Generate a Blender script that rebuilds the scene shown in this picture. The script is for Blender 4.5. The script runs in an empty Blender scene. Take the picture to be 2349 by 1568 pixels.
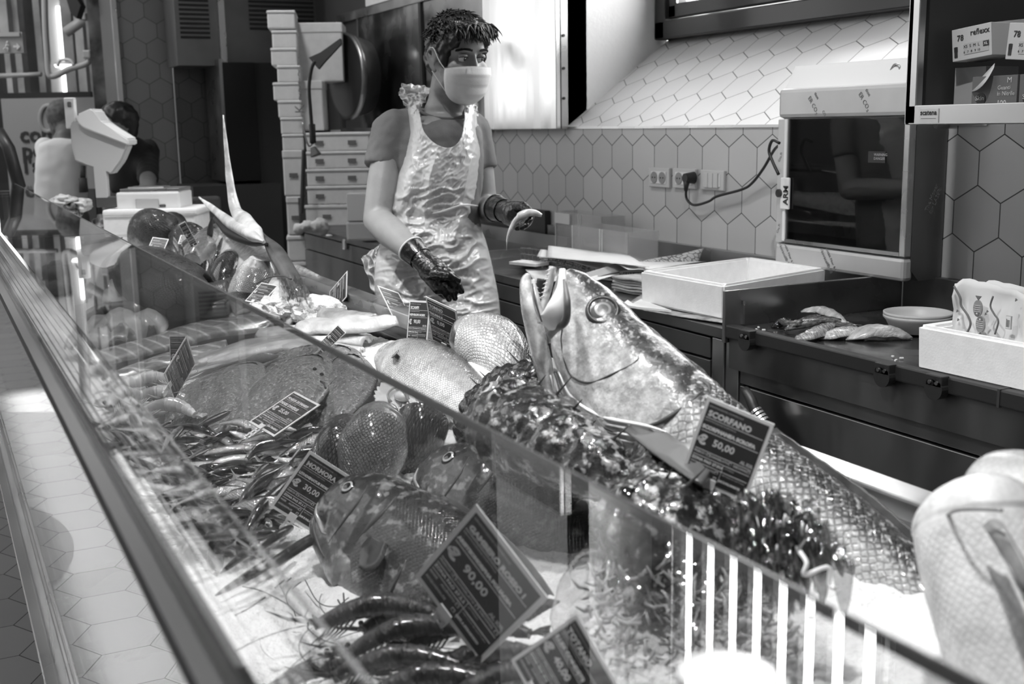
import bpy, bmesh, math, random
from mathutils import Vector, Matrix, noise, Quaternion
random.seed(7)
V=Vector; PI=math.pi
scn=bpy.context.scene; C=scn.collection
# ---------------------------------------------------------------- camera
IW,IH,F=2349.0,1568.0,2650.0; CX,CY=IW/2,IH/2
CAM=V((0,0,1.40))
_L=V((-183-CX,308-CY,F)).normalized()
_s,_c=math.sin(math.radians(1)),math.cos(math.radians(1))
_D=V((_s,_c,-(_L.x*_s+_L.y*_c)/_L.z)).normalized()
_X=-_L; _Z=-_D; _Y=_Z.cross(_X)
MC=Matrix((_X,_Y,_Z))            # world = MC @ image axes (right, down, forward)
def ray(px,py): return MC@V((px-CX,py-CY,F))
def at(px,py,x=None,y=None,z=None,d=None):
    r=ray(px,py)
    if z is not None: t=(z-CAM.z)/r.z
    elif y is not None: t=(y-CAM.y)/r.y
    elif x is not None: t=(x-CAM.x)/r.x
    else: t=d/F
    return CAM+r*t
def B(px,py,off=0.0):            # a point of the counter bed, off metres above it
    k=.16/.85; r=ray(px,py); t=(.74+off-.15*k-CAM.z)/(r.z-k*r.y); return CAM+r*t
_hb=V((MC.col[2].x,MC.col[2].y,0)).normalized()
def atv(px,py,d):              # a point of the upright plane d metres ahead
    r=ray(px,py); return CAM+r*(d*.983/r.dot(_hb))
RIGHT=MC.col[0].copy(); UPV=-MC.col[1]; FWD=MC.col[2].copy()
def bedz(y): return .74+.16*(y-.15)/.85
cd=bpy.data.cameras.new('camera'); cam=bpy.data.objects.new('camera',cd); C.objects.link(cam); scn.camera=cam
m3=Matrix((RIGHT,UPV,-FWD)).transposed(); m4=m3.to_4x4(); m4.translation=CAM; cam.matrix_world=m4
cd.sensor_width=36; cd.lens=36*F/IW; cd.clip_start=.02; cd.clip_end=200
cd.dof.use_dof=True; cd.dof.focus_distance=2.35; cd.dof.aperture_fstop=7.0
# ---------------------------------------------------------------- materials
def nd(nt,t,**k):
    n=nt.nodes.new(t)
    for a,b in k.items(): setattr(n,a,b)
    return n
def mth(nt,op,a,b=None,c=None):
    n=nt.nodes.new('ShaderNodeMath'); n.operation=op
    for i,v in enumerate((a,b,c)):
        if v is None: continue
        if isinstance(v,(int,float)): n.inputs[i].default_value=v
        else: nt.links.new(v,n.inputs[i])
    return n.outputs[0]
def ramp(nt,fac,stops):
    r=nt.nodes.new('ShaderNodeValToRGB'); e=r.color_ramp.elements
    while len(e)<len(stops): e.new(.5)
    for i,(p,v) in enumerate(stops):
        e[i].position=p; e[i].color=(v,v,v,1)
    nt.links.new(fac,r.inputs[0]); return r.outputs[0]
def mixc(nt,fac,a,b,blend='MIX'):
    n=nt.nodes.new('ShaderNodeMix'); n.data_type='RGBA'; n.blend_type=blend
    for i,v in ((0,fac),(6,a),(7,b)):
        if isinstance(v,(int,float)): n.inputs[i].default_value=v if i==0 else (v,v,v,1)
        else: nt.links.new(v,n.inputs[i])
    return n.outputs[2]
def newmat(name):
    m=bpy.data.materials.new(name); m.use_nodes=True; nt=m.node_tree
    return m,nt,nt.nodes['Principled BSDF']
MATS={}
def M(name,col=.5,rough=.5,metal=0,spec=.5,noise_=0,nscale=20,bump=0,bscale=60,coat=0,stretch=None,emit=0,alpha=1,sss=0,detail=3,rvar=0):
    if name in MATS: return MATS[name]
    m,nt,p=newmat(name); MATS[name]=m
    p.inputs['Base Color'].default_value=(col,col,col,1); p.inputs['Roughness'].default_value=rough
    p.inputs['Metallic'].default_value=metal; p.inputs['Specular IOR Level'].default_value=spec
    p.inputs['Coat Weight'].default_value=coat; p.inputs['Coat Roughness'].default_value=.12
    if sss: p.inputs['Subsurface Weight'].default_value=sss; p.inputs['Subsurface Radius'].default_value=(.02,.02,.02); p.inputs['Subsurface Scale'].default_value=.5
    tc=nd(nt,'ShaderNodeTexCoord'); vec=tc.outputs['Object']
    if stretch:
        mp=nd(nt,'ShaderNodeMapping'); mp.inputs['Scale'].default_value=stretch; nt.links.new(vec,mp.inputs[0]); vec=mp.outputs[0]
    if noise_ or rvar:
        n=nd(nt,'ShaderNodeTexNoise'); n.inputs['Scale'].default_value=nscale; n.inputs['Detail'].default_value=detail; nt.links.new(vec,n.inputs['Vector'])
        if noise_: nt.links.new(ramp(nt,n.outputs[0],[(.3,max(0,col*(1-noise_))),(.7,min(1,col*(1+noise_)))]),p.inputs['Base Color'])
        if rvar: nt.links.new(ramp(nt,n.outputs[0],[(.35,max(.03,rough-rvar)),(.65,min(1,rough+rvar))]),p.inputs['Roughness'])
    if bump:
        n2=nd(nt,'ShaderNodeTexNoise'); n2.inputs['Scale'].default_value=bscale; n2.inputs['Detail'].default_value=4; nt.links.new(vec,n2.inputs['Vector'])
        b=nd(nt,'ShaderNodeBump'); b.inputs['Strength'].default_value=bump; b.inputs['Distance'].default_value=.01
        nt.links.new(n2.outputs[0],b.inputs['Height']); nt.links.new(b.outputs[0],p.inputs['Normal'])
    if emit: p.inputs['Emission Color'].default_value=(1,1,1,1); p.inputs['Emission Strength'].default_value=emit
    if alpha<1:
        p.inputs['Alpha'].default_value=alpha
    return m
def hexmat(name,w,c1,c2,grout,rough=.25,gw=.0016,bump=.4):
    m,nt,p=newmat(name); MATS[name]=m
    tc=nd(nt,'ShaderNodeTexCoord'); sx=nd(nt,'ShaderNodeSeparateXYZ'); nt.links.new(tc.outputs['Object'],sx.inputs[0])
    X,Y=sx.outputs[0],sx.outputs[1]; h=w*math.sqrt(3)
    def cell(ox,oy):
        fx=mth(nt,'SUBTRACT',mth(nt,'FLOORED_MODULO',mth(nt,'ADD',X,50+ox),w),w/2)
        fy=mth(nt,'SUBTRACT',mth(nt,'FLOORED_MODULO',mth(nt,'ADD',Y,50+oy),h),h/2)
        ax=mth(nt,'ABSOLUTE',fx); ay=mth(nt,'ABSOLUTE',fy)
        d=mth(nt,'MAXIMUM',ax,mth(nt,'ADD',mth(nt,'MULTIPLY',ax,.5),mth(nt,'MULTIPLY',ay,.8660254)))
        return fx,fy,d
    a=cell(0,0); b=cell(w/2,h/2)
    d=mth(nt,'MINIMUM',a[2],b[2]); sel=mth(nt,'LESS_THAN',a[2],b[2])
    def pick(i):
        return mth(nt,'ADD',mth(nt,'MULTIPLY',a[i],sel),mth(nt,'MULTIPLY',b[i],mth(nt,'SUBTRACT',1.0,sel)))
    cxn=mth(nt,'SUBTRACT',X,pick(0)); cyn=mth(nt,'SUBTRACT',Y,pick(1))
    cv=nd(nt,'ShaderNodeCombineXYZ'); nt.links.new(mth(nt,'SNAP',mth(nt,'ADD',cxn,.01),w/4),cv.inputs[0]); nt.links.new(mth(nt,'SNAP',mth(nt,'ADD',cyn,.01),h/4),cv.inputs[1])
    wn=nd(nt,'ShaderNodeTexWhiteNoise'); nt.links.new(cv.outputs[0],wn.inputs['Vector'])
    e=mth(nt,'SUBTRACT',w/2,d)
    g=mth(nt,'SMOOTH_MIN',mth(nt,'DIVIDE',e,gw),1.0,.2)
    nz=nd(nt,'ShaderNodeTexNoise'); nz.inputs['Scale'].default_value=9; nt.links.new(tc.outputs['Object'],nz.inputs['Vector'])
    tile=mixc(nt,mth(nt,'ADD',mth(nt,'MULTIPLY',wn.outputs[0],.7),mth(nt,'MULTIPLY',nz.outputs[0],.3)),c1,c2)
    gg=mth(nt,'LESS_THAN',e,gw)
    nt.links.new(mixc(nt,gg,tile,grout),p.inputs['Base Color'])
    nt.links.new(mth(nt,'ADD',mth(nt,'MULTIPLY',gg,.5),rough),p.inputs['Roughness'])
    bp=nd(nt,'ShaderNodeBump'); bp.inputs['Strength'].default_value=bump; bp.inputs['Distance'].default_value=.002
    nt.links.new(g,bp.inputs['Height']); nt.links.new(bp.outputs[0],p.inputs['Normal'])
    return m
def glassmat(name,tint=.96,f0=.04,k=.96,extra=0.0):
    m,nt,p=newmat(name); nt.nodes.remove(p); out=nt.nodes['Material Output']; MATS[name]=m
    lw=nd(nt,'ShaderNodeLayerWeight'); lw.inputs[0].default_value=.5
    f=mth(nt,'ADD',mth(nt,'MULTIPLY',mth(nt,'POWER',lw.outputs['Facing'],5.0),k),f0)
    tr=nd(nt,'ShaderNodeBsdfTransparent'); tr.inputs[0].default_value=(tint,tint,tint,1)
    gl=nd(nt,'ShaderNodeBsdfGlossy'); gl.inputs['Roughness'].default_value=.0 if not extra else extra; gl.inputs[0].default_value=(1,1,1,1)
    mx=nd(nt,'ShaderNodeMixShader'); nt.links.new(f,mx.inputs[0]); nt.links.new(tr.outputs[0],mx.inputs[1]); nt.links.new(gl.outputs[0],mx.inputs[2])
    nt.links.new(mx.outputs[0],out.inputs[0]); return m
def emitmat(name,stren,col=1):
    m,nt,p=newmat(name); nt.nodes.remove(p); MATS[name]=m
    e=nd(nt,'ShaderNodeEmission'); e.inputs[1].default_value=stren; e.inputs[0].default_value=(col,col,col,1)
    nt.links.new(e.outputs[0],nt.nodes['Material Output'].inputs[0]); return m
def fishmat(name,back,mid,belly,mott=.3,mscale=30,sc=0,scd=.5,rough=.3,bump=.3,split=(.35,.7),headplain=0.0,spk=0,spkscale=90,metal=0,coat=.4):
    """back / flank / belly tones along the body's own height, blotches, scales sized sc metres"""
    m,nt,p=newmat(name); MATS[name]=m
    uv=nd(nt,'ShaderNodeUVMap'); uv.uv_map='dv'; s=nd(nt,'ShaderNodeSeparateXYZ'); nt.links.new(uv.outputs[0],s.inputs[0])
    um=nd(nt,'ShaderNodeUVMap'); um.uv_map='met'
    tc=nd(nt,'ShaderNodeTexCoord')
    n=nd(nt,'ShaderNodeTexNoise'); n.inputs['Scale'].default_value=mscale; n.inputs['Detail'].default_value=6; n.inputs['Roughness'].default_value=.65; nt.links.new(tc.outputs['Object'],n.inputs['Vector'])
    nn=mth(nt,'SUBTRACT',n.outputs[0],.5)
    dv=mth(nt,'ADD',s.outputs[0],mth(nt,'MULTIPLY',nn,.35))
    col=ramp(nt,dv,[(0,belly),(split[0],mid),(split[1],mid*.6+back*.4),(min(.99,split[1]+.15),back)])
    mo=ramp(nt,n.outputs[0],[(.36,1-mott),(.62,1+mott*.6 if mott<.6 else 1.3)])
    col=mixc(nt,1.0,col,mo,'MULTIPLY')
    hgt=n.outputs[0]
    if sc:
        vo=nd(nt,'ShaderNodeTexVoronoi'); vo.inputs['Scale'].default_value=1/sc; vo.inputs['Randomness'].default_value=.35; vo.feature='DISTANCE_TO_EDGE'
        mp=nd(nt,'ShaderNodeMapping'); mp.inputs['Rotation'].default_value=(0,0,.785); nt.links.new(um.outputs[0],mp.inputs[0]); nt.links.new(mp.outputs[0],vo.inputs['Vector'])
        ed=ramp(nt,vo.outputs[0],[(.0,1-scd),(.16,1.0)])
        fac=1.0
        if headplain:
            fac=ramp(nt,s.outputs[1],[(headplain-.02,0),(headplain+.02,1)])
        col=mixc(nt,fac,col,mixc(nt,1.0,col,ed,'MULTIPLY'))
        v2=nd(nt,'ShaderNodeTexVoronoi'); v2.inputs['Scale'].default_value=1/sc; v2.inputs['Randomness'].default_value=.35; nt.links.new(mp.outputs[0],v2.inputs['Vector'])
        hh=mth(nt,'MULTIPLY',ramp(nt,vo.outputs[0],[(0,0),(.25,1)]),1.0)
        if headplain: hh=mth(nt,'MULTIPLY',hh,fac)
        hgt=mth(nt,'ADD',hh,mth(nt,'MULTIPLY',n.outputs[0],.5))
        tilt=mth(nt,'MULTIPLY',v2.outputs['Distance'],.0)
    if spk:
        n3=nd(nt,'ShaderNodeTexNoise'); n3.inputs['Scale'].default_value=spkscale; n3.inputs['Detail'].default_value=2; nt.links.new(tc.outputs['Object'],n3.inputs['Vector'])
        col=mixc(nt,ramp(nt,n3.outputs[0],[(.56,0),(.66,spk)]),col,.85)
        hgt=mth(nt,'ADD',hgt,n3.outputs[0])
    nt.links.new(col,p.inputs['Base Color'])
    rn=nd(nt,'ShaderNodeTexNoise'); rn.inputs['Scale'].default_value=mscale*3; nt.links.new(tc.outputs['Object'],rn.inputs['Vector'])
    nt.links.new(ramp(nt,rn.outputs[0],[(.35,rough*.6),(.65,min(1,rough*1.5))]),p.inputs['Roughness'])
    p.inputs['Coat Weight'].default_value=coat; p.inputs['Coat Roughness'].default_value=.08; p.inputs['Metallic'].default_value=metal
    b=nd(nt,'ShaderNodeBump'); b.inputs['Strength'].default_value=bump; b.inputs['Distance'].default_value=.004
    nt.links.new(hgt,b.inputs['Height']); nt.links.new(b.outputs[0],p.inputs['Normal'])
    return m
# ---------------------------------------------------------------- objects
def lab(o,label=None,cat=None,group=None,kind=None):
    if label: o['label']=label
    if cat: o['category']=cat
    if group: o['group']=group
    if kind: o['kind']=kind
    return o
def thing(name,label,cat,loc=(0,0,0),group=None,rz=0):
    o=bpy.data.objects.new(name,None); o.empty_display_size=.05; C.objects.link(o); o.location=loc; o.rotation_euler=(0,0,rz)
    return lab(o,label,cat,group)
class G:
    """collects shapes into one mesh; several materials allowed"""
    def __init__(s): s.bm=bmesh.new(); s.mats=[]; s.uvd=None; s.uvm=None
    def mi(s,m):
        if m is None: return 0
        if m not in s.mats: s.mats.append(m)
        return s.mats.index(m)
    def box(s,c,d,m=None,rot=None,bev=0):
        i=s.mi(m); n0=len(s.bm.faces)
        r=bmesh.ops.create_cube(s.bm,size=1); vs=r['verts']
        mt=Matrix.Translation(V(c))@(rot.to_4x4() if rot else Matrix.Identity(4))@Matrix.Diagonal((*d,1))
        bmesh.ops.transform(s.bm,matrix=mt,verts=vs)
        fs=list({f for v in vs for f in v.link_faces})
        if bev:
            es=list({e for v in vs for e in v.link_edges})
            rr=bmesh.ops.bevel(s.bm,geom=es,offset=bev,segments=2,affect='EDGES',profile=.5)
            fs=rr['faces']+[f for f in fs if f.is_valid]
            vv={v for f in fs for v in f.verts}; fs=list({f for v in vv for f in v.link_faces})
        for f in fs: f.material_index=i
        return s
    def bx(s,x0,x1,y0,y1,z0,z1,m=None,bev=0):
        return s.box(((x0+x1)/2,(y0+y1)/2,(z0+z1)/2),(abs(x1-x0),abs(y1-y0),abs(z1-z0)),m,None,bev)
    def cyl(s,a,b,r,m=None,r2=None,seg=16):
        a,b=V(a),V(b); d=b-a; i=s.mi(m)
        rr=bmesh.ops.create_cone(s.bm,cap_ends=True,segments=seg,radius1=r,radius2=r if r2 is None else r2,depth=d.length)
        q=V((0,0,1)).rotation_difference(d.normalized()).to_matrix().to_4x4()
        bmesh.ops.transform(s.bm,matrix=Matrix.Translation((a+b)/2)@q,verts=rr['verts'])
        for f in {f for v in rr['verts'] for f in v.link_faces}: f.material_index=i
        return s
    def ball(s,c,r,m=None,rot=None,seg=16):
        i=s.mi(m); r=(r,r,r) if isinstance(r,(int,float)) else r
        rr=bmesh.ops.create_uvsphere(s.bm,u_segments=seg,v_segments=max(6,seg//2),radius=1)
        bmesh.ops.transform(s.bm,matrix=Matrix.Translation(V(c))@(rot.to_4x4() if rot else Matrix.Identity(4))@Matrix.Diagonal((*r,1)),verts=rr['verts'])
        for f in {f for v in rr['verts'] for f in v.link_faces}: f.material_index=i; f.smooth=True
        return s
    def tube(s,pts,rad,m=None,seg=8,closed_ends=True):
        pts=[V(p) for p in pts]; i=s.mi(m); n=len(pts); rings=[]
        rr=rad if isinstance(rad,(list,tuple)) else [rad]*n
        t0=(pts[1]-pts[0]).normalized(); a=t0.orthogonal().normalized()
        for k in range(n):
            t=(pts[min(k+1,n-1)]-pts[max(k-1,0)])
            if t.length<1e-9: t=t0.copy()
            t.normalize()
            a=(a-t*a.dot(t)); 
            if a.length<1e-6: a=t.orthogonal()
            a.normalize(); b=t.cross(a)
            rings.append([s.bm.verts.new(pts[k]+(a*math.cos(2*PI*j/seg)+b*math.sin(2*PI*j/seg))*max(rr[k],1e-5)) for j in range(seg)])
        for k in range(n-1):
            for j in range(seg):
                f=s.bm.faces.new((rings[k][j],rings[k][(j+1)%seg],rings[k+1][(j+1)%seg],rings[k+1][j])); f.material_index=i; f.smooth=True
        if closed_ends:
            f=s.bm.faces.new(rings[0][::-1]); f.material_index=i; f=s.bm.faces.new(rings[-1]); f.material_index=i
        return s
    def slab(s,P,th,m=None,smooth=True,mb=None):
        """closed thin solid over a grid of points P[i][j]"""
        i=s.mi(m); ib=s.mi(mb) if mb else i; R,Q=len(P),len(P[0]); top=[];bot=[]
        for a in range(R):
            ta=[];ba=[]
            for b in range(Q):
                p=V(P[a][b]); du=V(P[min(a+1,R-1)][b])-V(P[max(a-1,0)][b]); dw=V(P[a][min(b+1,Q-1)])-V(P[a][max(b-1,0)])
                n=du.cross(dw); n=n.normalized() if n.length>1e-12 else V((0,0,1))
                ta.append(s.bm.verts.new(p+n*th/2)); ba.append(s.bm.verts.new(p-n*th/2))
            top.append(ta);bot.append(ba)
        def q(a,b,c,d,i=i):
            try: f=s.bm.faces.new((a,b,c,d)); f.material_index=i; f.smooth=smooth
            except ValueError: pass
        for a in range(R-1):
            for b in range(Q-1):
                q(top[a][b],top[a+1][b],top[a+1][b+1],top[a][b+1]); q(bot[a][b],bot[a][b+1],bot[a+1][b+1],bot[a+1][b],ib)
        for a in range(R-1):
            q(top[a][0],bot[a][0],bot[a+1][0],top[a+1][0]); q(top[a][-1],top[a+1][-1],bot[a+1][-1],bot[a][-1])
        for b in range(Q-1):
            q(top[0][b],top[0][b+1],bot[0][b+1],bot[0][b]); q(top[-1][b],bot[-1][b],bot[-1][b+1],top[-1][b+1])
        return s
    def poly(s,pts,m=None):
        f=s.bm.faces.new([s.bm.verts.new(V(p)) for p in pts]); f.material_index=s.mi(m); return s
    def prism(s,pts,ext,m=None):
        """closed prism: polygon pts pushed by vector ext"""
        i=s.mi(m); e=V(ext); a=[s.bm.verts.new(V(p)) for p in pts]; b=[s.bm.verts.new(V(p)+e) for p in pts]; n=len(a)
        fs=[s.bm.faces.new(a[::-1]),s.bm.faces.new(b)]+[s.bm.faces.new((a[k],a[(k+1)%n],b[(k+1)%n],b[k])) for k in range(n)]
        for f in fs: f.material_index=i
        return s
    def lathe(s,prof,origin,axis,mats=None,seg=24,ref=None):
        """prof: list of (radius, along) ; mats: one material per span"""
        axis=V(axis).normalized(); a=(ref or axis.orthogonal()); a=(a-axis*a.dot(axis)).normalized(); b=axis.cross(a); o=V(origin); rings=[]
        for r,h in prof: rings.append([s.bm.verts.new(o+axis*h+(a*math.cos(2*PI*j/seg)+b*math.sin(2*PI*j/seg))*max(r,1e-5)) for j in range(seg)])
        for k in range(len(prof)-1):
            mm=mats[k] if isinstance(mats,(list,tuple)) else mats; i=s.mi(mm)
            for j in range(seg):
                f=s.bm.faces.new((rings[k][j],rings[k][(j+1)%seg],rings[k+1][(j+1)%seg],rings[k+1][j])); f.material_index=i; f.smooth=True
        return s
    def text(s,body,mat4,size,m,ext=.0004,bold=0,align='LEFT',xs=1.0):
        i=s.mi(m); cu=bpy.data.curves.new('lettering','FONT'); cu.body=body; cu.size=size; cu.extrude=ext; cu.offset=bold; cu.align_x=align; cu.resolution_u=2
        ob=bpy.data.objects.new('lettering',cu); me=bpy.data.meshes.new_from_object(ob)
        bpy.data.objects.remove(ob); bpy.data.curves.remove(cu)
        ov=set(s.bm.verts); of=set(s.bm.faces); s.bm.from_mesh(me); bpy.data.meshes.remove(me)
        mt=mat4@Matrix.Diagonal((xs,1,1,1))
        for v in s.bm.verts:
            if v not in ov: v.co=mt@v.co
        for f in s.bm.faces:
            if f not in of: f.material_index=i
        return s
    def build(s,name,m=None,parent=None,off=None,smooth=None,normals=True):
        if off is not None:
            o=V(off)
            for v in s.bm.verts: v.co-=o
        if normals: bmesh.ops.recalc_face_normals(s.bm,faces=s.bm.faces)
        me=bpy.data.meshes.new(name); s.bm.to_mesh(me); s.bm.free()
        if m is not None and not s.mats: me.materials.append(m)
        for k in s.mats: me.materials.append(k)
        if smooth is not None:
            for f in me.polygons: f.use_smooth=smooth
        ob=bpy.data.objects.new(name,me); C.objects.link(ob)
        if parent: ob.parent=parent
        if off is not None and not parent: ob.location=off
        return ob
def struct(g,name,m=None,off=None): o=g.build(name,m,off=off); o['kind']='structure'; return o
def dup(o,parent=None,**k):
    c=o.copy(); C.objects.link(c); c.parent=parent
    for ch in list(o.children): dup(ch,c)
    for a,b in k.items(): setattr(c,a,b)
    return c
def cat_rom(P,n):
    P=[V(p) for p in P]; out=[]; N=len(P)-1
    for k in range(n+1):
        t=k/n*N; i=min(int(t),N-1); f=t-i
        p0=P[max(i-1,0)];p1=P[i];p2=P[i+1];p3=P[min(i+2,N)]
        if i==0: p0=p1*2-p2
        if i+2>N: p3=p2*2-p1
        out.append(.5*((2*p1)+(-p0+p2)*f+(2*p0-5*p1+4*p2-p3)*f*f+(-p0+3*p1-3*p2+p3)*f**3))
    return out
def interp(tab,t):
    for i in range(len(tab)-1):
        if t<=tab[i+1][0]:
            a,b=tab[i],tab[i+1]; f=(t-a[0])/max(1e-9,b[0]-a[0]); f=max(0,min(1,f))
            pa=tab[i-1] if i>0 else a; pb=tab[i+2] if i+2<len(tab) else b
            out=[]
            for k in range(1,len(a)):
                ma=(b[k]-pa[k])/max(1e-9,b[0]-pa[0])*(b[0]-a[0]); mb=(pb[k]-a[k])/max(1e-9,pb[0]-a[0])*(b[0]-a[0])
                f2,f3=f*f,f*f*f
                out.append((2*f3-3*f2+1)*a[k]+(f3-2*f2+f)*ma+(-2*f3+3*f2)*b[k]+(f3-f2)*mb)
            return out
    return list(tab[-1][1:])
def remesh(g,name,vox,m,parent=None,off=None,smooth=6,sf=.6,disp=None):
    """fuse the overlapping shapes of g into one continuous skin"""
    me=bpy.data.meshes.new('tmp'); bmesh.ops.recalc_face_normals(g.bm,faces=g.bm.faces); g.bm.to_mesh(me); g.bm.free()
    ob=bpy.data.objects.new('tmp',me); C.objects.link(ob)
    r=ob.modifiers.new('r','REMESH'); r.mode='VOXEL'; r.voxel_size=vox; r.use_smooth_shade=True
    if smooth:
        sm=ob.modifiers.new('s','SMOOTH'); sm.iterations=smooth; sm.factor=sf
    dg=bpy.context.evaluated_depsgraph_get(); dg.update()
    m2=bpy.data.meshes.new_from_object(ob.evaluated_get(dg)); bpy.data.objects.remove(ob)
    if disp:
        m2.update(); ns=[v.normal.copy() for v in m2.vertices]
        for v,n in zip(m2.vertices,ns): v.co+=n*disp(v.co,n)
    if off is not None:
        o=V(off)
        for v in m2.vertices: v.co-=o
    m2.name=name; m2.materials.clear(); m2.materials.append(m)
    for p in m2.polygons: p.use_smooth=True; p.material_index=0
    o2=bpy.data.objects.new(name,m2); C.objects.link(o2)
    if parent: o2.parent=parent
    elif off is not None: o2.location=off
    return o2
def axes(o,x,z):
    """matrix with X along x and Z near z"""
    x=V(x).normalized(); z=V(z); z=(z-x*z.dot(x)).normalized(); y=z.cross(x)
    m=Matrix((x,y,z)).transposed().to_4x4(); m.translation=V(o); return m
def frameXY(o,x,y):
    x=V(x).normalized(); y=V(y); y=(y-x*y.dot(x)).normalized(); z=x.cross(y)
    m=Matrix((x,y,z)).transposed().to_4x4(); m.translation=V(o); return m
# ---------------------------------------------------------------- shared materials
steel=M('steel_dark',.24,.40,1,noise_=.10,nscale=6,rvar=.08,stretch=(1,1,.3))
steelL=M('steel_light',.62,.3,1,noise_=.08,nscale=5,rvar=.06)
steelM=M('steel_mid',.42,.32,1,noise_=.1,nscale=5,rvar=.06)
black=M('black_rubber',.02,.45); dark=M('dark_panel',.035,.5); darkg=M('dark_grey',.08,.5)
white=M('white_plastic',.75,.45); foam=M('styrofoam',.88,.75,bump=.06,bscale=220,noise_=.04,nscale=40)
plaster=M('plaster',.78,.8,noise_=.04,nscale=3,bump=.1,bscale=60)
paperw=M('paper_white',.72,.85,noise_=.05,nscale=15); ink=M('ink_black',.03,.6); inkg=M('ink_grey',.16,.7)
hexW=hexmat('hex_tile_wall',.148,.46,.56,.07)
hexS=hexmat('hex_tile_sill',.148,.80,.86,.14)
WY=2.40; LZ=1.382; RL=-4.26; RR=-2.10; SD=.50; WZ=1.74; WTOP=4.3
def tiled(name,o,x,y,w,h,mat,th=.02):
    """slab whose local XY plane is the tiled face"""
    g=G(); g.bx(0,w,0,h,-th,0,mat); ob=g.build(name); ob.matrix_world=frameXY(o,x,y); ob['kind']='structure'; return ob
# local Z points to the room: X along +x, Y up -> Z = -y (towards the room)
tiled('wall_back',(-7.4,WY,0),(1,0,0),(0,0,1),7.1,LZ,hexW)
g=G(); g.bx(-9.5,-7.4,WY,WY+.1,0,3.9,dark); struct(g,'wall_back_left')
g=G(); g.bx(-7.4,-5.0,WY,WY+.1,LZ,WTOP,M('dark_wall',.05,.7)); struct(g,'wall_back_upper')
g=G(); g.bx(-5.0,RL,WY,WY+.1,LZ,WTOP,plaster); struct(g,'wall_back_pier')
tiled('wall_back_right',(RR,WY,LZ),(1,0,0),(0,0,1),1.8,WTOP-LZ,hexW,.1)
# window recess
sl=V((0,SD,WZ-LZ)); tiled('trim_1',(RL,WY,LZ),(1,0,0),sl,RR-RL,sl.length,hexS)
g=G(); g.bx(RL,RR,WY-.006,WY+.012,LZ-.006,LZ+.003,steelL); struct(g,'trim_2')
g=G(); g.prism([(RL,WY,LZ),(RL,WY+SD,WZ),(RL,WY+SD,WTOP),(RL,WY,WTOP)],(-.02,0,0),plaster); struct(g,'wall_reveal_left')
g=G(); g.prism([(RR,WY,LZ),(RR,WY+SD,WZ),(RR,WY+SD,WTOP),(RR,WY,WTOP)],(.02,0,0),plaster); struct(g,'wall_reveal_right')
# window
fr=M('window_frame',.018,.4,coat=.3); WP=WY+SD-.02; wx0,wx1=RL+.005,RR-.005
w=thing('window_1',None,None,((wx0+wx1)/2,WP,WZ)); w['kind']='structure'
def loc(o,root): o.parent=root; o.matrix_parent_inverse=Matrix.Translation(-root.location); return o
g=G(); g.bx(wx0,wx1,WP-.05,WP+.03,WZ,WZ+.075,fr,.006); g.bx(wx0,wx1,WP-.05,WP+.03,WTOP-.08,WTOP,fr); g.bx(wx0,wx0+.075,WP-.05,WP+.03,WZ,WTOP,fr,.006); g.bx(wx1-.075,wx1,WP-.05,WP+.03,WZ,WTOP,fr)
loc(g.build('window_frame'),w)
g=G(); g.bx(wx0+.08,wx1-.08,WP-.035,WP+.02,WZ+.08,WZ+.14,fr,.008); g.bx(wx0+.08,wx0+.14,WP-.035,WP+.02,WZ+.08,WTOP-.08,fr,.008); g.bx(wx1-.14,wx1-.08,WP-.035,WP+.02,WZ+.08,WTOP-.08,fr); g.bx(wx0+.14,wx0+.146,WP-.036,WP-.03,WZ+.14,WTOP-.1,steelL)  # last thin strip: highlight along the sash edge, built in pale steel
loc(g.build('sash'),w)
g=G(); g.bx(wx0+.14,wx1-.14,WP-.004,WP,WZ+.14,WTOP-.08,glassmat('window_glass',.97)); loc(g.build('pane'),w)
bar=M('iron_bar',.06,.5)
for k in range(13):
    x=RL+.005+.165*k
    if x>RR: break
    g=G(); g.bx(x-.036,x+.036,WP+.09,WP+.12,2.35,WTOP,bar); ob=loc(g.build('window_bar'),w)
# daylight outside: bright overcast street wall
g=G(); g.bx(-6.0,-.6,WP+1.0,WP+1.03,1.0,6.0,emitmat('daylight_sky',13.0)); struct(g,'wall_outside')
for x in (-5.35,-4.98,-3.9):
    g=G(); g.bx(x-.05,x+.05,WP+.8,WP+.9,1.2,3.0,M('far_column',.45,.8)); struct(g,'trim_3')
# floor and unseen glowing panels added for the bright cabinet door to mirror
g=G()
g.bx(-25,-14,-7.0,-6.95,.9,4.6,emitmat('panel_glow',2.1)); g.bx(-12.0,-9.5,-7.0,-6.95,1.2,5.2,MATS['panel_glow'])
struct(g,'window_9')
g=G(); g.bx(-31,-1.0,-7.1,-7.0,0,6.0,M('hall_wall_pale',.3,.8)); struct(g,'wall_customer_side')
flr=hexmat('floor_tile',.22,.26,.33,.06,.5)
g=G(); g.bx(0,16,0,9.5,-.02,0,flr); ob=g.build('floor'); ob.location=(-15.5,-3.5,0); ob['kind']='structure'
# ---------------------------------------------------------------- work bench
BF=1.78; BZ=.88; BLX=at(690,537,y=1.78).x
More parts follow.
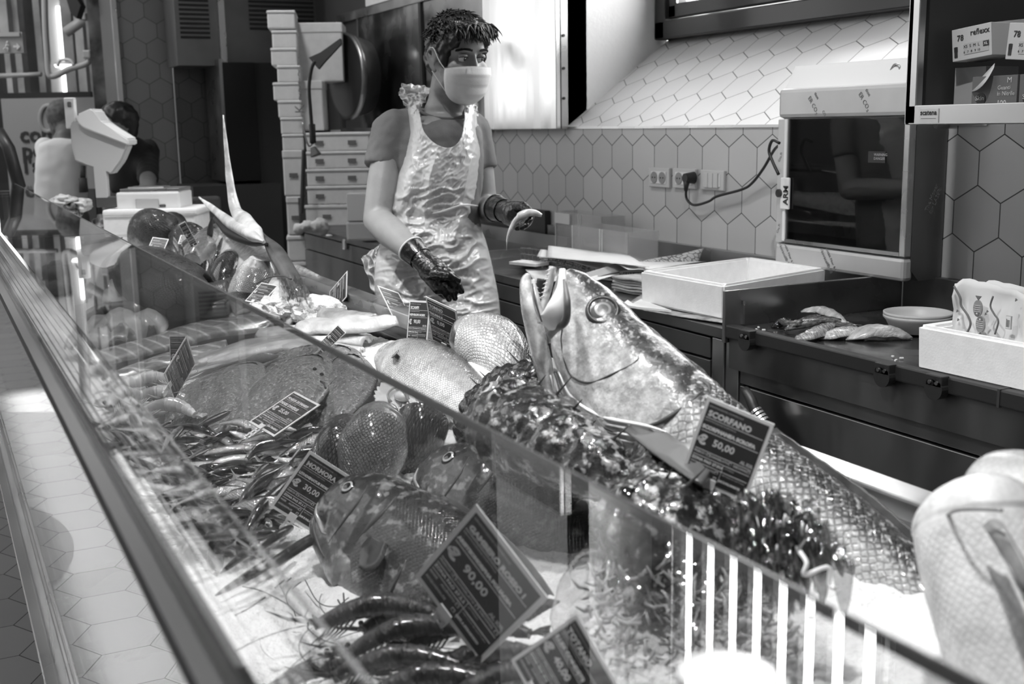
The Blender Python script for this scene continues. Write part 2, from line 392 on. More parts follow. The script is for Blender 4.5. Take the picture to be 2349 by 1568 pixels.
# long worktop left of the board
g=G(); g.bx(BLX,-2.335,BF,WY-.005,BZ-.03,BZ,steel,.003); g.bx(-4.98,-4.22,BF+.08,WY-.09,BZ-.001,BZ+.0015,darkg)
lab(g.build('worktop'),'long dark stainless steel worktop behind the fishmonger, left of the raised divider plate','worktop')
g=G(); g.bx(BLX,-2.335,WY-.022,WY-.004,BZ,BZ+.09,steelM,.002); lab(g.build('upstand'),'low dark steel upstand along the tiled wall behind the paper stacks','splashback')
def bench_unit(x0,x1,label,lines):
    t=thing('bench_unit',label,'cabinet',((x0+x1)/2,2.05,0))
    g=G(); g.bx(x0,x1,BF+.035,WY-.03,.08,BZ-.032,darkg); loc(g.build('body'),t)
    zs=[BZ-.035]+lines+[.12]
    for a,b in zip(zs[:-1],zs[1:]):
        g=G(); g.bx(x0+.004,x1-.004,BF+.012,BF+.033,b+.003,a-.003,steel,.002); loc(g.build('drawer_front'),t)
    for xx in (x0+.04,x1-.04):
        g=G(); g.cyl((xx,BF+.1,0),(xx,BF+.1,.08),.02,steelM); loc(g.build('leg'),t)
    return t
bench_unit(BLX+.02,-5.0,'dark steel bench unit at the far left end of the worktop',[.76,.55])
bench_unit(-4.99,-4.0,'dark steel bench unit hidden behind the fishmonger',[.76,.55])
bench_unit(-3.99,-2.42,'dark steel drawer unit below the paper stacks and open foam box',[.785,.715,.6,.4])
bench_unit(-2.30,-.6,'wide dark steel unit under the black-edged filleting board at right',[.742,.42])
g=G(); g.bx(-2.415,-2.365,BF+.012,BF+.05,.0,BZ-.035,steelL,.002); g.bx(-2.355,-2.305,BF+.012,BF+.05,.0,BZ-.035,steelL,.002)
lab(g.build('bench_post'),'paired pale steel posts between the drawer unit and the right bench unit','post')
# sink edge at left
g=G()
for a in ((-5.05,-4.10,BF+.05,BF+.062,BZ,BZ+.02),(-5.05,-4.10,WY-.09,WY-.075,BZ,BZ+.06),(-4.11,-4.10,BF+.05,WY-.08,BZ,BZ+.03),(-5.05,-5.04,BF+.05,WY-.08,BZ,BZ+.03)): g.bx(*a,steelL)
lab(g.build('sink_rim'),'raised pale metal rim of the sink beside the man\'s left hand','sink')
# right worktop (board)
t=thing('filleting_board','dark filleting worktop with black rubber front edge holding fish fillets','worktop',(-1.4,2.05,BZ))
g=G(); g.bx(-2.33,-.6,BF+.02,WY-.004,BZ-.03,BZ+.005,M('board_top',.13,.25,.8,noise_=.3,nscale=9,rvar=.1),.002); loc(g.build('board'),t)
g=G(); g.bx(-2.335,-.6,BF-.008,BF+.02,BZ-.022,BZ+.012,black,.004); g.bx(-1.492,-1.486,BF-.010,BF+.021,BZ-.023,BZ+.013,dark); loc(g.build('edge_strip'),t)
g=G(); g.bx(-2.33,-.6,BF+.002,BF+.02,BZ-.10,BZ-.024,steel); loc(g.build('fascia'),t)
for px,py in ((1717,778),(2033,857),(2152,885)):
    p=at(px,py,y=BF-.012); g=G(); g.cyl((p.x,BF-.026,p.z-.004),(p.x,BF-.006,p.z-.004),.023,black,seg=24); g.bx(p.x-.021,p.x+.021,BF-.026,BF-.004,p.z,p.z+.024,black,.002)
    bp=loc(g.build('bumper'),t)
    for s in (-1,1):
        g=G(); g.cyl((p.x+s*.009,BF-.0285,p.z+.009),(p.x+s*.009,BF-.025,p.z+.009),.0042,steelL,seg=12); sc=g.build('screw'); sc.parent=bp
g=G(); g.bx(-2.345,-2.333,BF-.01,WY-.03,BZ-.035,BZ+.098,steelM,.002); g.bx(-2.333,-2.325,BF+.04,BF+.046,BZ+.01,BZ+.07,steelL)
lab(g.build('divider_plate'),'upright steel divider plate between the white open foam box and the fillets','divider')
g=G(); g.bx(-2.33,-.6,WY-.03,WY-.004,BZ+.005,BZ+.10,steel,.002); lab(g.build('rear_upstand'),'dark steel upstand behind the bowl and the fish-printed paper bag','splashback')
# tap / black hose fitting hanging near the post
t=thing('spray_fitting','black hose fitting with ringed chrome collar in front of the bench post','hose fitting',at(1730,950,y=1.76))
o=t.location.copy(); L_=[at(1708,892,y=1.74),at(1722,915,y=1.74),at(1736,948,y=1.74),at(1775,1000,y=1.75),at(1800,1060,y=1.76)]; L_.append(V((L_[-1].x+.02,1.765,.3))); L_.append(V((L_[-1].x,1.74,.012)))
g=G(); g.tube(cat_rom(L_,16),[.010,.012,.013,.014,.014,.013,.013,.012,.012,.012,.012,.012,.012,.012,.012,.012,.012],black,12); g.build('hose',parent=t,off=o)
g=G()
for k in range(4):
    a=L_[2]+(L_[3]-L_[2])*(k*.14-.1); b=a+(L_[3]-L_[2])*.09; g.cyl(a,b,.018,steelL)
g.build('collar',parent=t,off=o)
# ---------------------------------------------------------------- sockets on the tiles
sockp=M('socket_plastic',.55,.4); sockd=M('socket_recess',.28,.5)
def wallbox(px0,py0,px1,py1): a=at(px0,py0,y=WY); b=at(px1,py1,y=WY); return a.x,b.x,b.z,a.z
for i,(q,lb) in enumerate((((1494,383,1541,431),'left double wall socket with both outlets empty'),((1549,385,1601,434),'middle wall socket with a black plug in its right outlet'),((1613,389,1666,438),'right wall plate with three blank rocker switches'))):
    x0,x1,z0,z1=wallbox(*q); cx,cz=(x0+x1)/2,(z0+z1)/2
    t=thing('wall_socket' if i<2 else 'light_switch',lb,'socket' if i<2 else 'switch',(cx,WY,cz),'plates on the tiled wall')
    g=G(); g.box((0,-.006,0),(x1-x0,.012,z1-z0),sockp,None,.003); g.box((0,-.0125,0),((x1-x0)*.72,.004,(z1-z0)*.62),white,None,.001); g.build('plate',parent=t)
    if i<2:
        for s in (-1,1):
            g=G(); g.cyl((s*.026,-.0165,0),(s*.026,-.013,0),.021,sockd,seg=24)
            for k in (-1,1): g.cyl((s*.026+k*.008,-.0175,0),(s*.026+k*.008,-.016,0),.003,ink,seg=8)
            g.build('outlet',parent=t)
    else:
        for s in (-1,0,1):
            g=G(); g.box((s*.028,-.0165,0),(.025,.006,.05),sockp,None,.002); g.build('rocker',parent=t)
# plug and cable
p0=at(1577,408,y=WY-.04); pts=[at(x,y,y=WY-.03+dy) for x,y,dy in ((1574,430,-.01),(1575,455,0),(1592,470,0),(1625,462,0),(1645,450,0),(1700,435,0),(1725,420,0),(1752,385,-.02),(1775,345,-.05),(1790,330,-.1))]
t=thing('power_cable','black power cable curving from the wall plug up to the steriliser cabinet','cable',p0)
g=G(); g.tube(cat_rom([p0+V((0,-.005,-.02))]+pts,60),.0045,black); g.build('cord',parent=t,off=p0)
g=G(); g.cyl(p0+V((0,.026,0)),p0+V((0,-.012,0)),.021,black,r2=.016,seg=20); g.tube([p0+V((0,-.004,-.01)),p0+V((0,-.006,-.045))],[.012,.006],black); g.build('plug',parent=t,off=p0)
g=G(); L2=[at(x,y,y=2.2) for x,y in ((1788,328),(1772,322),(1764,345),(1772,370),(1786,400))]; g.tube(cat_rom(L2,20),.0045,black); lab(g.build('cable_loop'),'small dark cable loop sticking out beside the steriliser cabinet','cable')
g=G(); L2=[at(x,y,y=2.3) for x,y in ((2043,162),(2052,148),(2062,150),(2065,162))]; g.tube(cat_rom(L2,16),.003,steelM); lab(g.build('wire_loop'),'tiny wire loop rising behind the top of the steriliser cabinet','wire')
# ---------------------------------------------------------------- knife steriliser cabinet
SY=2.26
a=at(1788,208,y=SY); b=at(2080,186,y=SY); c=at(1780,600,y=SY)
sx0,sx1,sz1,sz0=a.x,at(2076,600,y=SY).x,at(1788,204,y=SY).z,at(1780,603,y=SY).z
print('ster',sx0,sx1,sz0,sz1)
t=thing('knife_steriliser','steel knife steriliser cabinet with dark glass door hung on the tiled wall','cabinet',((sx0+sx1)/2,SY,sz0)); T0=t.location.copy()
brush=M('film_steel',.56,.42,.45,noise_=.05,nscale=8); 
def film(g,body,o,ang,size): g.text(body,frameXY(o,(math.cos(ang),0,math.sin(ang)),(-math.sin(ang),0,math.cos(ang))),size,inkg,.0002)
# side profile with sloping top
g=G(); g.prism([(sx0,SY+.02,sz0+.03),(sx0,SY+.02,sz1-.01),(sx0,SY+.06,sz1+.06),(sx0,WY-.01,sz1+.06),(sx0,WY-.01,sz0),(sx0,SY+.05,sz0)],(sx1-sx0,0,0),steel)
g.prism([(sx0+.004,SY+.017,sz1-.008),(sx0+.004,SY+.057,sz1+.0625),(sx1-.004,SY+.057,sz1+.0625),(sx1-.004,SY+.017,sz1-.008)],(0,-.003,.002),M('slope_lit',.85,.4))  # white slope and pale top: light from above put into the colour
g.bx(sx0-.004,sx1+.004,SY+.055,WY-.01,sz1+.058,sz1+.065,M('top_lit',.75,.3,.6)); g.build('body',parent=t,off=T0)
g=G(); hs=.085
g.bx(sx0,sx1,SY-.004,SY+.03,sz1-hs,sz1,brush,.012)
film(g,'ER CO₂',(sx0+.13,SY-.0048,sz1-.03),-.9,.018); film(g,'ER CO₂',(sx0+.33,SY-.0048,sz1-.025),-.9,.018); film(g,'tion',(sx0+.155,SY-.0048,sz1-.018),-.9,.014); film(g,'tion',(sx0+.355,SY-.0048,sz1-.015),-.9,.014)
film(g,'CO₂',(sx0+.19,SY-.0048,sz1-.068),-.9,.012); g.build('head_rail',parent=t,off=T0)
g=G(); g.bx(sx0,sx1,SY-.004,SY+.03,sz0,sz0+.062,brush,.010)
for k,xx in enumerate((.02,.20)):
    film(g,'Novacel® 50',(sx0+xx,SY-.0048,sz0+.058),-.95,.015); film(g,'LASER Fiber & L',(sx0+xx+.022,SY-.0048,sz0+.062),-.95,.011)
g.build('foot_rail',parent=t,off=T0)
gl=M('dark_door_glass',.012,.06,spec=.8)
g=G(); g.bx(sx0,sx0+.032,SY-.002,SY+.02,sz0+.064,sz1-hs-.002,brush,.003); g.bx(sx1-.022,sx1,SY-.002,SY+.02,sz0+.064,sz1-hs-.002,steelL,.003); g.bx(sx0+.03,sx1-.02,SY-.003,SY+.02,sz0+.066,sz0+.076,steelM); g.bx(sx0+.032,sx0+.043,SY-.004,SY+.01,sz0+.07,sz1-hs-.002,white)
for zz in (.30,.09): film(g,'Co₂ Fi',(sx0+.012,SY-.0032,sz0+zz),1.2,.011)
g.build('door_frame',parent=t,off=T0)
g=G(); g.bx(sx0+.04,sx1-.022,SY,SY+.006,sz0+.076,sz1-hs-.002,glassmat('steriliser_glass',.45,.05,.95)); g.build('door_glass',parent=t,off=T0)
g=G(); g.box((sx0+.045,SY-.006,sz0+.21),(.038,.008,.092),white,None,.003); g.text('ARM',frameXY((sx0+.062,SY-.0108,sz0+.177),(0,0,1),(-1,0,0)),.029,ink,.0005,.0008,xs=.95); g.build('name_plate',parent=t,off=T0)
g=G(); g.cyl((sx0+.024,SY-.016,sz0+.21),(sx0+.024,SY-.002,sz0+.21),.012,ink); g.build('lock',parent=t,off=T0)
# interior
g=G(); g.bx(sx0+.015,sx1-.01,SY+.10,SY+.11,sz0+.05,sz1-.02,darkg); g.bx(sx0+.2,sx1-.03,SY+.07,SY+.095,sz0+.10,sz1-.1,M('inner_steel',.35,.25,1))
g.build('inner_back',parent=t,off=T0)
g=G()
for k in range(9): g.cyl((sx0+.20+.022*k,SY+.03,sz0+.19-.004*k),(sx0+.25+.022*k,SY+.065,sz0+.175-.004*k),.003,steelM,seg=8)
g.build('knife_rack',parent=t,off=T0)
g=G(); g.box((sx1-.115,SY-.0015,sz1-.19),(.062,.001,.03),ink); g.text('WARNING\nDANGER',frameXY((sx1-.125,SY-.0022,sz1-.187),(1,0,0),(0,0,1)),.010,M('print_grey',.4,.6),.0001); g.build('warning_sticker',parent=t,off=T0)
g=G()
for zz,tx in ((.18,'The Mover\nfor LASER'),(.40,'The Mo\nfor LA')): g=G(); g.text(tx,frameXY((sx1+.0012,SY+.07,sz0+zz),(0,.45,.9),(0,-.9,.45)),.017,inkg,.0003); g.build('side_print',parent=t,off=T0)
# ---------------------------------------------------------------- wall shelf with glove boxes
HX=-2.04; HY=2.05
shx0=at(2083,100,y=1.95).x; SF=1.95; zb=1.395
t=thing('open_wall_shelf','open-fronted stainless wall shelf at top right holding glove boxes','shelf',(-1.5,2.2,zb)); T0=t.location.copy()
g=G(); g.bx(shx0,shx0+.03,SF,SF+.02,zb-.01,2.5,steelL,.002); g.bx(shx0,shx0+.012,SF,WY-.004,zb-.01,2.5,brush); g.bx(shx0+.012,shx0+.016,SF+.02,WY-.03,zb+.018,2.5,dark); g.build('side_panel',parent=t,off=T0)  # dark inner sheet stands in for the shade inside the shelf
g=G(); g.bx(shx0+.001,-.7,SF,SF+.02,zb-.012,zb+.03,steelL,.002); g.bx(shx0,-.7,SF+.01,WY-.004,zb,zb+.018,steelM); g.build('bottom_shelf',parent=t,off=T0)
g=G(); g.bx(shx0+.012,-.7,WY-.03,WY-.006,zb,2.5,dark); g.build('back_panel',parent=t,off=T0)
g=G(); pA=at(2111,250,y=SF-.001); g.bx(pA.x,pA.x+.052,SF-.002,SF,zb-.008,zb+.022,M('pale_sticker',.62,.5)); g.text('scatena',frameXY((pA.x+.002,SF-.0025,zb+.009),(1,0,0),(0,0,1)),.0155,ink,.0002,.0003); g.bx(pA.x+.004,pA.x+.046,SF-.0024,SF-.002,zb+.001,zb+.0018,inkg); g.build('maker_sticker',parent=t,off=T0)
SB=zb+.018
def glove_box(label,px,py,w,h,d,y,mat,kind,rz=0,z=SB,tilt=0):
    p=at(px,py,y=y); t=thing('glove_box',label,'box',(p.x+w/2,y+d/2,z),'glove boxes on the shelf'); t.rotation_euler=(0,tilt,rz)
    g=G(); g.box((0,0,h/2),(w,d,h),mat,None,.001); g.build('carton',parent=t)
    g=G(); f=lambda x,z_:frameXY((x,-d/2-.0008,z_),(1,0,0),(0,0,1))
    if kind==0:
        g.text('78',f(-w*.36,h*.62),.017,ink,.0002,.0003); g.text('reflexx',f(-w*.02,h*.72),.017,ink,.0002,.0002)
        g.box((.012,-d/2-.0004,h*.33),(w*.62,.001,h*.34),M('pale_grey_print',.42,.6)); g.text('XS  S  M  L',f(-w*.2,h*.36),.009,ink,.0006); g.text('6   7   8   9  10',f(-w*.2,h*.2),.007,ink,.0006)
        g.box((w*.37,-d/2-.001,h*.39),(.014,.001,.011),ink); g.text('XL',f(w*.32,h*.355),.008,white,.001)
        # black hand print
        hx=-w*.40; g.box((hx,-d/2-.0005,h*.2),(.008,.001,.012),ink)
        for q in range(4): g.box((hx-.0035+q*.0024,-d/2-.0005,h*.2+.011),(.0018,.001,.012-.001*abs(q-1.5)),ink)
    elif kind==1:
        g.text('M',f(w*.28,h*.78),.016,M('print_pale',.5,.6),.0003); g.text('Guanti\nin Nitrile',f(w*.08,h*.58),.012,M('print_pale',.5,.6),.0003); g.text('100',f(w*.08,h*.1),.016,M('print_pale',.5,.6),.0003,.0004)
        g.cyl((-w*.28,-d/2-.0012,h*.32),(-w*.28,-d/2+.001,h*.32),h*.18,ink,seg=24); g.text('Skin',f(-w*.40,h*.28),.014,M('print_pale',.5,.6),.0012)
    elif kind==2:
        g.box((0,-d/2-.0004,h*.3),(w*.9,.001,h*.34),darkg); 
        for q in range(3): g.box((-.01,-d/2-.0004,h*(.62+.1*q)),(w*.7,.001,.003),inkg)
    g.build('printing',parent=t); return t
cardw=M('card_white',.5,.7); cardg=M('card_grey',.22,.7); cardm=M('card_mid',.3,.7); cardd=M('card_dark',.12,.6)
glove_box('grey carton lying under the left white glove box on the shelf',2187,236,.085,.092,.10,2.06,cardm,9)
glove_box('dark nitrile glove box marked M 100 with a torn paper flap',2228,232,.115,.068,.10,2.0,cardd,1)
glove_box('white glove box marked 78 XL lying on the upper left of the pile',2180,236,.10,.068,.09,2.03,cardw,0,rz=.06,z=SB+.108,tilt=-.10)
glove_box('grey printed glove box behind the two white boxes',2262,236,.10,.068,.08,2.10,cardg,2,z=SB+.118)
glove_box('white glove box marked 78 XS cut off by the right edge',2299,236,.10,.072,.08,1.99,cardw,0,z=SB+.095,tilt=.09)
glove_box('dark carton standing at the right edge under the XS box',2336,236,.10,.068,.10,2.0,cardd,1)
g=G(); P=[]
for i in range(9):
    u=i/8; P.append([at(2228+52*u,212-55*u*u-2,y=2.0-.02*math.sin(u*3)),at(2240+42*u,190-45*u,y=2.02)])
g=G(); g.slab(P,.0008,cardw); lab(g.build('paper_flap'),'curled white paper flap poking out of the dark glove box','paper')
# ---------------------------------------------------------------- wall cabinets
CYF=2.345
def cabinet(x0,x1,z0,z1,mat,label,face='door'):
    t=thing('wall_cabinet',label,'cabinet',((x0+x1)/2,CYF,z0)); T=t.location.copy()
    g=G(); g.bx(x0,x1,CYF+.02,WY-.004,z0,z1,steelM); g.build('body',parent=t,off=T)
    return t,T
xa,xb,xc=at(1113,297,y=CYF).x,at(1279,297,y=CYF).x,at(786,303,y=CYF).x
t,T0=cabinet(xa,xb,1.376,2.6,steelL,'bright reflective steel wall cabinet between the man\'s head and the window recess')
g=G(); g.bx(xa+.002,xb-.002,CYF-.004,CYF+.018,1.376,2.6,M('bright_door',.92,.22,.9,rvar=.08,nscale=3,stretch=(3,3,.3)),.003); g.build('door',parent=t,off=T0)
for zz in (1.50,1.62,1.75,1.9): g=G(); g.cyl((xb+.0,CYF+.03,zz),(xb+.006,CYF+.03,zz),.006,black,seg=10); g.build('shelf_pin',parent=t,off=T0)
zt=at(786,41,y=CYF).z
t,T0=cabinet(xc,xa-.01,1.372,zt+.02,steel,'dark steel wall cabinet with sliding doors behind the man\'s head')
mm=M('murky_steel',.30,.22,1,noise_=.35,nscale=4,rvar=.12)
n=3; pxs=[823,975,1110]; xs=[at(p,250,y=CYF).x for p in (832,970,1100)]
g=G(); g.bx(xc,xs[0],CYF+.01,CYF+.019,1.372,zt,dark); g.bx(xc,xa-.01,CYF-.012,CYF+.02,1.365,1.392,steelM); g.bx(xc,xa-.01,CYF-.014,CYF+.02,zt-.03,zt+.02,steelM,.002); g.bx(xc,xc+.03,CYF-.01,CYF+.02,1.372,zt,steelM); g.build('frame',parent=t,off=T0)
g=G(); g.bx(xs[0],xs[1],CYF-.008,CYF+.006,1.392,zt-.03,mm,.002); g.build('sliding_door',parent=t,off=T0)
g=G(); g.bx(xs[1]+.03,xa-.012,CYF+.002,CYF+.012,1.392,zt-.03,mm,.002); g.build('sliding_door',parent=t,off=T0)
g=G(); g.bx(xs[0]-.02,xs[0],CYF-.009,CYF+.006,1.392,zt-.03,darkg); g.build('door_edge',parent=t,off=T0); g=G(); g.bx(xs[1],xs[1]+.03,CYF-.01,CYF+.006,1.392,zt-.03,dark); g.build('door_edge',parent=t,off=T0)
p=at(835,20,y=CYF-.03); g=G(); g.bx(p.x,p.x+.55,CYF-.02,WY-.006,zt+.021,zt+.2,paperw); g.bx(p.x+.08,p.x+.16,CYF-.022,CYF-.019,zt+.07,zt+.16,inkg); lab(g.build('paper_pack'),'pale printed carton lying on top of the dark wall cabinet','box')
# ---------------------------------------------------------------- things on the bench
def foam_box(name,label,cfl,cf,cr,cb,z0,z1,wall,notch=False,group=None):
    """open polystyrene box from its four top corners"""
    q=[V((p.x,p.y,z1)) for p in (cfl,cf,cr,cb)]; cen=sum(q,V())/4; o=V((cen.x,cen.y,z0)); t=thing(name,label,'box',o,group)
    def ins(k,ww):
        return [cen+(p-cen)*((p-cen).length-ww*1.41)/(p-cen).length for p in q]
    qi=ins(0,wall); g=G(); bm=g.bm; i=g.mi(foam)
    lo=[V((p.x,p.y,z0)) for p in [cen+(a-cen)*.985 for a in q]]; li=[V((p.x,p.y,z0+.02)) for p in [cen+(a-cen)*.94 for a in qi]]
    rings=[[bm.verts.new(p) for p in r] for r in (lo,q,qi,li)]
    fs=[]
    for r in range(3):
        for k in range(4): fs.append(bm.faces.new((rings[r][k],rings[r][(k+1)%4],rings[r+1][(k+1)%4],rings[r+1][k])))
    bm.faces.new(rings[0][::-1]); bm.faces.new(rings[3])
    bmesh.ops.bevel(bm,geom=[e for e in bm.edges],offset=.006,segments=2,affect='EDGES')
    g.build('tray',parent=t,off=o); return t,o,q

foam_box('foam_box','open white polystyrene box standing empty on a wet cloth on the worktop',V((-2.772,1.80,0)),V((-2.402,1.815,0)),V((-2.525,2.27,0)),V((-2.867,2.266,0)),.888,.982,.022)
tt,o,q=foam_box('foam_box','white foam box on the filleting board holding the fish-printed paper bag',V((-1.717,1.79,0)),V((-1.29,1.80,0)),V((-1.30,2.12,0)),V((-1.735,2.11,0)),.888,.981,.026)
# ---------------------------------------------------------------- loose things on the bench
BT=BZ+.002
def sheet(o,ux,uy,w,d,nx=10,ny=8,f=None,th=.0006):
    P=[]; ux=V(ux).normalized(); uy=V(uy).normalized()
    for i in range(nx+1):
        r=[]
        for j in range(ny+1):
            u,v=i/nx,j/ny; r.append(V(o)+ux*(u*w)+uy*(v*d)+V((0,0,f(u,v) if f else 0)))
        P.append(r)
    return P
wavep=M('printed_paper',.62,.8)
m,nt,p=newmat('wave_paper'); tc=nd(nt,'ShaderNodeTexCoord'); wv=nd(nt,'ShaderNodeTexVoronoi'); wv.inputs['Scale'].default_value=45; wv.feature='DISTANCE_TO_EDGE'; nt.links.new(tc.outputs['Object'],wv.inputs[0]); nt.links.new(ramp(nt,wv.outputs[0],[(.05,.14),(.09,.62)]),p.inputs['Base Color']); p.inputs['Roughness'].default_value=.8; wavem=m
def stack(label,o,ux,uy,w,d,n,h,mat,f=None,cat='paper',group='stacks of wrapping paper'):
    t=thing('paper_stack',label,cat,o,group); rnd=random.Random(n*7+int(w*1000))
    for k in range(n):
        g=G(); dx=(rnd.random()-.5)*.015; zz=k*h/n
        P=sheet((dx,(rnd.random()-.5)*.012,zz+h/n/2),ux,uy,w,d,12,6,(lambda u,v,zz=zz:(f(u,v)*(zz/h) if f else 0)+.0015*math.sin(u*9+zz*60)))
        g.slab(P,h/n*.72,mat if k%3 else paperw); g.build('paper_bundle',parent=t)
    return t
a=at(1230,605,z=BT+.0); 
def U(p,q,z): a=at(*p,z=z); b=at(*q,z=z); return a,(b-a)
o,u=U((1240,618),(1470,655),BT); 
stack('thick stack of folded printed wrapping paper behind the big fish mouth',o,u,(u.y*-1,u.x,0),u.length,.26,7,.045,wavem,lambda u,v:.012*math.sin(u*7))
o,u=U((1405,668),(1475,680),BT); stack('short stack of torn brown paper edges left of the open foam box',o,u,(0,1,0),.17,.16,6,.05,M('kraft_paper',.42,.85,noise_=.15,nscale=60))
def flatsheet(label,pts,mat,name='paper_sheet',zz=BT+.05,wave=.01,cat='paper',th=.0008):
    """four corners px with heights; rippled sheet"""
    Q=[at(x,y,z=z) for x,y,z in pts]; P=[]
    for i in range(15):
        r=[]
        for j in range(9):
            u,v=i/14,j/8; p=Q[0].lerp(Q[1],u).lerp(Q[3].lerp(Q[2],u),v); p.z+=wave*math.sin(u*8+v*3)*math.sin(PI*v*.9+.2); r.append(p)
        P.append(r)
    g=G(); g.slab(P,th,mat); return lab(g.build(name),label,cat,'loose paper sheets on the worktop')
flatsheet('pale folded sheet on top of the printed paper stack',[(1258,563,.955),(1440,585,.955),(1490,612,.955),(1255,590,.955)],paperw,wave=.003)
flatsheet('second white sheet sticking out at the left end of the paper stack',[(1240,572,.945),(1330,580,.945),(1360,600,.945),(1232,588,.945)],paperw,wave=.002)
flatsheet('wavy printed sheet curling up behind the open foam box',[(1468,600,.94),(1615,570,.965),(1600,600,.93),(1500,612,.93)],wavem,wave=.008)
flatsheet('white curled sheet lying across toward the open foam box',[(1395,600,.945),(1620,600,.945),(1480,618,.945),(1440,618,.945)],paperw,wave=.004)
flatsheet('grey folded sheet in front of the printed paper stack',[(1325,632,.93),(1425,600,.95),(1440,618,.93),(1345,640,.92)],M('paper_grey',.4,.8),wave=.003)
flatsheet('white sheet edge below the grey folded sheet',[(1335,640,.925),(1420,618,.925),(1422,628,.92),(1345,650,.915)],paperw,wave=.001)
flatsheet('pale sheet lying flat behind the big fish jaws',[(1205,618,.90),(1290,612,.90),(1320,640,.90),(1230,650,.90)],paperw,wave=.002)
# wet cloth under foam box
flatsheet('crumpled wet cloth with a torn edge under the open foam box',[(1432,705,.886),(1668,742,.886),(1672,700,.886),(1480,672,.886)],M('wet_cloth',.30,.5,noise_=.5,nscale=30,bump=.5),name='wet_cloth',wave=.004,cat='cloth',th=.003)
g=G(); P=[at(x,y,z=.889) for x,y in ((1425,702),(1440,692),(1452,700),(1470,690),(1500,702),(1540,716),(1500,712),(1460,708))]; g.prism(P,(0,0,.006),paperw); lab(g.build('paper_scrap'),'small torn white paper scraps at the front corner of the open foam box','paper')
# small wire rack + boxes left
def boxpx(label,name,cat,p0,p1,z,h,d,mat,group=None):
    a=at(*p0,z=z); b=at(*p1,z=z); u=(b-a); n=V((-u.y,u.x,0)).normalized()
    if n.y<0: n=-n
    g=G(); g.prism([a,b,b+n*d,a+n*d],(0,0,h),mat); return lab(g.build(name),label,cat,group)
for k in range(4):
    boxpx('small pile of pale wrapping cards lying beside the sink, stacked %s'%('at the bottom','second from below','third from below','on top')[k],'card_pile','paper',(1168,606-k*0),(1228,612-k*0),BT+.011*k,.010,.07,paperw if k%2 else M('card_edge',.4,.8),'card pile by the sink')
t=thing('wire_basket','small wire basket between the card pile and the paper stack','basket',at(1215,600,z=BT)); o=t.location.copy()
g=G()
for k in range(9):
    for h in (0,.045): pass
    a=at(1195+9*k,596+1.2*k,z=BT); g.cyl(a,a+V((0,0,.05)),.0012,steelL,seg=6)
for h in (.003,.025,.048): g.cyl(at(1195,596,z=BT)+V((0,0,h)),at(1267,606,z=BT)+V((0,0,h)),.0015,steelL,seg=6)
g.build('wires',parent=t,off=o)
# clear plastic display bins
cl=M('clear_acrylic',.5,.15,alpha=.32,spec=.8)
def acryl(label,pts,top,y,dep):
    x0=at(pts[0],540,y=y).x; x1=at(pts[1],540,y=y).x; zt=at(pts[0],top,y=y).z
    t=thing('acrylic_bin',label,'container',((x0+x1)/2,y,BT)); o=t.location.copy(); g=G()
    g.bx(x0,x1,y,y+.004,BT,zt,cl); g.bx(x0,x1,y+dep,y+dep+.004,BT,zt,cl); g.bx(x0,x0+.004,y,y+dep,BT,zt,cl); g.bx(x1-.004,x1,y,y+dep,BT,zt,cl); g.bx(x0,x1,y,y+dep,BT,BT+.004,cl)
    g.build('walls',parent=t,off=o); 
    for xx in (x0+.003,x0+(x1-x0)*.52,x0+(x1-x0)*.56): g=G(); g.bx(xx,xx+.005,y-.003,y,BT,zt,M('acrylic_edge',.6,.2)); g.build('acrylic_rib',parent=t,off=o)
acryl('clear acrylic bin with a pale card, behind the lower one by the tiled wall',(1274,1380),484,2.24,.1)
acryl('wide low clear acrylic bin standing in front of the taller one',(1312,1440),516,2.10,.12)
a=at(1274,487,y=2.236); b=at(1308,515,y=2.236); g=G(); g.bx(a.x,b.x,2.232,2.2365,b.z,a.z,M('card_pale',.6,.6)); lab(g.build('paper_card'),'pale card in the corner of the taller acrylic bin','paper')  # card in one even pale tone
# fillets
def fillet(label,pts,wd,th,mat,z=BZ+.006,group='fillets on the filleting board',name='fish_fillet'):
    ctrl=[at(x,y,z=z+dz) for x,y,dz in pts]; P=cat_rom(ctrl,22); rows=[]
    for i,p in enumerate(P):
        u=i/22; t=(P[min(i+1,22)]-P[max(i-1,0)]).normalized(); s=V((-t.y,t.x,0)); ww=wd*max(.06,math.sin(PI*min(1,u*1.02))**.55)*(1-.25*u)
        rows.append([p+s*ww*(j/10-.5)+V((0,0,th*(1-(2*j/10-1)**2)*max(.15,math.sin(PI*u)**.5)+.0015*math.sin(j*2.1+u*20)))for j in range(11)])
    g=G(); o=ctrl[0]; g.slab(rows,.004,mat); ob=g.build(name,off=o); return lab(ob,label,'fish',group)
fdk=M('fillet_skin',.05,.16,noise_=.8,nscale=60,coat=1,bump=.5,bscale=90); flt=M('fillet_flesh',.46,.3,noise_=.35,nscale=30,coat=.6,bump=.4,bscale=80,stretch=(3,1,1))
fillet('pale fillet curling upward at the back of the fillet pile',[(1838,716,.030),(1880,714,.032),(1910,724,.03),(1945,748,.02)],.05,.012,flt)
fillet('dark-skinned strip with glints at the left of the fillet pile',[(1785,735,.02),(1820,748,.02),(1858,735,.025),(1888,728,.022)],.03,.012,fdk)
fillet('dark fillet lying diagonally in the middle of the fillet pile',[(1800,758,.012),(1850,745,.02),(1905,742,.02),(1960,750,.014)],.05,.016,fdk)
fillet('small dark shiny skin piece beside the pale knife-shaped scraps',[(1770,752,.0),(1790,748,.004),(1808,746,.004),(1822,742,0)],.025,.018,M('wet_black_skin',.012,.12,coat=1))
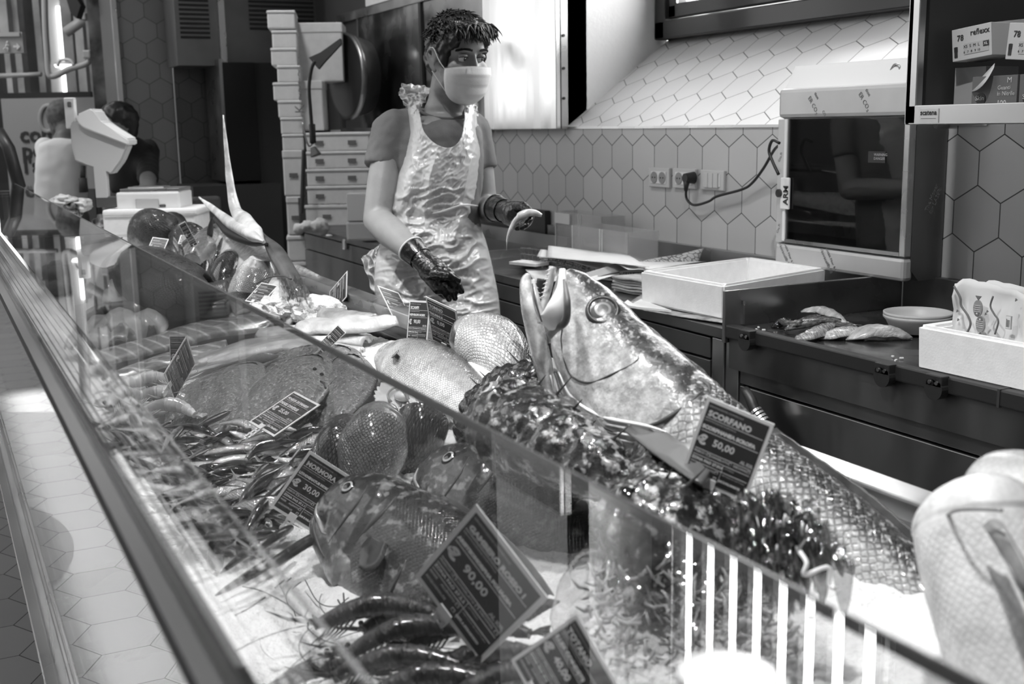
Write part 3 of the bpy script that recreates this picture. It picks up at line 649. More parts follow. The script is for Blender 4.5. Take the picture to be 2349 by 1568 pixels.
fillet('silvery fillet at the lower left front of the pile',[(1825,778,.0),(1850,776,.006),(1885,760,.014),(1915,745,.02)],.055,.016,M('silver_skin',.30,.16,.2,noise_=.7,nscale=70,stretch=(1,4,1),coat=1,bump=.4))
fillet('ribbed silver fillet in front centre of the pile',[(1880,778,0),(1915,770,.008),(1950,764,.01),(1985,762,.006)],.06,.016,M('ribbed_fillet',.5,.2,noise_=.5,nscale=70,stretch=(1,6,1),coat=1))
fillet('long pale fillet at the right end of the pile',[(1940,780,0),(1985,768,.01),(2040,768,.01),(2092,778,.0)],.075,.022,flt)
fillet('dark skin edge between the two silver fillets',[(1905,745,.018),(1940,752,.016),(1965,756,.014),(1990,752,.01)],.03,.012,fdk)
for k,(x,y) in enumerate(((2048,819),(2068,823),(2055,828),(1740,752),(1752,758),(1745,762),(1735,757))):
    p=at(x,y,z=BZ+.006); g=G(); g.box((0,0,.002),(.007+.002*(k%3),.004,.004),paperw,Matrix.Rotation(k,3,'Z'),.001); ob=g.build('fish_scrap'); ob.location=p
    lab(ob,'small white fish scrap on the dark filleting board','scrap','white scraps on the board')
# bowl stack
p=at(2108,745,z=BZ+.006); p=V((-2.04,2.20,BZ+.006)); 
c0=at(2027,718,z=.935); c1=at(2185,718,z=.935); p=V(((c0.x+c1.x)/2,(c0.y+c1.y)/2,BZ+.006)); R=(c1-c0).length/2
for k,(r0,dz,lbv) in enumerate(((.0,0,'pale plastic bowl at the bottom of the nested pair near the wall'),(.003,.007,'upper pale plastic bowl of the nested pair near the wall'))):
    g=G(); g.lathe([(0,.004+dz),(R*.62,.004+dz),(R*.74,.006+dz),(R*.93,.034+dz),(R*1.0,.040+dz),(R*1.0,.046+dz),(R*.96,.046+dz),(R*.9,.036+dz),(R*.7,.012+dz),(0,.010+dz)],(0,0,0),(0,0,1),M('pale_plastic',.55,.4),48)
    ob=g.build('plastic_bowl'); ob.location=p; lab(ob,lbv,'bowl','nested bowls on the board')
# paper bag with fish print
t=thing('paper_bag','white paper bag printed with two fish and wavy lines standing in the foam box','bag',(-1.52,1.98,.9)); o=t.location.copy()
top=[(2190,650),(2205,640),(2240,648),(2290,662),(2335,672),(2375,690)]
y=1.86; Q=[at(x,yy,y=y) for x,yy in top]; rows=[]
topc=cat_rom(Q,20)
for j in range(13):
    v=j/12; rows.append([V((q.x+ (.006*math.sin(j*1.3+i*.9))*v*0+.0,y+.012*noise.noise(V((i*.4,j*.35,3)))+.02*math.sin(i/20*PI)*v,.905*(1-v)+q.z*v+.004*noise.noise(V((i*.5,j*.5,1))))) for i,q in enumerate(topc)])
g=G(); g.slab(rows,.001,paperw); 
rows2=[[p+V((.004,.07+.01*noise.noise(p*30),-.008)) for p in r] for r in rows]; g.slab(rows2,.001,paperw)
side=[[r[0].lerp(r2[0],k/4) for k in range(5)] for r,r2 in zip(rows,rows2)]; g.slab(side,.001,paperw)
g.build('bag_body',parent=t,off=o)
g=G(); Y=y-.010
def onp(px,py): p=at(px,py,y=y); return V((p.x,y-.012,p.z))
g.tube(cat_rom([onp(a,b)+V((0,.0,0)) for a,b in ((2198,655),(2212,680),(2215,700),(2230,722),(2236,742),(2228,762))],24),.0022,inkg,6)
g.tube(cat_rom([onp(a,b) for a,b in ((2288,678),(2282,700),(2290,718),(2300,735),(2292,765))],24),.0018,inkg,6)
for (x,yy,s) in ((2252,706,1),(2258,742,-1)):
    c=onp(x,yy); pts=[c+V((.011*math.cos(a)*(1 if abs(math.cos(a))>0 else 1),0,.017*math.sin(a))) for a in [k*PI/8 for k in range(16)]]
    g.prism(pts,(0,.003,0),M('fish_print',.30,.7)); tip=c+V((0,0,.017*s)); g.prism([tip,tip+V((.007,0,.008*s)),tip+V((-.007,0,.008*s))],(0,.003,0),inkg)
    hd=c-V((0,0,.012*s)); g.cyl(hd+V((0,-.001,.002*s)),hd+V((0,.003,.002*s)),.0055,inkg,seg=16); g.cyl(hd+V((0,-.0015,.002*s)),hd+V((0,.001,.002*s)),.0018,white,seg=10)
    for q in range(4): g.cyl(c+V((-.008,-.001,(q-1.5)*.004)),c+V((.008,-.001,(q-1.5)*.004)),.0004,paperw,seg=4)
for x,yy in ((2203,715),(2205,735),(2338,690),(2268,722),(2272,716)): 
    c=onp(x,yy); g.prism([c,c+V((.005,0,.003)),c+V((.001,0,.006))],(0,.002,0),inkg)
c=onp(2316,752); g.bx(c.x,c.x+.013,c.y,c.y+.002,c.z-.0,c.z+.026,M('print_outline',.4,.7)); g.bx(c.x+.0012,c.x+.0118,c.y-.001,c.y+.002,c.z+.0012,c.z+.0248,paperw)
for q in range(4): g.bx(c.x+.003,c.x+.0038,c.y-.002,c.y,c.z+.004,c.z+.02,inkg) if q==0 else g.bx(c.x+.003+q*.002,c.x+.0036+q*.002,c.y-.002,c.y,c.z+.004,c.z+.018,inkg)
g.build('bag_print',parent=t,off=o)
# left bench clutter
BLY=BF
g=G(); a=at(688,540,z=BZ); 
t=thing('bench_splash_panel','dark upright panel along the far left end of the worktop','panel',(BLX+.1,2.2,BZ)); o=t.location.copy()
pa=at(686,490,y=BF); pb=at(800,478,y=WY-.1)
g=G(); g.bx(BLX-.02,BLX,BF,WY-.01,BZ-.05,BZ+.15,darkg); g.bx(BLX,-4.4,WY-.03,WY-.006,BZ,BZ+.15,dark); g.build('panel',parent=t,off=o)
# crumpled cloth
c=at(722,521,z=BZ+.03); g=G(); rnd=random.Random(3)
for dx,dz,r in ((-.085,-.004,.030),(-.06,.0,.022),(-.04,.014,.03),(-.015,.004,.022),(.015,.01,.035),(.03,.018,.036),(.045,.0,.03),(.04,-.02,.02)): g.ball(c+RIGHT*dx*.95+V((0,0,dz-.005)),(r*1.1,r,r*.95),None)
lab(remesh(g,'crumpled_cloth',.006,M('cloth_white',.6,.8,bump=.4,bscale=60),off=c,smooth=3,disp=lambda p,n:.006*noise.noise(p*55)),'crumpled pale cloth on the left end of the worktop','cloth')
g=G(); q=at(755,543,z=BZ); g.ball(q+V((0,0,.006)),(.03,.015,.006),None); lab(g.build('cloth_scrap',M('cloth_white',.6)),'small flat pale scrap right of the crumpled cloth','scrap')
# white bucket and lightning-marked carton
d0=5.38
p0=at(797,446,d=d0); p1=at(866,507,d=d0)
t=thing('carton','white carton with a dark zigzag mark standing on the bucket behind the man\'s arm','box',at(830,505,d=d0)); o=t.location.copy(); hf=V((RIGHT.x,RIGHT.y,0)).normalized(); hb=V((-hf.y,hf.x,0))
def cbox(g,px0,px1,py0,py1,d,dep,mat,bev=.003):
    a=atv(px0,py1,d); w=(px1-px0)*d/F; h=(py1-py0)*d/F; c=a+hf*w/2+V((0,0,h/2))+hb*dep/2
    g.box(c,(w,dep,h),mat,Matrix((hf,hb,V((0,0,1)))).transposed(),bev); return c
g=G(); cbox(g,797,875,446,507,d0,.1,white); g.build('carton_body',parent=t,off=o)
g=G(); z=[at(x,y,d=d0-.004) for x,y in ((812,462),(805,478),(818,478),(808,500))]; g.tube(z,.003,inkg,6); g.build('zigzag_mark',parent=t,off=o)
t=thing('plastic_tub','stained white plastic tub with rounded base, under the zigzag carton','tub',at(830,555,d=d0)); o=t.location.copy()
g=G(); cbox(g,795,878,509,554,d0,.12,M('tub_white',.6,.4),.012); g.build('tub_body',parent=t,off=o)
g=G()
for x,y,r in ((806,515,.008),(820,517,.008),(812,527,.003),(808,533,.004),(815,541,.003),(826,542,.004),(838,528,.005)): q=at(x,y,d=d0-.003); g.ball(q,(r,.003,r*.8),inkg,seg=8)
g.tube([at(833,541,d=d0-.004),at(845,532,d=d0-.004)],.004,ink,6); g.build('stains',parent=t,off=o)
g=G(); q=at(790,560,y=BF); g.box((0,0,0),(.036,.006,.05),white,None,.008); ob=g.build('label_holder'); ob.location=q; lab(ob,'small rounded white tag fixed to the bench front beside the man','tag')
# ---------------------------------------------------------------- refrigerated display counter
XR,XL=.12,-6.15; GZ=1.16; GY0,GY1=.112,.383
xj=[XR,-.41,-2.90,-5.46,XL]
rimL=M('rim_steel',.72,.3,1,noise_=.12,nscale=8,rvar=.08); rimD=M('rim_inner',.30,.35,1,noise_=.2,nscale=10)
t=thing('display_counter','long glass-fronted steel fish counter heaped with ice and seafood','counter',(-3.5,.6,0)); CO=t.location.copy(); CT=t
g=G(); g.bx(XL,XR,.16,1.05,.0,.70,darkg); g.build('base',parent=t,off=CO)
g=G(); g.prism([(XR,.145,.70),(XR,1.0,.875),(XR,1.0,.86),(XR,.145,.685)],(XL-XR,0,0),steelM); g.bx(XL,XR,.10,.145,.60,.72,steelM,.004); g.build('tray',parent=t,off=CO)
g=G(); g.bx(XL,XR,1.012,1.064,.90,.95,rimL,.004); g.bx(XL,XR,.985,1.013,.86,.925,rimD,.003); g.bx(XL,XR,.965,.986,.86,.905,rimD,.003); g.build('rear_rim',parent=t,off=CO)
g=G(); g.bx(XL,XR,1.05,1.062,.0,.90,steel); g.build('rear_panel',parent=t,off=CO)
gg=glassmat('counter_glass',.965,.035,.95)
for a,b in zip(xj[:-1],xj[1:]):
    g=G(); g.bx(b+.003,a-.003,GY0+.042,GY1,GZ-.006,GZ,gg); g.build('top_glass',parent=t,off=CO)
    g=G(); g.bx(b+.003,a-.003,GY0-.006,GY0,.72,GZ-.042,gg); g.build('front_glass',parent=t,off=CO)
    g=G(); g.bx(b+.003,a-.003,GY1,GY1+.0015,GZ-.007,GZ+.001,M('glass_edge',.10,.2,spec=.8)); g.build('glass_edge',parent=t,off=CO)
# rounded thick corner
m,nt,p=newmat('corner_glass'); p.inputs['Transmission Weight'].default_value=1; p.inputs['Roughness'].default_value=0.02; p.inputs['IOR'].default_value=1.22; p.inputs['Base Color'].default_value=(.93,.93,.93,1)
def arc(r,n=11): return [(GY0+.042-r*math.cos(k/n*PI/2),GZ-.042+r*math.sin(k/n*PI/2)) for k in range(n+1)]
o_,i_=arc(.046),arc(.037)[::-1]
g=G(); g.prism([(XR,y,z-.004) for y,z in o_+i_],(XL-XR,0,0),m)
for f in g.bm.faces: f.smooth=False
g.build('corner_glass',parent=t,off=CO)
g=G(); g.bx(XL,XR,GY0-.014,GY0+.008,GZ-.050,GZ-.036,M('profile_grey',.10,.7,0,spec=.2)); g.bx(XL,XR,GY0+.008,GY0+.014,GZ-.049,GZ-.038,black); g.build('corner_profile',parent=t,off=CO)
g=G(); g.bx(XL,XR,.105,.125,.722,.735,steelL,.002); g.bx(XL,XR,.085,.10,.59,.61,steelM); g.build('bottom_profile',parent=t,off=CO)
for x in (-2.90,-5.46,-.39):
    g=G(); g.cyl((x,.30,.75),(x,.30,GZ-.004),.012,steelL); g.cyl((x,.30,GZ-.012),(x,.30,GZ-.004),.022,steelL); g.build('glass_post',parent=t,off=CO)
# ice
ICEM=[(-1.05,.80,.16,.35,.055),(-.72,.86,.2,.2,.03),(-1.55,.86,.2,.16,.04),(-3.7,.85,.6,.15,.05),(-1.35,.38,.22,.14,.015),(-2.4,.86,.4,.14,.02)]
def icez(x,y):
    z=bedz(y)+.010*noise.noise(V((x*7,y*7,0)))+.004*noise.noise(V((x*35,y*35,2)))+.0025*noise.noise(V((x*110,y*110,4)))
    for a,b,sx,sy,h in ICEM: z+=h*math.exp(-((x-a)/sx)**2-((y-b)/sy)**2)
    return z
icem=M('crushed_ice',.80,.42,noise_=.06,nscale=60,bump=.8,bscale=160,coat=.3)
g=G(); nx,ny=520,90; vs=[]
for i in range(nx+1):
    x=-.15-(-.15-XL)*(i/nx)**1.35; vs.append([g.bm.verts.new((x,.235+.715*j/ny,icez(x,.235+.715*j/ny)-(.006 if j else .03))) for j in range(ny+1)])
for i in range(nx):
    for j in range(ny): f=g.bm.faces.new((vs[i][j],vs[i+1][j],vs[i+1][j+1],vs[i][j+1])); f.smooth=True
ob=g.build('crushed_ice',icem); lab(ob,'bed of white crushed ice filling the whole fish counter','ice',kind='stuff')
# ---------------------------------------------------------------- fish library
eyeD=M('eye_dark',.01,.06,coat=1); eyeR=M('eye_ring',.45,.15,coat=1); eyeC=M('eye_cloud',.22,.12,coat=1); eyeW=M('eye_pale',.7,.1,coat=1)
class Body:
    def __init__(s,path,up,tab,nr=60,ns=28,gill=None,gdep=.05,mouth=None,lump=0,lscale=25,flat=1.0,boxy=1.0,seed=0,shear=0):
        s.P=cat_rom(path,nr); s.nr=nr; s.ns=ns; s.tab=tab; s.gill=gill; s.gdep=gdep; s.mouth=mouth; s.lump=lump; s.ls=lscale; s.boxy=boxy; s.seed=seed
        s.L=sum((s.P[i+1]-s.P[i]).length for i in range(nr)); s.F=[]
        up=V(up); 
        for i in range(nr+1):
            t=(s.P[min(i+1,nr)]-s.P[max(i-1,0)]).normalized(); u=(up-t*up.dot(t)).normalized(); s.F.append((t,u,u.cross(t)))
    def fr(s,t):
        k=max(0,min(s.nr-1e-6,t*s.nr)); i=int(k); f=k-i; p=s.P[i].lerp(s.P[i+1],f); a,b=s.F[i],s.F[min(i+1,s.nr)]
        return p,a[0].lerp(b[0],f),a[1].lerp(b[1],f),a[2].lerp(b[2],f)
    def pt(s,t,a,out=0):
        p,T,U,S=s.fr(t); hu,hd,w=interp(s.tab,t)[:3]; c,sn=math.cos(a),math.sin(a); sg=1 if sn>=0 else -1
        h=hu if c>0 else hd; k=1.0
        if s.gill:
            tg=s.gill*(1-.10*(c+.1)**2); lat=abs(sn)**.6
            d=t-tg
            if d<0: k+=s.gdep*lat*max(0,1+d/(s.gill*.6))
            elif d<.015: k-=s.gdep*.9*lat*(1-d/.015)
        if s.mouth:
            tm,dm=s.mouth; 
            if t<tm:
                e=(c-(dm-.8*t))/.13; k-=.28*math.exp(-e*e)*abs(sn)
        x=w*sg*abs(sn)**s.boxy*k; z=h*c*k
        v=p+S*x+U*z; n=(S*(sn/max(w,1e-4))+U*(c/max(h,1e-4))).normalized()
        if s.lump: v=v+n*s.lump*(noise.noise(v*s.ls+V((s.seed,0,0)))+.5*noise.noise(v*s.ls*2.3))
        return v+n*out
    def nrm(s,t,a):
        e=.01; p=s.pt(t,a); n=(s.pt(t,a+e)-p).cross(s.pt(min(1,t+e),a)-p); n.normalize()
        return n if n.dot(p-s.fr(t)[0])>0 else -n
    def mesh(s,name,mat,parent,off):
        bm=bmesh.new(); l1=bm.loops.layers.uv.new('dv'); l2=bm.loops.layers.uv.new('met'); rings=[]
        for i in range(s.nr+1):
            rings.append([bm.verts.new(s.pt(i/s.nr,2*PI*j/s.ns)-off) for j in range(s.ns)])
        mh=max(interp(s.tab,k/10)[0] for k in range(11))
        def uv(i,j):
            a=2*PI*j/s.ns; c=math.cos(a); return (.5+.5*c,i/s.nr),(i/s.nr*s.L,(a if a<=PI else 2*PI-a)/PI*mh*2.6)
        for i in range(s.nr):
            for j in range(s.ns):
                k=(j+1)%s.ns; f=bm.faces.new((rings[i][j],rings[i+1][j],rings[i+1][k],rings[i][k])); f.smooth=True
                for lp,(a,b) in zip(f.loops,((i,j),(i+1,j),(i+1,j+1),(i,j+1))): u=uv(a,b); lp[l1].uv=u[0]; lp[l2].uv=u[1]
        f=bm.faces.new(rings[0][::-1]); f=bm.faces.new(rings[-1])
        bmesh.ops.recalc_face_normals(bm,faces=bm.faces)
        me=bpy.data.meshes.new(name); bm.to_mesh(me); bm.free(); me.materials.append(mat)
        ob=bpy.data.objects.new(name,me); C.objects.link(ob); ob.parent=parent; return ob
def eye(b,t,a,r,parent,off,mats=None,dome=.35,name='eye',sink=.15):
    p=b.pt(t,a); n=b.nrm(t,a); mats=mats or (eyeD,eyeR,eyeC)
    g=G(); g.lathe([(0,dome*r),(.42*r,dome*r*.9),(.45*r,dome*r*.88),(.62*r,dome*r*.72),(.66*r,dome*r*.68),(.92*r,dome*r*.2),(1.05*r,-.1*r),(1.1*r,-.5*r)],p-n*r*sink,n,[mats[0],mats[0],mats[1],mats[1],mats[2],mats[2],mats[2]],20)
    return g.build(name,parent=parent,off=off)
def fin(b,base,tips,parent,off,mat,name,nr=26,th=.0015,ridge=.0012,jag=.06,curl=0):
    """base / tips: polylines; ribbed membrane"""
    A=cat_rom(base,nr); Bq=cat_rom(tips,nr); P=[]
    n=((Bq[nr//2]-A[nr//2]).cross(A[-1]-A[0])).normalized(); rnd=random.Random(nr+len(name))
    for i in range(nr+1):
        r=[]; q=1-jag*(i%2)-jag*.4*rnd.random()
        for j in range(6):
            v=j/5*q; r.append(A[i].lerp(Bq[i],v)+n*(ridge*(1 if i%2 else -1)*min(1,v*3)+curl*math.sin(v*PI)))
        P.append(r)
    g=G(); g.slab(P,th,mat); return g.build(name,parent=parent,off=off)
FS={ # t, up, down, halfwidth as fractions of length
 'bream':[(0,.012,.02,.012),(.05,.06,.05,.035),(.12,.11,.09,.06),(.25,.16,.13,.075),(.4,.18,.15,.075),(.6,.14,.12,.06),(.8,.06,.06,.03),(.9,.035,.035,.016),(.96,.035,.035,.01),(1,.03,.03,.006)],
 'slim':[(0,.008,.01,.006),(.05,.03,.03,.02),(.15,.055,.05,.04),(.35,.075,.07,.052),(.6,.065,.06,.045),(.82,.035,.03,.022),(.92,.018,.018,.011),(1,.014,.014,.006)],
 'bass':[(0,.01,.014,.01),(.06,.045,.045,.035),(.2,.09,.085,.062),(.4,.115,.105,.075),(.65,.085,.08,.055),(.85,.04,.038,.025),(1,.028,.028,.01)],
 'round':[(0,.05,.05,.05),(.06,.10,.09,.10),(.2,.13,.12,.14),(.45,.125,.115,.13),(.7,.08,.08,.08),(.9,.04,.04,.035),(1,.02,.02,.02)],
 'eel':[(0,.01,.01,.01),(.04,.035,.035,.035),(.2,.05,.05,.05),(.6,.05,.05,.048),(.9,.03,.03,.028),(1,.008,.008,.006)]}
def scaled(name,L,h=1,w=1): return [(t,u*L*h,d*L*h,x*L*w) for t,u,d,x in FS[name]]
def camside(b,t=.3):
    p,T,U,S=b.fr(t); return 1 if S.dot(CAM-p)>0 else -1
def fish(label,path,up,tab,mat,finm,cat='fish',name='whole_fish',group=None,gill=.26,mouth=(.12,-.15),eye_=(.11,1.05,.018),emats=None,pect=None,dorsal=None,tail=True,nr=60,ns=28,lump=0,lscale=25,seed=0,gdep=.05,tailsz=.16,boxy=1,two=False,dome=.35):
    path=[V(p) for p in path]; L=sum((path[i+1]-path[i]).length for i in range(len(path)-1))
    if isinstance(tab,str): tab=scaled(tab,L)
    elif isinstance(tab,tuple): tab=scaled(tab[0],L,*tab[1:])
    root=thing(name,label,cat,path[len(path)//2],group); off=root.location.copy()
    b=Body(path,up,tab,nr,ns,gill,gdep,mouth,lump,lscale,seed=seed,boxy=boxy); b.mesh('body',mat,root,off); s=camside(b)
    if eye_:
        for q in ((s,-s) if two else (s,)): eye(b,eye_[0],q*eye_[1],eye_[2],root,off,emats,dome)
    if pect: # (t,angle,len,width,droop)
        t,a,l,wd,dr=pect; p=b.pt(t,s*a,.001); P0,T,U,S=b.fr(t); n=b.nrm(t,s*a); dirn=(T*1.0-U*dr+n*.35).normalized(); lat=(U-dirn*U.dot(dirn)).normalized()
        base=[p+lat*wd*.16*k for k in (1,0,-1)]; tips=[p+dirn*l*f+lat*wd*k for f,k in ((.75,.55),(1,.15),(.85,-.3),(.5,-.5))]
        fin(b,base,tips,root,off,finm,'pectoral_fin',22)
    if dorsal: # (t0,t1,height,spiky)
        t0,t1,h,sp=dorsal; N=22; base=[b.pt(t0+(t1-t0)*k/8,0,-.002) for k in range(9)]
        tips=[b.pt(t0+(t1-t0)*k/8,0,0)+b.fr(t0)[2]*h*(.35+.65*math.sin(PI*min(1,.15+k/8*.9)))+b.fr(t0)[1]*h*.5 for k in range(9)]
        fin(b,base,tips,root,off,finm,'dorsal_fin',30,jag=.22 if sp else .06)
    if tail:
        P0,T,U,S=b.fr(1); h=L*tailsz; base=[P0+U*k*interp(b.tab,1)[0]*.9-T*.004 for k in (1,.3,-.3,-1)]; tips=[P0+T*h*1.05+U*h*.75,P0+T*h*.62+U*h*.25,P0+T*h*.62-U*h*.25,P0+T*h*1.05-U*h*.75]
        fin(b,base,tips,root,off,finm,'tail_fin',26)
    root['_b']=0; del root['_b']
    return root,b,off
# ---------------------------------------------------------------- seafood on the ice
finD=M('fin_dark',.05,.3,coat=.6,noise_=.4,nscale=40); finG=M('fin_grey',.22,.3,coat=.5,noise_=.3,nscale=40); finP=M('fin_pale',.5,.3,coat=.5,noise_=.3,nscale=40)
# --- giant croaker rearing out of the heap
PX=lambda *a:[at(x,y,y=yy) for x,y,yy in a]
KC=1.17
PXK=lambda *a:[at(x,y,y=yy*KC) for x,y,yy in a]
cro=fishmat('croaker_skin',.05,.56,.88,.42,42,.0082,.5,.30,.32,(.32,.66),headplain=.40,coat=.35,metal=.0,spk=.35,spkscale=120)
path=PXK((1296,622,.68),(1345,725,.70),(1430,838,.72),(1560,955,.735),(1700,1075,.75),(1850,1190,.765),(2000,1305,.775),(2150,1425,.78),(2265,1510,.785))
tab=[(0,.008,.010,.008),(.03,.024,.022,.018),(.09,.040,.042,.03),(.18,.050,.066,.044),(.28,.056,.078,.052),(.36,.056,.076,.052),(.5,.052,.066,.048),(.65,.050,.058,.042),(.8,.043,.046,.032),(.92,.026,.028,.018),(1,.014,.016,.01)]
tab=[(a,u*KC,d_*KC,w_*KC) for a,u,d_,w_ in tab]
root,b,off=fish('giant silver croaker rearing its open-jawed head out of the fish heap',path,RIGHT*.72+V((0,0,.70))-FWD*.12,tab,cro,finD,gill=.40,gdep=.085,mouth=None,eye_=(.145,.92,.0175),emats=(M('eye_mist',.09,.3,coat=.3),M('eye_mist_ring',.24,.35,coat=.3),M('eye_mist',.16,.15,coat=1)),nr=150,ns=72,dorsal=(.50,.97,.010,False),tail=False,lump=.0018,lscale=38,dome=.2)
s=camside(b)
# eye socket shade ring, nostril, preopercle ridge
g=G()
for k in range(26):
    pass
pr_=[b.pt(.13+.155*math.sin(k/16*PI*.55),s*(1.9-.0*k+ .0),.0) for k in range(2)]
def ridge(pts,r,mat,name,out=0.0):
    g=G(); g.tube(cat_rom([b.pt(t,s*a,out) for t,a in pts],40),[r*(.3+.7*math.sin(PI*min(1,k/40*.96+.02))) for k in range(41)],mat,8); return g.build(name,parent=root,off=off)
dk=M('gill_crease',.06,.5)  # dark tone of the crease tubes: shade in skin folds put into colour
ridge([(.105,1.95),(.15,2.2),(.21,2.30),(.26,2.05),(.295,1.65),(.31,1.25),(.30,1.0)],.0016,dk,'cheek_crease')
ridge([(.40,.62),(.408,1.0),(.405,1.4),(.39,1.85),(.35,2.3),(.29,2.6)],.0030,dk,'gill_opening',-.001)
ridge([(.38,.55),(.395,.45),(.41,.6)],.004,dk,'gill_notch',-.001)
ridge([(.10,.55),(.106,.52)],.002,black,'nostril')
g=G(); pe=b.pt(.145,s*.92); ne=b.nrm(.145,s*.92); g.lathe([(.0175,-.003),(.0195,.0005),(.0225,.0),(.0245,-.004)],pe,ne,M('eye_shade_ring',.035,.35),28); g.build('eye_shade_ring',parent=root,off=off)  # dark ring: shade of the eye socket put into the colour
# jaws
def loftpts(rows,mat,name,closed=True,par=None,of=None):
    """rows: (centre,halfA vec,halfB vec)"""
    g=G(); bm=g.bm; i=g.mi(mat); R=[]
    for c,a,bb in rows: R.append([bm.verts.new(c+a*math.cos(2*PI*k/20)+bb*math.sin(2*PI*k/20)) for k in range(20)])
    for p,q in zip(R[:-1],R[1:]):
        for k in range(20): f=bm.faces.new((p[k],p[(k+1)%20],q[(k+1)%20],q[k])); f.smooth=True; f.material_index=i
    bm.faces.new(R[0][::-1]); bm.faces.new(R[-1]); return g.build(name,parent=par or root,off=off if of is None else of)
Fd=FWD
jawm=fishmat('jaw_skin',.25,.5,.7,.4,40,0,rough=.22,bump=.4,coat=.7); jaww=M('jaw_pale',.82,.3,noise_=.08,nscale=30,coat=.4); mouthd=M('mouth_dark',.03,.5); gum=M('gum',.45,.3,noise_=.3,nscale=60,coat=.6)
Q=lambda x,y,yy=.67:at(x,y,y=yy*KC)
def strip(pts,par=root,name='part',mat=jawm,th=1.0):
    """pts: (px,py,half width px,y,half thickness m)"""
    C_=cat_rom([Q(x,y,yy) for x,y,w,yy,h in pts],24); rows=[]
    for i,c in enumerate(C_):
        u=i/24*(len(pts)-1); k=min(int(u),len(pts)-2); f=u-k; w=pts[k][2]*(1-f)+pts[k+1][2]*f; h=pts[k][4]*(1-f)+pts[k+1][4]*f
        T=(C_[min(i+1,24)]-C_[max(i-1,0)]).normalized(); d=(c-CAM).dot(FWD); A=T.cross(FWD).normalized()*(w*d/F); rows.append((c,A,FWD*h))
    return loftpts(rows,mat,name)
LJ=strip([(1212,628,6,.66,.01),(1207,648,15,.66,.02),(1214,700,20,.66,.026),(1228,760,22,.67,.03),(1245,830,22,.68,.034),(1262,900,14,.69,.03),(1285,940,6,.69,.02)],name='lower_jaw')
strip([(1222,640,4,.635,.004),(1227,670,8,.63,.006),(1236,710,9,.63,.006),(1248,742,5,.635,.004)],name='inner_lip',mat=gum)
strip([(1221,650,1.5,.625,.001),(1228,690,2.5,.621,.001),(1243,738,1.5,.624,.001)],name='lip_slit',mat=mouthd)
strip([(1203,665,3,.672,.01),(1218,760,8,.69,.012),(1236,850,9,.70,.02),(1243,880,3,.70,.01)],name='jaw_membrane_shade',mat=mouthd)  # dark strip: shadow on the throat membrane put into the colour
strip([(1268,612,9,.665,.012),(1258,660,9,.66,.012),(1246,705,8,.65,.01),(1238,742,6,.645,.008)],name='upper_jaw_bone',mat=gum)
strip([(1290,616,7,.655,.006),(1289,660,12,.645,.008),(1276,705,22,.635,.010),(1262,735,26,.632,.010),(1250,748,14,.632,.006)],name='maxilla',mat=jaww)
strip([(1294,640,4,.648,.006),(1301,690,8,.64,.008),(1298,735,9,.64,.008),(1275,755,8,.64,.006),(1258,770,10,.65,.01)],name='lip_fold',mat=M('lip_dark',.12,.35,noise_=.5,nscale=40))
strip([(1246,640,14,.70,.012),(1240,690,18,.70,.016),(1245,740,14,.70,.016),(1262,790,18,.69,.02)],name='mouth_interior',mat=mouthd)
for i,(x,y,s2) in enumerate([(1262+(-1)*k*2.2,618+k*10,-1) for k in range(7)]+[(1222+k*4.0,645+k*12,1) for k in range(7)]):
    a=Q(x,y,.65); g=G(); g.cyl(a,a+RIGHT*s2*.006+V((0,0,-.002)),.0013,paperw,r2=.0002,seg=6); g.build('tooth',parent=LJ,off=off)
# branchiostegal folds under the head
for k in range(4):
    strip([(1262+k*6,860-k*3,2,.665-.004*k,.004),(1285+k*9,930-k*6,4,.662-.003*k,.005),(1345+k*12,985-k*10,5,.665,.005),(1440+k*14,1012-k*12,4,.67,.005),(1520+k*4,1022-k*10,2,.68,.003)],name='throat_fold',mat=jaww if k%2 else gum)
# pelvic/pectoral fin lying beneath, long ribbed
g=G(); A=[at(x,y,y=yy*KC) for x,y,yy in ((1430,985,.66),(1500,1040,.62),(1580,1095,.60),(1610,1112,.605))]; Bq=[at(x,y,y=yy*KC) for x,y,yy in ((1470,975,.68),(1560,1010,.66),(1620,1050,.65),(1630,1085,.645))]
fin(b,A,Bq,root,off,M('fin_dull',.11,.35,coat=.4),'pectoral_fin',9,ridge=.0025,th=.003,jag=0)  # fin in one even dark grey
# --- snappers behind the glass
snp=fishmat('dentex_skin',.02,.075,.26,.35,26,.0045,.18,.3,.22,(.35,.74),headplain=.3,coat=.5,spk=.22,spkscale=60)
def Bp(*a): return [B(x,y,o) for x,y,o in a]
r1,b1,o1=fish('grey-brown snapper lying left of the red prawn price tag',[at(x,y,d=d) for x,y,d in ((729,1172,1.62),(835,1205,1.58),(960,1285,1.50),(1085,1390,1.42),(1210,1520,1.33),(1340,1680,1.25))],RIGHT*.62+UPV*.78+FWD*.12,[(0,.022,.028,.010),(.04,.046,.050,.024),(.12,.066,.074,.036),(.25,.078,.092,.043),(.45,.085,.10,.046),(.7,.075,.09,.04),(1,.04,.045,.02)],snp,finD,gill=.27,gdep=.09,eye_=(.135,1.0,.0135),emats=(eyeD,eyeR,eyeD),pect=(.31,1.75,.075,.05,.25),nr=90,ns=44,mouth=(.11,-.25),dorsal=(.35,.85,.008,False))
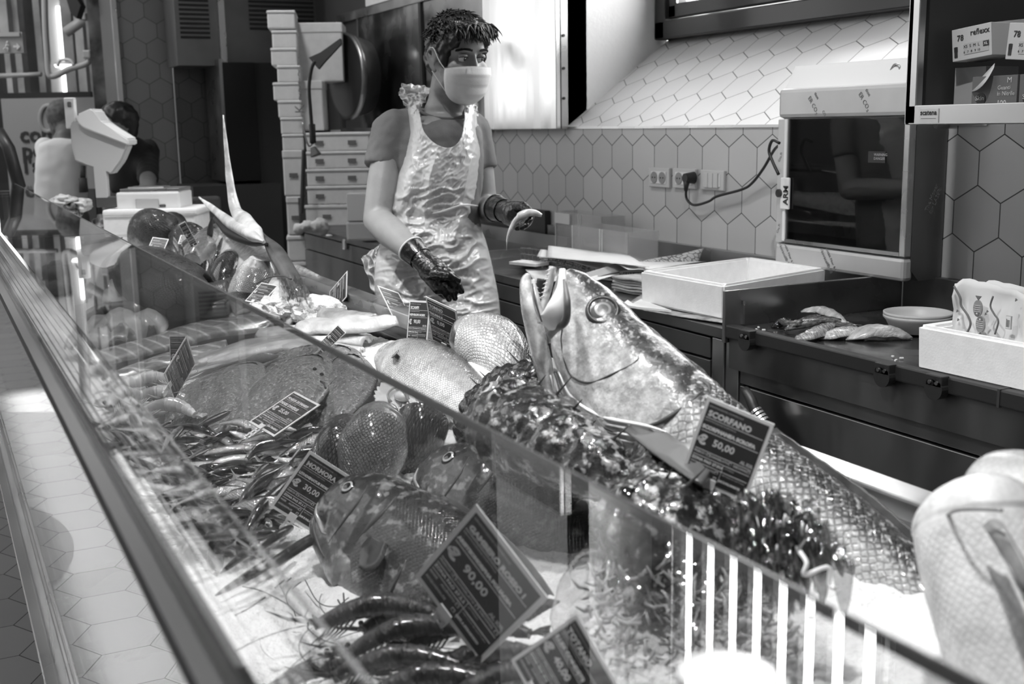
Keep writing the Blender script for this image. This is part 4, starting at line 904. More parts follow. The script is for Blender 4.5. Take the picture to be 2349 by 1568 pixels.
r2,b2,o2=fish('larger snapper with a ringed eye, behind and right of the other snapper',[at(x,y,d=d) for x,y,d in ((957,1092,1.78),(1070,1140,1.72),(1200,1210,1.64),(1340,1300,1.55),(1480,1420,1.46),(1600,1560,1.38))],RIGHT*.52+UPV*.85+FWD*.12,[(0,.028,.030,.010),(.04,.055,.055,.026),(.12,.074,.088,.040),(.25,.084,.108,.050),(.45,.088,.115,.052),(.7,.075,.10,.045),(1,.04,.05,.02)],snp,finD,gill=.29,gdep=.09,eye_=(.13,1.0,.0150),emats=(eyeD,eyeR,eyeD),pect=(.33,1.8,.085,.055,.25),nr=90,ns=44,mouth=(.11,-.3),dorsal=(.35,.85,.008,False))
def ridge2(rt,bd,of,pts,r,mat,name,out=0.0):
    s_=camside(bd); g=G(); g.tube(cat_rom([bd.pt(t,s_*a,out) for t,a in pts],40),[r*(.3+.7*math.sin(PI*min(1,k/40*.96+.02))) for k in range(41)],mat,8); return g.build(name,parent=rt,off=of)
lipm=M('lip_pale',.30,.3,coat=.5)
for rt,bd,of in ((r1,b1,o1),(r2,b2,o2)):
    ridge2(rt,bd,of,[(.015,1.3),(.03,1.7),(.06,1.95),(.10,2.05),(.135,2.0)],.0035,lipm,'lip')
    ridge2(rt,bd,of,[(.02,1.75),(.05,2.15),(.10,2.35),(.16,2.4)],.0028,dk,'mouth_line')
    ridge2(rt,bd,of,[(.285,.7),(.30,1.1),(.295,1.5),(.27,1.95),(.20,2.45)],.0032,dk,'gill_opening',-.001)
    ridge2(rt,bd,of,[(.20,.9),(.215,1.3),(.205,1.7),(.17,2.1)],.0018,dk,'cheek_crease')
# --- three round-headed fish standing nose up
gur=fishmat('bream_skin',.16,.32,.42,.35,40,.0045,.55,.25,.7,(.3,.75),headplain=.30,coat=.7)
gurd=fishmat('bream_skin_dark',.05,.11,.22,.4,40,.0045,.5,.2,.7,(.3,.75),headplain=.30,coat=.9)
UPc=-FWD*.9+V((0,0,.5))
fish('olive bream propped nose-up, left one of the three round heads',Bp((815,958,.10),(795,1010,.075),(775,1070,.045),(765,1130,.0)),UPc-RIGHT*.2,[(0,.012,.02,.014),(.12,.035,.04,.030),(.3,.05,.05,.042),(.6,.055,.05,.046),(1,.04,.04,.03)],gurd,finD,eye_=(.17,.75,.011),tail=False,mouth=None)
fish('pale speckled bream propped nose-up in the middle of the three',Bp((883,938,.12),(868,985,.10),(852,1040,.07),(835,1110,.03)),UPc,[(0,.012,.02,.012),(.1,.032,.04,.028),(.25,.045,.05,.042),(.6,.06,.05,.056),(1,.04,.04,.04)],gur,finG,eye_=(.16,.60,.011),tail=False,mouth=None)
fish('dark glossy bream propped nose-up, right one of the three round heads',Bp((980,932,.09),(972,962,.07),(962,1000,.05),(950,1060,.0)),UPc+RIGHT*.1,[(0,.03,.03,.026),(.12,.045,.045,.038),(.4,.055,.05,.045),(1,.04,.04,.04)],gurd,finD,eye_=None,tail=False,mouth=None)
# --- scorpionfish heap
sco=fishmat('scorpion_skin',.02,.06,.16,.85,38,0,rough=.2,bump=.8,coat=.8,spk=.35,spkscale=70)
scot=[(0,.02,.022,.022),(.06,.045,.04,.045),(.18,.062,.055,.065),(.35,.066,.058,.07),(.6,.05,.045,.05),(.85,.025,.022,.022),(1,.014,.014,.008)]
def spines(b,root,off,n,h,m=None,t0=.2,t1=.75):
    for k in range(n):
        t=t0+(t1-t0)*k/(n-1); p=b.pt(t,0,-.004); P0,T,U,S=b.fr(t); g=G(); g.cyl(p,p+(U*.8+T*.6)*h*(.7+.5*math.sin(k*1.7)),.0022,m or finD,r2=.0004,seg=6); g.build('spine',parent=root,off=off)
r,bb,oo=fish('mottled scorpionfish with a glossy eye, below the giant croaker head',Bp((1135,975,.14),(1190,988,.15),(1290,1030,.145),(1400,1095,.13),(1500,1170,.10)),V((0,0,1))+RIGHT*.35,scot,sco,finD,cat='fish',name='scorpionfish',gill=.3,gdep=.12,eye_=(.20,.80,.017),mouth=(.15,-.1),nr=110,ns=60,lump=.007,lscale=38,tail=False,two=True,dome=.45); spines(bb,r,oo,7,.035,t0=.3,t1=.9)
r,bb,oo=fish('black scorpionfish lying behind, its back rising left of the croaker throat',Bp((1262,905,.11),(1215,895,.12),(1150,915,.10),(1095,955,.06),(1050,1000,.02)),V((0,0,1)),[(0,.02,.02,.02),(.12,.042,.045,.045),(.4,.045,.05,.05),(.8,.03,.03,.03),(1,.01,.01,.01)],fishmat('scorpion_black',.012,.03,.06,.9,40,0,rough=.2,bump=.8,coat=.8,spk=.15),finD,name='scorpionfish',gill=None,eye_=None,mouth=None,nr=80,ns=44,lump=.010,lscale=45,tail=False,seed=4); spines(bb,r,oo,9,.03,t0=.2,t1=.9)
r,bb,oo=fish('scorpionfish staring up with a dark eye, above the plastic bag of seaweed',Bp((1440,1240,.10),(1490,1222,.115),(1570,1228,.115),(1660,1262,.095),(1740,1310,.06)),V((0,0,1))-FWD*.1,scot,sco,finD,name='scorpionfish',gill=.3,gdep=.12,eye_=(.26,.60,.016),mouth=(.15,-.1),nr=110,ns=60,lump=.008,lscale=40,tail=False,seed=9,two=True,dome=.45,emats=(eyeD,eyeR,eyeD)); spines(bb,r,oo,7,.03,t0=.4,t1=.9)
r,bb,oo=fish('scorpionfish body wedged under the croaker beside the price tag clip',Bp((1440,1050,.11),(1500,1085,.12),(1580,1130,.12),(1680,1190,.10),(1740,1240,.06)),V((0,0,1)),[(0,.003,.003,.003),(.1,.02,.02,.02),(.3,.04,.04,.045),(.7,.035,.035,.04),(1,.01,.01,.01)],sco,finD,name='scorpionfish',gill=None,eye_=None,mouth=None,nr=80,ns=44,lump=.009,lscale=55,tail=False,seed=12)
# --- pale mullet at right edge
mul=fishmat('pale_mullet_skin',.40,.74,.82,.25,22,.006,.12,.35,.15,(.4,.8),headplain=.3,coat=.3)
r,bb,oo=fish('big pale-bellied fish standing nose-up at the right edge of the counter',PX((2215,1118,.80),(2235,1200,.79),(2268,1330,.78),(2310,1480,.77),(2350,1640,.76)),RIGHT*.9+FWD*.3,[(0,.020,.022,.03),(.06,.05,.034,.045),(.2,.062,.048,.056),(.5,.062,.052,.058),(1,.05,.05,.05)],mul,finG,gill=.26,gdep=.03,mouth=None,eye_=None,tail=False,nr=90,ns=48)
s=camside(bb); g=G(); A=PX((2255,1205,.735),(2275,1190,.735),(2300,1200,.74)); T_=PX((2335,1330,.72),(2365,1400,.72),(2372,1330,.73)); fin(bb,A,T_,r,oo,M('fin_mid',.3,.35,noise_=.4,nscale=50),'pectoral_fin',14,ridge=.0016)
g=G(); g.tube(cat_rom(PX((2160,1190,.755),(2190,1172,.735),(2235,1168,.725),(2300,1170,.73)),20),.0014,finG); g.build('gill_crease',parent=r,off=oo)
fish('second pale fish lying over the top of the big pale fish at the right edge',PX((2240,1105,.86),(2300,1108,.86),(2370,1118,.86),(2460,1140,.86)),V((0,0,1)),[(0,.012,.012,.02),(.3,.03,.03,.04),(1,.03,.03,.04)],mul,finG,gill=None,mouth=None,eye_=None,tail=False)
# --- dark long fish (two) at lower left behind glass
lng=fishmat('dark_mullet_skin',.025,.06,.14,.5,30,0,rough=.2,bump=.5,coat=.8)
fish('short dark glossy fish with a bright streak, left of the snapper',Bp((672,1207,.055),(630,1232,.06),(570,1272,.055),(510,1320,.04)),V((0,0,1)),'eel',lng,finD,gill=None,eye_=None,tail=False,mouth=None,name='dark_fish')
fish('long dark fish pointing from the snapper jaw to the lower left',Bp((765,1212,.05),(700,1245,.05),(600,1310,.045),(500,1370,.03)),V((0,0,1)),('eel',.8,.9),lng,finD,gill=None,eye_=None,tail=False,mouth=None,name='dark_fish')
# --- brown flatfish
ray_=fishmat('flatfish_skin',.10,.10,.2,.35,60,0,rough=.38,bump=.6,coat=.4,spk=.40,spkscale=170)
def flat(label,pts,mat,th=.03,curve=.02,group='brown flatfish lying overlapped',seed=0,name='flatfish',off=0.0):
    """pts: outline px; the body domes between its rim and bed"""
    O=[B(x,y,o) for x,y,o in pts]; O2=cat_rom(O+[O[0]],72)[:-1]; c=sum(O2,V())/72; root=thing(name,label,'fish',c,group)
    g=G(); bm=g.bm; bm_l=None; R=[]
    for k in range(9):
        f=1-(k/8)**1.0; z=th*(1-f**2.2); R.append([bm.verts.new(c+(p-c)*max(f,.001)+V((0,0,z+.003*noise.noise(p*30*f+V((seed,0,k*.3)))))) for p in O2])
    low=[bm.verts.new(p-V((0,0,.012))) for p in O2]
    allr=[low]+R
    for p,q in zip(allr[:-1],allr[1:]):
        for k in range(72): fc=bm.faces.new((p[k],p[(k+1)%72],q[(k+1)%72],q[k])); fc.smooth=True
    bm.faces.new(low[::-1]); g.build('body',mat,root,c)
    g=G(); R=[]
    n=72
    for k in range(n+1):
        p=O2[k%n]; d=(p-c); d.z=0; d.normalize(); R.append([p-d*.012+V((0,0,.004+.0015*(k%2))),p+d*.006+V((0,0,.001-.001*(k%2))),p+d*(.014+.002*(k%2))+V((0,0,-.006))])
    g.slab(R,.0015,mat); g.build('fin_fringe',parent=root,off=c); return root,c
flat('left brown flatfish with its tail toward the price tag with two plates',[(395,985,.0),(400,925,.02),(440,880,.04),(520,845,.05),(585,832,.045),(600,845,.045),(585,880,.04),(545,920,.04),(520,975,.02),(460,990,.0)],ray_,.03)
r,c=flat('middle brown flatfish with its small face toward the glass edge',[(525,975,.02),(560,910,.045),(600,868,.06),(670,825,.07),(735,815,.07),(755,840,.065),(745,880,.055),(710,930,.05),(640,975,.03),(580,990,.01)],ray_,.035,seed=3)
for (x,y,r_) in ((722,846,.0045),(738,858,.0045)):
    p=B(x,y,.10); g=G(); g.ball(p,(r_,r_,r_*.8),eyeD,seg=12); g.build('eye',parent=r,off=c)
g=G(); g.tube([B(x,y,.10) for x,y in ((736,874),(744,880),(747,890))],.002,dk); g.build('mouth',parent=r,off=c)
flat('right brown flatfish partly under the middle one',[(690,985,.0),(730,920,.03),(748,860,.05),(770,822,.05),(820,815,.05),(850,850,.045),(835,900,.035),(790,950,.02),(740,985,.0)],ray_,.03,seed=6)
flat('back brown flatfish lying behind the other three near the glass edge',[(590,850,.02),(620,820,.035),(700,795,.045),(790,795,.045),(815,812,.04),(760,830,.03),(680,835,.03),(620,860,.02)],ray_,.02,seed=8)
fish('thin grey fish tail lying above the left flatfish',Bp((640,815,.05),(600,822,.05),(560,835,.04),(525,850,.03)),V((0,0,1)),('slim',1.3,1.2),fishmat('greyfish',.1,.3,.5,.4,40,0),finG,gill=None,eye_=None,mouth=None,tail=False)
# --- silver bass, bonito
bas=fishmat('silver_bass_skin',.10,.62,.85,.25,30,.0055,.25,.25,.4,(.45,.80),headplain=.25,coat=.5,metal=.2)
fish('silver sea bass lying across the glass edge, pointing up left',Bp((868,812,.05),(930,835,.055),(1010,880,.05),(1100,940,.04),(1180,1000,.02)),RIGHT*.5+V((0,0,.7))+FWD*.4,('bass',.95,.9),bas,finG,gill=.25,eye_=(.09,1.0,.007),pect=(.28,1.6,.05,.02,.1),tail=False)
fish('plump pale tuna-like fish curving down behind the scampi price tags',Bp((1040,800,.09),(1080,782,.10),(1130,800,.09),(1165,850,.06),(1180,900,.02)),RIGHT*.8+V((0,0,.6)),[(0,.02,.02,.02),(.2,.05,.05,.045),(.5,.065,.06,.06),(1,.03,.03,.03)],bas,finG,gill=.3,eye_=None,mouth=None,tail=False)
fish('pale round bellied fish lying between the two silver fish',Bp((1080,830,.04),(1110,870,.045),(1150,920,.03)),V((0,0,1)),[(0,.02,.02,.02),(.5,.04,.04,.05),(1,.02,.02,.02)],M('belly_white',.78,.3,noise_=.08,nscale=30,coat=.5),finG,gill=None,eye_=None,mouth=None,tail=False)
# --- scallops
def scallop(label,px,py,o,r,tilt):
    c=B(px,py,o); t=thing('scallop',label,'scallop',c,'scallops on the half shell'); g=G(); bm=g.bm; R=[]; nrm=(V((0,0,1))+(CAM-c).normalized()*tilt).normalized(); a=nrm.orthogonal().normalized(); a=(RIGHT-nrm*RIGHT.dot(nrm)).normalized(); bb=nrm.cross(a)
    P=[]
    for i in range(49):
        th=-PI*.92+i/48*PI*1.84; row=[]
        for j in range(7):
            q=j/6; rr=r*q*(1+.03*math.cos(i*PI)); row.append(a*math.sin(th)*rr+bb*(math.cos(th)*rr)+nrm*(-.25*r*(1-q*q)+.0022*math.cos(i*PI)*q))
        P.append(row)
    g.slab(P,.002,M('scallop_shell',.70,.45,noise_=.15,nscale=60)); g.build('shell',parent=t)
    g=G(); g.ball(nrm*-.05*r,(r*.36,r*.33,r*.2),M('scallop_meat',.72,.25,coat=.5,noise_=.08,nscale=60)); g.build('meat',parent=t)
    g=G(); g.tube([a*math.cos(u)*r*.55+bb*math.sin(u)*r*.5-nrm*.02*r for u in [k*PI/8+.4 for k in range(10)]],.0022,M('scallop_roe',.35,.3,coat=.6)); g.build('mantle',parent=t)
scallop('large open scallop left of the nose-up breams, seen through the glass',925,905,.03,.055,.6)
scallop('open scallop right behind the first, under the glass edge',1000,915,.03,.05,.6)
scallop('small open scallop in front, just behind the pale speckled bream',955,955,.03,.04,.6)
# --- salmon sides and pale fillets
m,nt,p=newmat('salmon_flesh'); tc=nd(nt,'ShaderNodeUVMap'); tc.uv_map='fl'; 
w_=nd(nt,'ShaderNodeTexWave'); w_.inputs['Scale'].default_value=14; w_.inputs['Distortion'].default_value=1.2; w_.wave_type='BANDS'; w_.bands_direction='DIAGONAL'; w_.inputs['Detail Scale'].default_value=.6; nt.links.new(tc.outputs[0],w_.inputs[0])
nt.links.new(ramp(nt,w_.outputs['Fac'],[(.0,.20),(.86,.24),(.97,.52)]),p.inputs['Base Color']); p.inputs['Roughness'].default_value=.25; p.inputs['Coat Weight'].default_value=.5
salm=m
def slabfillet(label,spine,wd,th,mat,group='fillets on the ice',name='fish_fillet',z=.012,wob=.006):
    P=cat_rom([B(x,y,o) for x,y,o in spine],40); o=P[20].copy(); rows=[]
    for i,p in enumerate(P):
        u=i/40; T=(P[min(i+1,40)]-P[max(i-1,0)]).normalized(); s=V((-T.y,T.x,.16*T.x)).normalized(); w2=wd*max(.1,min(1,math.sin(PI*min(1,.06+u*.92))**.4))
        rows.append([p+s*w2*(j/14-.5)+V((0,0,th*(1-abs(2*j/14-1)**2.5)+wob*noise.noise(V((u*5,j*.3,wd*50))))) for j in range(15)])
    g=G(); uvl=g.bm.loops.layers.uv.new('fl'); g.slab(rows,.008,mat); 
    for f in g.bm.faces:
        for lp in f.loops:
            d=lp.vert.co-P[0]; lp[uvl].uv=(d.dot((P[-1]-P[0]).normalized()),d.dot(V((-(P[-1]-P[0]).y,(P[-1]-P[0]).x,0)).normalized()))
    return lab(g.build(name,off=o),label,'fillet',group)
slabfillet('long salmon side with pale stripes, the upper of the two',[(215,830,.02),(330,800,.03),(450,765,.035),(560,745,.04),(640,745,.03)],.19,.02,salm,name='salmon_side')
slabfillet('salmon side lying nearer the front glass behind the two-plate tag',[(250,880,.01),(320,850,.015),(420,820,.02),(520,795,.02)],.12,.015,salm,name='salmon_side')
pf=M('pale_fillet',.60,.28,noise_=.22,nscale=14,coat=.5,bump=.3,bscale=50,stretch=(1,2,1)); pf2=M('grey_fillet',.36,.3,noise_=.35,nscale=18,coat=.5,bump=.4,bscale=40)
slabfillet('grey pink fillet stretching right from the two-plate tag',[(430,845,.02),(520,810,.03),(620,790,.035),(720,775,.03)],.10,.014,pf2)
slabfillet('long pale fillet above the brown flatfish',[(480,835,.02),(560,815,.03),(660,795,.035),(780,780,.03)],.06,.012,pf)
slabfillet('pale thick fillet behind, near the shrimp cards',[(690,760,.04),(760,752,.05),(840,750,.05),(905,748,.03)],.10,.022,pf)
slabfillet('pale ribbed fillet in the middle of the ice near the glass edge',[(600,770,.03),(680,765,.035),(760,775,.03),(840,790,.02)],.08,.016,pf)
slabfillet('pale fillet lying furthest back by the steel rim',[(740,728,.05),(800,735,.05),(860,742,.05)],.06,.02,pf2)
slabfillet('long light fillet strip in front of the pale ribbed fillet',[(560,800,.02),(650,800,.03),(740,800,.03),(830,812,.02)],.05,.01,pf)
# folded pale fillets at the left under the glass
for k,(lb,sp,w2,mt) in enumerate((('heap of folded pale fish meat at the left under the glass',[(190,770,.03),(250,745,.06),(320,745,.06),(350,775,.03)],.16,pf2),('pale curved cutlet behind the folded fish meat',[(215,690,.05),(245,670,.09),(285,690,.08),(300,720,.05)],.10,pf),('second folded pale piece nearer the glass corner',[(170,800,.02),(230,785,.04),(300,780,.04)],.1,pf2))):
    slabfillet(lb,sp,w2,.03,mt,wob=.03)
# tuna
tun=M('tuna_meat',.05,.25,noise_=.4,nscale=20,coat=.6,bump=.3,stretch=(1,4,1)); tuc=M('tuna_cube',.20,.3,noise_=.15,nscale=20,coat=.5)
slabfillet('long dark tuna loin behind the meat cubes',[(300,735,.05),(400,705,.06),(500,685,.06),(560,670,.05)],.12,.05,tun,name='tuna_loin')
slabfillet('dark strip of tuna along the folded pale meat',[(185,745,.06),(240,722,.08),(300,718,.08),(340,735,.05)],.04,.03,tun,name='tuna_loin')
def chunk(label,pts,h,mat,group='cut blocks of fish meat'):
    P=[B(x,y,.02) for x,y in pts]; g=G(); g.prism(P,(0,0,h),mat); bmesh.ops.bevel(g.bm,geom=list(g.bm.edges),offset=.006,segments=3,affect='EDGES'); 
    for f in g.bm.faces: f.smooth=True
    return lab(g.build('fish_block',off=P[0]),label,'fish meat',group)
chunk('square cut block of fish meat, middle of the three blocks',[(372,735),(425,738),(418,705),(378,700)],.05,tuc)
chunk('wedge-shaped cut block right of the square block',[(425,740),(520,728),(545,705),(470,705)],.045,tuc)
chunk('small cut block left of the square block',[(335,752),(368,748),(362,730),(338,732)],.04,tuc)
# big dark tuna skin piece behind
tsk=fishmat('tuna_skin',.04,.08,.14,.4,30,.008,.3,rough=.42,bump=.4,coat=.15)
fish('large dark tuna trunk under the glass, left of the bream pair',Bp((305,600,.10),(350,640,.11),(420,675,.10),(490,695,.06)),V((0,0,1)),[(0,.05,.05,.06),(.3,.10,.08,.12),(.7,.085,.07,.10),(1,.03,.03,.03)],tsk,finD,gill=None,eye_=None,mouth=None,tail=False,name='tuna_fish',ns=40)
fish('second dark tuna piece standing left of the glass post',Bp((275,590,.16),(262,640,.12),(255,700,.06),(258,740,.0)),RIGHT,[(0,.02,.02,.03),(.2,.05,.05,.05),(.7,.06,.05,.06),(1,.04,.04,.05)],tsk,finD,gill=None,eye_=None,mouth=None,tail=False,name='tuna_fish',ns=40)
# ---------------------------------------------------------------- the fishmonger
HF=V((RIGHT.x,RIGHT.y,0)).normalized(); HB=V((-HF.y,HF.x,0))   # picture right, away from the viewer (horizontal)
def Pd(x,y,d): return at(x,y,d=d)
def cap(g,a,b,ra,rb=None,n=8):
    a,b=V(a),V(b); rb=ra if rb is None else rb; g.ball(a,ra,seg=16); g.ball(b,rb,seg=16); g.tube([a.lerp(b,k/n) for k in range(n+1)],[ra+(rb-ra)*k/n for k in range(n+1)],None,16)
def limb(g,pts,rs):
    for i in range(len(pts)-1): cap(g,pts[i],pts[i+1],rs[i],rs[i+1])
def rings(g,rows,seg=28,fr=None):
    """rows: (centre, half width, half depth); seg ring in the man's axes"""
    bm=g.bm; R=[]; hx,hy=fr or (HF,HB)
    for c,w,dp in rows: R.append([bm.verts.new(c+hx*w*math.copysign(abs(math.cos(2*PI*k/seg))**.85,math.cos(2*PI*k/seg))+hy*dp*math.copysign(abs(math.sin(2*PI*k/seg))**.85,math.sin(2*PI*k/seg))) for k in range(seg)])
    for p,q in zip(R[:-1],R[1:]):
        for k in range(seg): bm.faces.new((p[k],p[(k+1)%seg],q[(k+1)%seg],q[k]))
    bm.faces.new(R[0][::-1]); bm.faces.new(R[-1])
skin=M('skin',.29,.45,sss=.15,noise_=.05,nscale=30,bump=.05,bscale=200)
S=3.45/F
foot=V((Pd(1005,600,3.48).x,Pd(1005,600,3.48).y,0)); man=thing('person','man in grey t-shirt, clear white plastic apron, face mask and black gloves behind the counter','person',foot); MO=foot
# torso axes turned a little toward picture right
ta=math.radians(14); TX=(HF*math.cos(ta)+HB*math.sin(ta)).normalized(); TY=(HB*math.cos(ta)-HF*math.sin(ta)).normalized()
def trow(x,y,w,dp,d=3.46): return (Pd(x,y,d),w*S/math.cos(ta),dp)
# head frame
hth=math.radians(37); hf=(-HB*math.cos(hth)+HF*math.sin(hth)); hx=V((0,0,1)).cross(hf)*-1   # hx : towards picture right when facing viewer
tilt=math.radians(9); hz=V((0,0,1)); hf2=(hf*math.cos(tilt)-hz*math.sin(tilt)).normalized(); hz2=(hz*math.cos(tilt)+hf*math.sin(tilt)).normalized(); hx2=hf2.cross(hz2)
if hx2.dot(HF)<0: hx2=-hx2
HC=Pd(1047,140,3.42)
def Hd(x,y,z): return HC+hx2*x+hf2*y+hz2*z
HM=Matrix((hx2,hf2,hz2)).transposed()
def headshape(g,P,R3,k=1.0,nose=True):
    e=lambda c,r: g.ball(P(*[q*k for q in c]),tuple(q*k for q in r),None,R3,24)
    e((0,-.015,.035),(.076,.096,.090)); e((0,.028,-.03),(.063,.066,.085)); e((0,.052,-.088),(.036,.032,.028)); e((0,.03,.05),(.064,.062,.055))
    for s in (-1,1): e((s*.043,.058,-.012),(.024,.026,.022)); e((s*.048,.0,-.075),(.020,.035,.025)); e((s*.030,.084,.036),(.022,.010,.008)); e((s*.014,.108,-.028),(.009,.010,.007))
    if nose:
        a,b=P(0,.086*k,.026*k),P(0,.108*k,-.022*k); cap(g,a,b,.0085*k,.011*k)
def ear(g,P,s,k=1.0):
    pts=[(s*.074,.010,-.030),(s*.080,-.002,-.028),(s*.086,-.016,-.008),(s*.090,-.024,.014),(s*.088,-.018,.030),(s*.083,-.004,.034),(s*.078,.008,.024),(s*.075,.012,.008)]
    g.tube(cat_rom([P(*[q*k for q in p]) for p in pts],20),.0052*k,None,8); g.ball(P(s*.077*k,.006*k,-.027*k),(.006*k,.008*k,.009*k),None,HM)
    pl=[P(s*.076*k,(-.004+.012*math.cos(a))*k,(.003+.028*math.sin(a))*k) for a in [q*PI/6 for q in range(12)]]; g.prism(pl,(P(s*.079*k,0,0)-P(s*.074*k,0,0)),None)
g=G(); headshape(g,Hd,HM)
for s in (-1,1): ear(g,Hd,s)
nb=Pd(1018,262,3.47)
limb(g,[Hd(0,-.022,-.04),(Hd(0,-.03,-.09)+nb)/2,nb],[.056,.056,.062])
# torso under the clothes
rings(g,[trow(1012,262,40,.06),trow(1003,285,92,.085),trow(1000,330,104,.10),trow(1003,430,96,.095),trow(1000,500,88,.09),trow(1005,600,100,.10),trow(1008,680,104,.105)],fr=(TX,TY))
RS,RE,RW,RH=Pd(898,296,3.42),Pd(866,505,3.36),Pd(958,588,3.13),Pd(1003,632,3.08)
LS,LE,LW,LH=Pd(1090,296,3.55),Pd(1112,478,3.55),Pd(1150,484,3.30),Pd(1182,492,3.24)
limb(g,[RS+HF*.02,RS.lerp(RE,.4),RS.lerp(RE,.6),RE],[.040,.047,.048,.043]); limb(g,[RE,RE.lerp(RW,.35),RW],[.043,.045,.028]); cap(g,RW,RH,.027,.025)
limb(g,[LS-HF*.02,LS.lerp(LE,.5),LE],[.038,.043,.040]); limb(g,[LE,LE.lerp(LW,.4),LW],[.040,.040,.028]); cap(g,LW,LH,.027,.024)
hipR,hipL=Pd(965,690,3.47),Pd(1050,690,3.50)
def leg(g,h,off,r0,r1,r2):
    k=V((h.x,h.y,.50))+off*.6-HB*.02; a=V((h.x,h.y,.09))+off; limb(g,[h,k,a],[r0,r1,r2]); return a
aR=leg(g,hipR,-HF*.04,.080,.055,.04); aL=leg(g,hipL,HF*.05,.080,.055,.04)
def socket(p,n):
    d=0
    for s in (-1,1):
        q=(p-Hd(s*.031,.092,.016)).length
        d-=.010*math.exp(-(q/.016)**2)
    return d
body=remesh(g,'body',.0052,skin,man,MO,smooth=8,sf=.6,disp=socket)
# eyes, brows
for s in (-1,1):
    g=G(); c=Hd(s*.031,.0740,.0160); g.lathe([(0,.0122),(.0022,.0121),(.0024,.0119),(.0055,.0109),(.0057,.0107),(.0095,.0075),(.0115,.003),(.012,-.004)],c,(hf2+hx2*.25-hz2*.2),[eyeD,eyeD,M('iris',.06,.1,coat=1),eyeD,eyeW,eyeW,eyeW],20); g.build('eye',parent=man,off=MO)
    g=G(); P=[[Hd(s*(.031+.0155*math.cos(a)),.0885-.010*abs(math.cos(a))**2+.001*j-.006*(j==2),.0165+.0040*math.sin(a)+.0038*j) for j in range(3)] for a in [PI*q/12 for q in range(13)]]
    g.slab(P,.0015,skin); g.tube([p[0]+hf2*.0012 for p in P],.0011,ink,6); g.build('eyelid',parent=man,off=MO)
    g=G(); rnd=random.Random(5+s)
    for k in range(130):
        u=rnd.random(); x=.012+.040*u; z=.0395+.006*math.sin(u*PI*.8)-.006*u+rnd.uniform(-.0028,.0028); y=.0985-.022*u*u
        a=Hd(s*x,y-.001,z); g.cyl(a,a+hx2*s*.007+hz2*.001*(1-2*u),.0013,r2=.0005,seg=4)
    g.build('eyebrow',M('hair_dark',.012,.38,noise_=.4,nscale=50,coat=.15),man,MO)
hairm=MATS['hair_dark']
# hair
g=G(); e=lambda c,r: g.ball(Hd(*c),r,None,HM,24)
e((0,-.022,.052),(.082,.098,.086)); e((0,.005,.088),(.072,.082,.052)); e((0,-.06,.0),(.066,.06,.06)); e((.0,.052,.090),(.062,.045,.034))
for s in (-1,1): e((s*.062,.018,.045),(.020,.040,.040)); e((s*.069,.034,.010),(.010,.014,.034)); e((s*.052,.062,.062),(.016,.020,.022))
cap_=remesh(g,'hair',.006,hairm,man,MO,smooth=3,disp=lambda p,n:.006*noise.noise(p*60)+.003*noise.noise(p*150))
g=G(); rnd=random.Random(11)
for k in range(900):
    u=rnd.random(); th=rnd.uniform(-PI,PI); el=math.asin(rnd.uniform(.05,1)); 
    dx,dy,dz=math.cos(el)*math.sin(th),math.cos(el)*math.cos(th),math.sin(el)
    if dy>.55 and dz<.45: continue
    if dz<.2 and dy>.1: continue
    p=Hd(.079*dx,-.015+.100*dy,.048+.092*dz); out=(hx2*dx+hf2*dy+hz2*dz)
    fw=(hf2*(.6+.4*rnd.random())+hx2*rnd.uniform(-.5,.6)); L_=rnd.uniform(.018,.036)*(1.25 if dy>.1 and dz>.4 else .8)
    a=p; d=(out*.55+fw*.7).normalized(); pts=[a]
    for q in range(4): d=(d+(-hz2*.35+hx2*rnd.uniform(-.5,.5)+fw*.1)*.55).normalized(); a=a+d*L_/4; pts.append(a)
    g.tube(pts,[.0030,.0028,.0022,.0014,.0004],None,5)
for k in range(300):   # fringe curls over the forehead
    x=rnd.uniform(-.055,.068); a=Hd(x,.074+.024*rnd.random()-abs(x)*.35,.088+.026*rnd.random()); d=(hf2*.8+hz2*.2+hx2*rnd.uniform(-.3,.5)).normalized(); pts=[a]; L_=rnd.uniform(.03,.052)
    for q in range(5): d=(d-hz2*.42+hx2*rnd.uniform(-.45,.5)).normalized(); a=a+d*L_/5; pts.append(a)
    g.tube(pts,[.0032,.0032,.0028,.0022,.0014,.0004],None,5)
g.build('hair_locks',hairm,cap_,MO)
# mask
maskm=M('mask_cloth',.72,.7,noise_=.03,nscale=80,bump=.1,bscale=400)
rows=[]
for i in range(25):
    v=i/24; yc=interp([(0,.112),(.22,.122),(.5,.116),(.75,.108),(.92,.085),(1,.066)],v)[0]; z=-.004-.116*v; r=[]
    for j in range(33):
        u=j/16-1; uu=abs(u); zz=z-.014*uu**2*(1-v)+.030*uu**2*v; side=.050-.012*v
        y=side+(yc-side)*max(0,math.cos(u*PI/2))**(.75); x=.074*math.sin(u*PI/2*.98)*(1-.24*v**2)
        pl=.0030*(((v*4.2)%1)-.5)*(1-uu**2)*(1 if .1<v<.9 else 0); r.append(Hd(x,y+pl+.001*noise.noise(V((u*3,v*4,0))),zz))
    rows.append(r)
g=G(); g.slab(rows,.0012,maskm); g.tube([p for p in rows[0]],.0012,maskm,6); FM=g.build('face_mask',parent=man,off=MO)
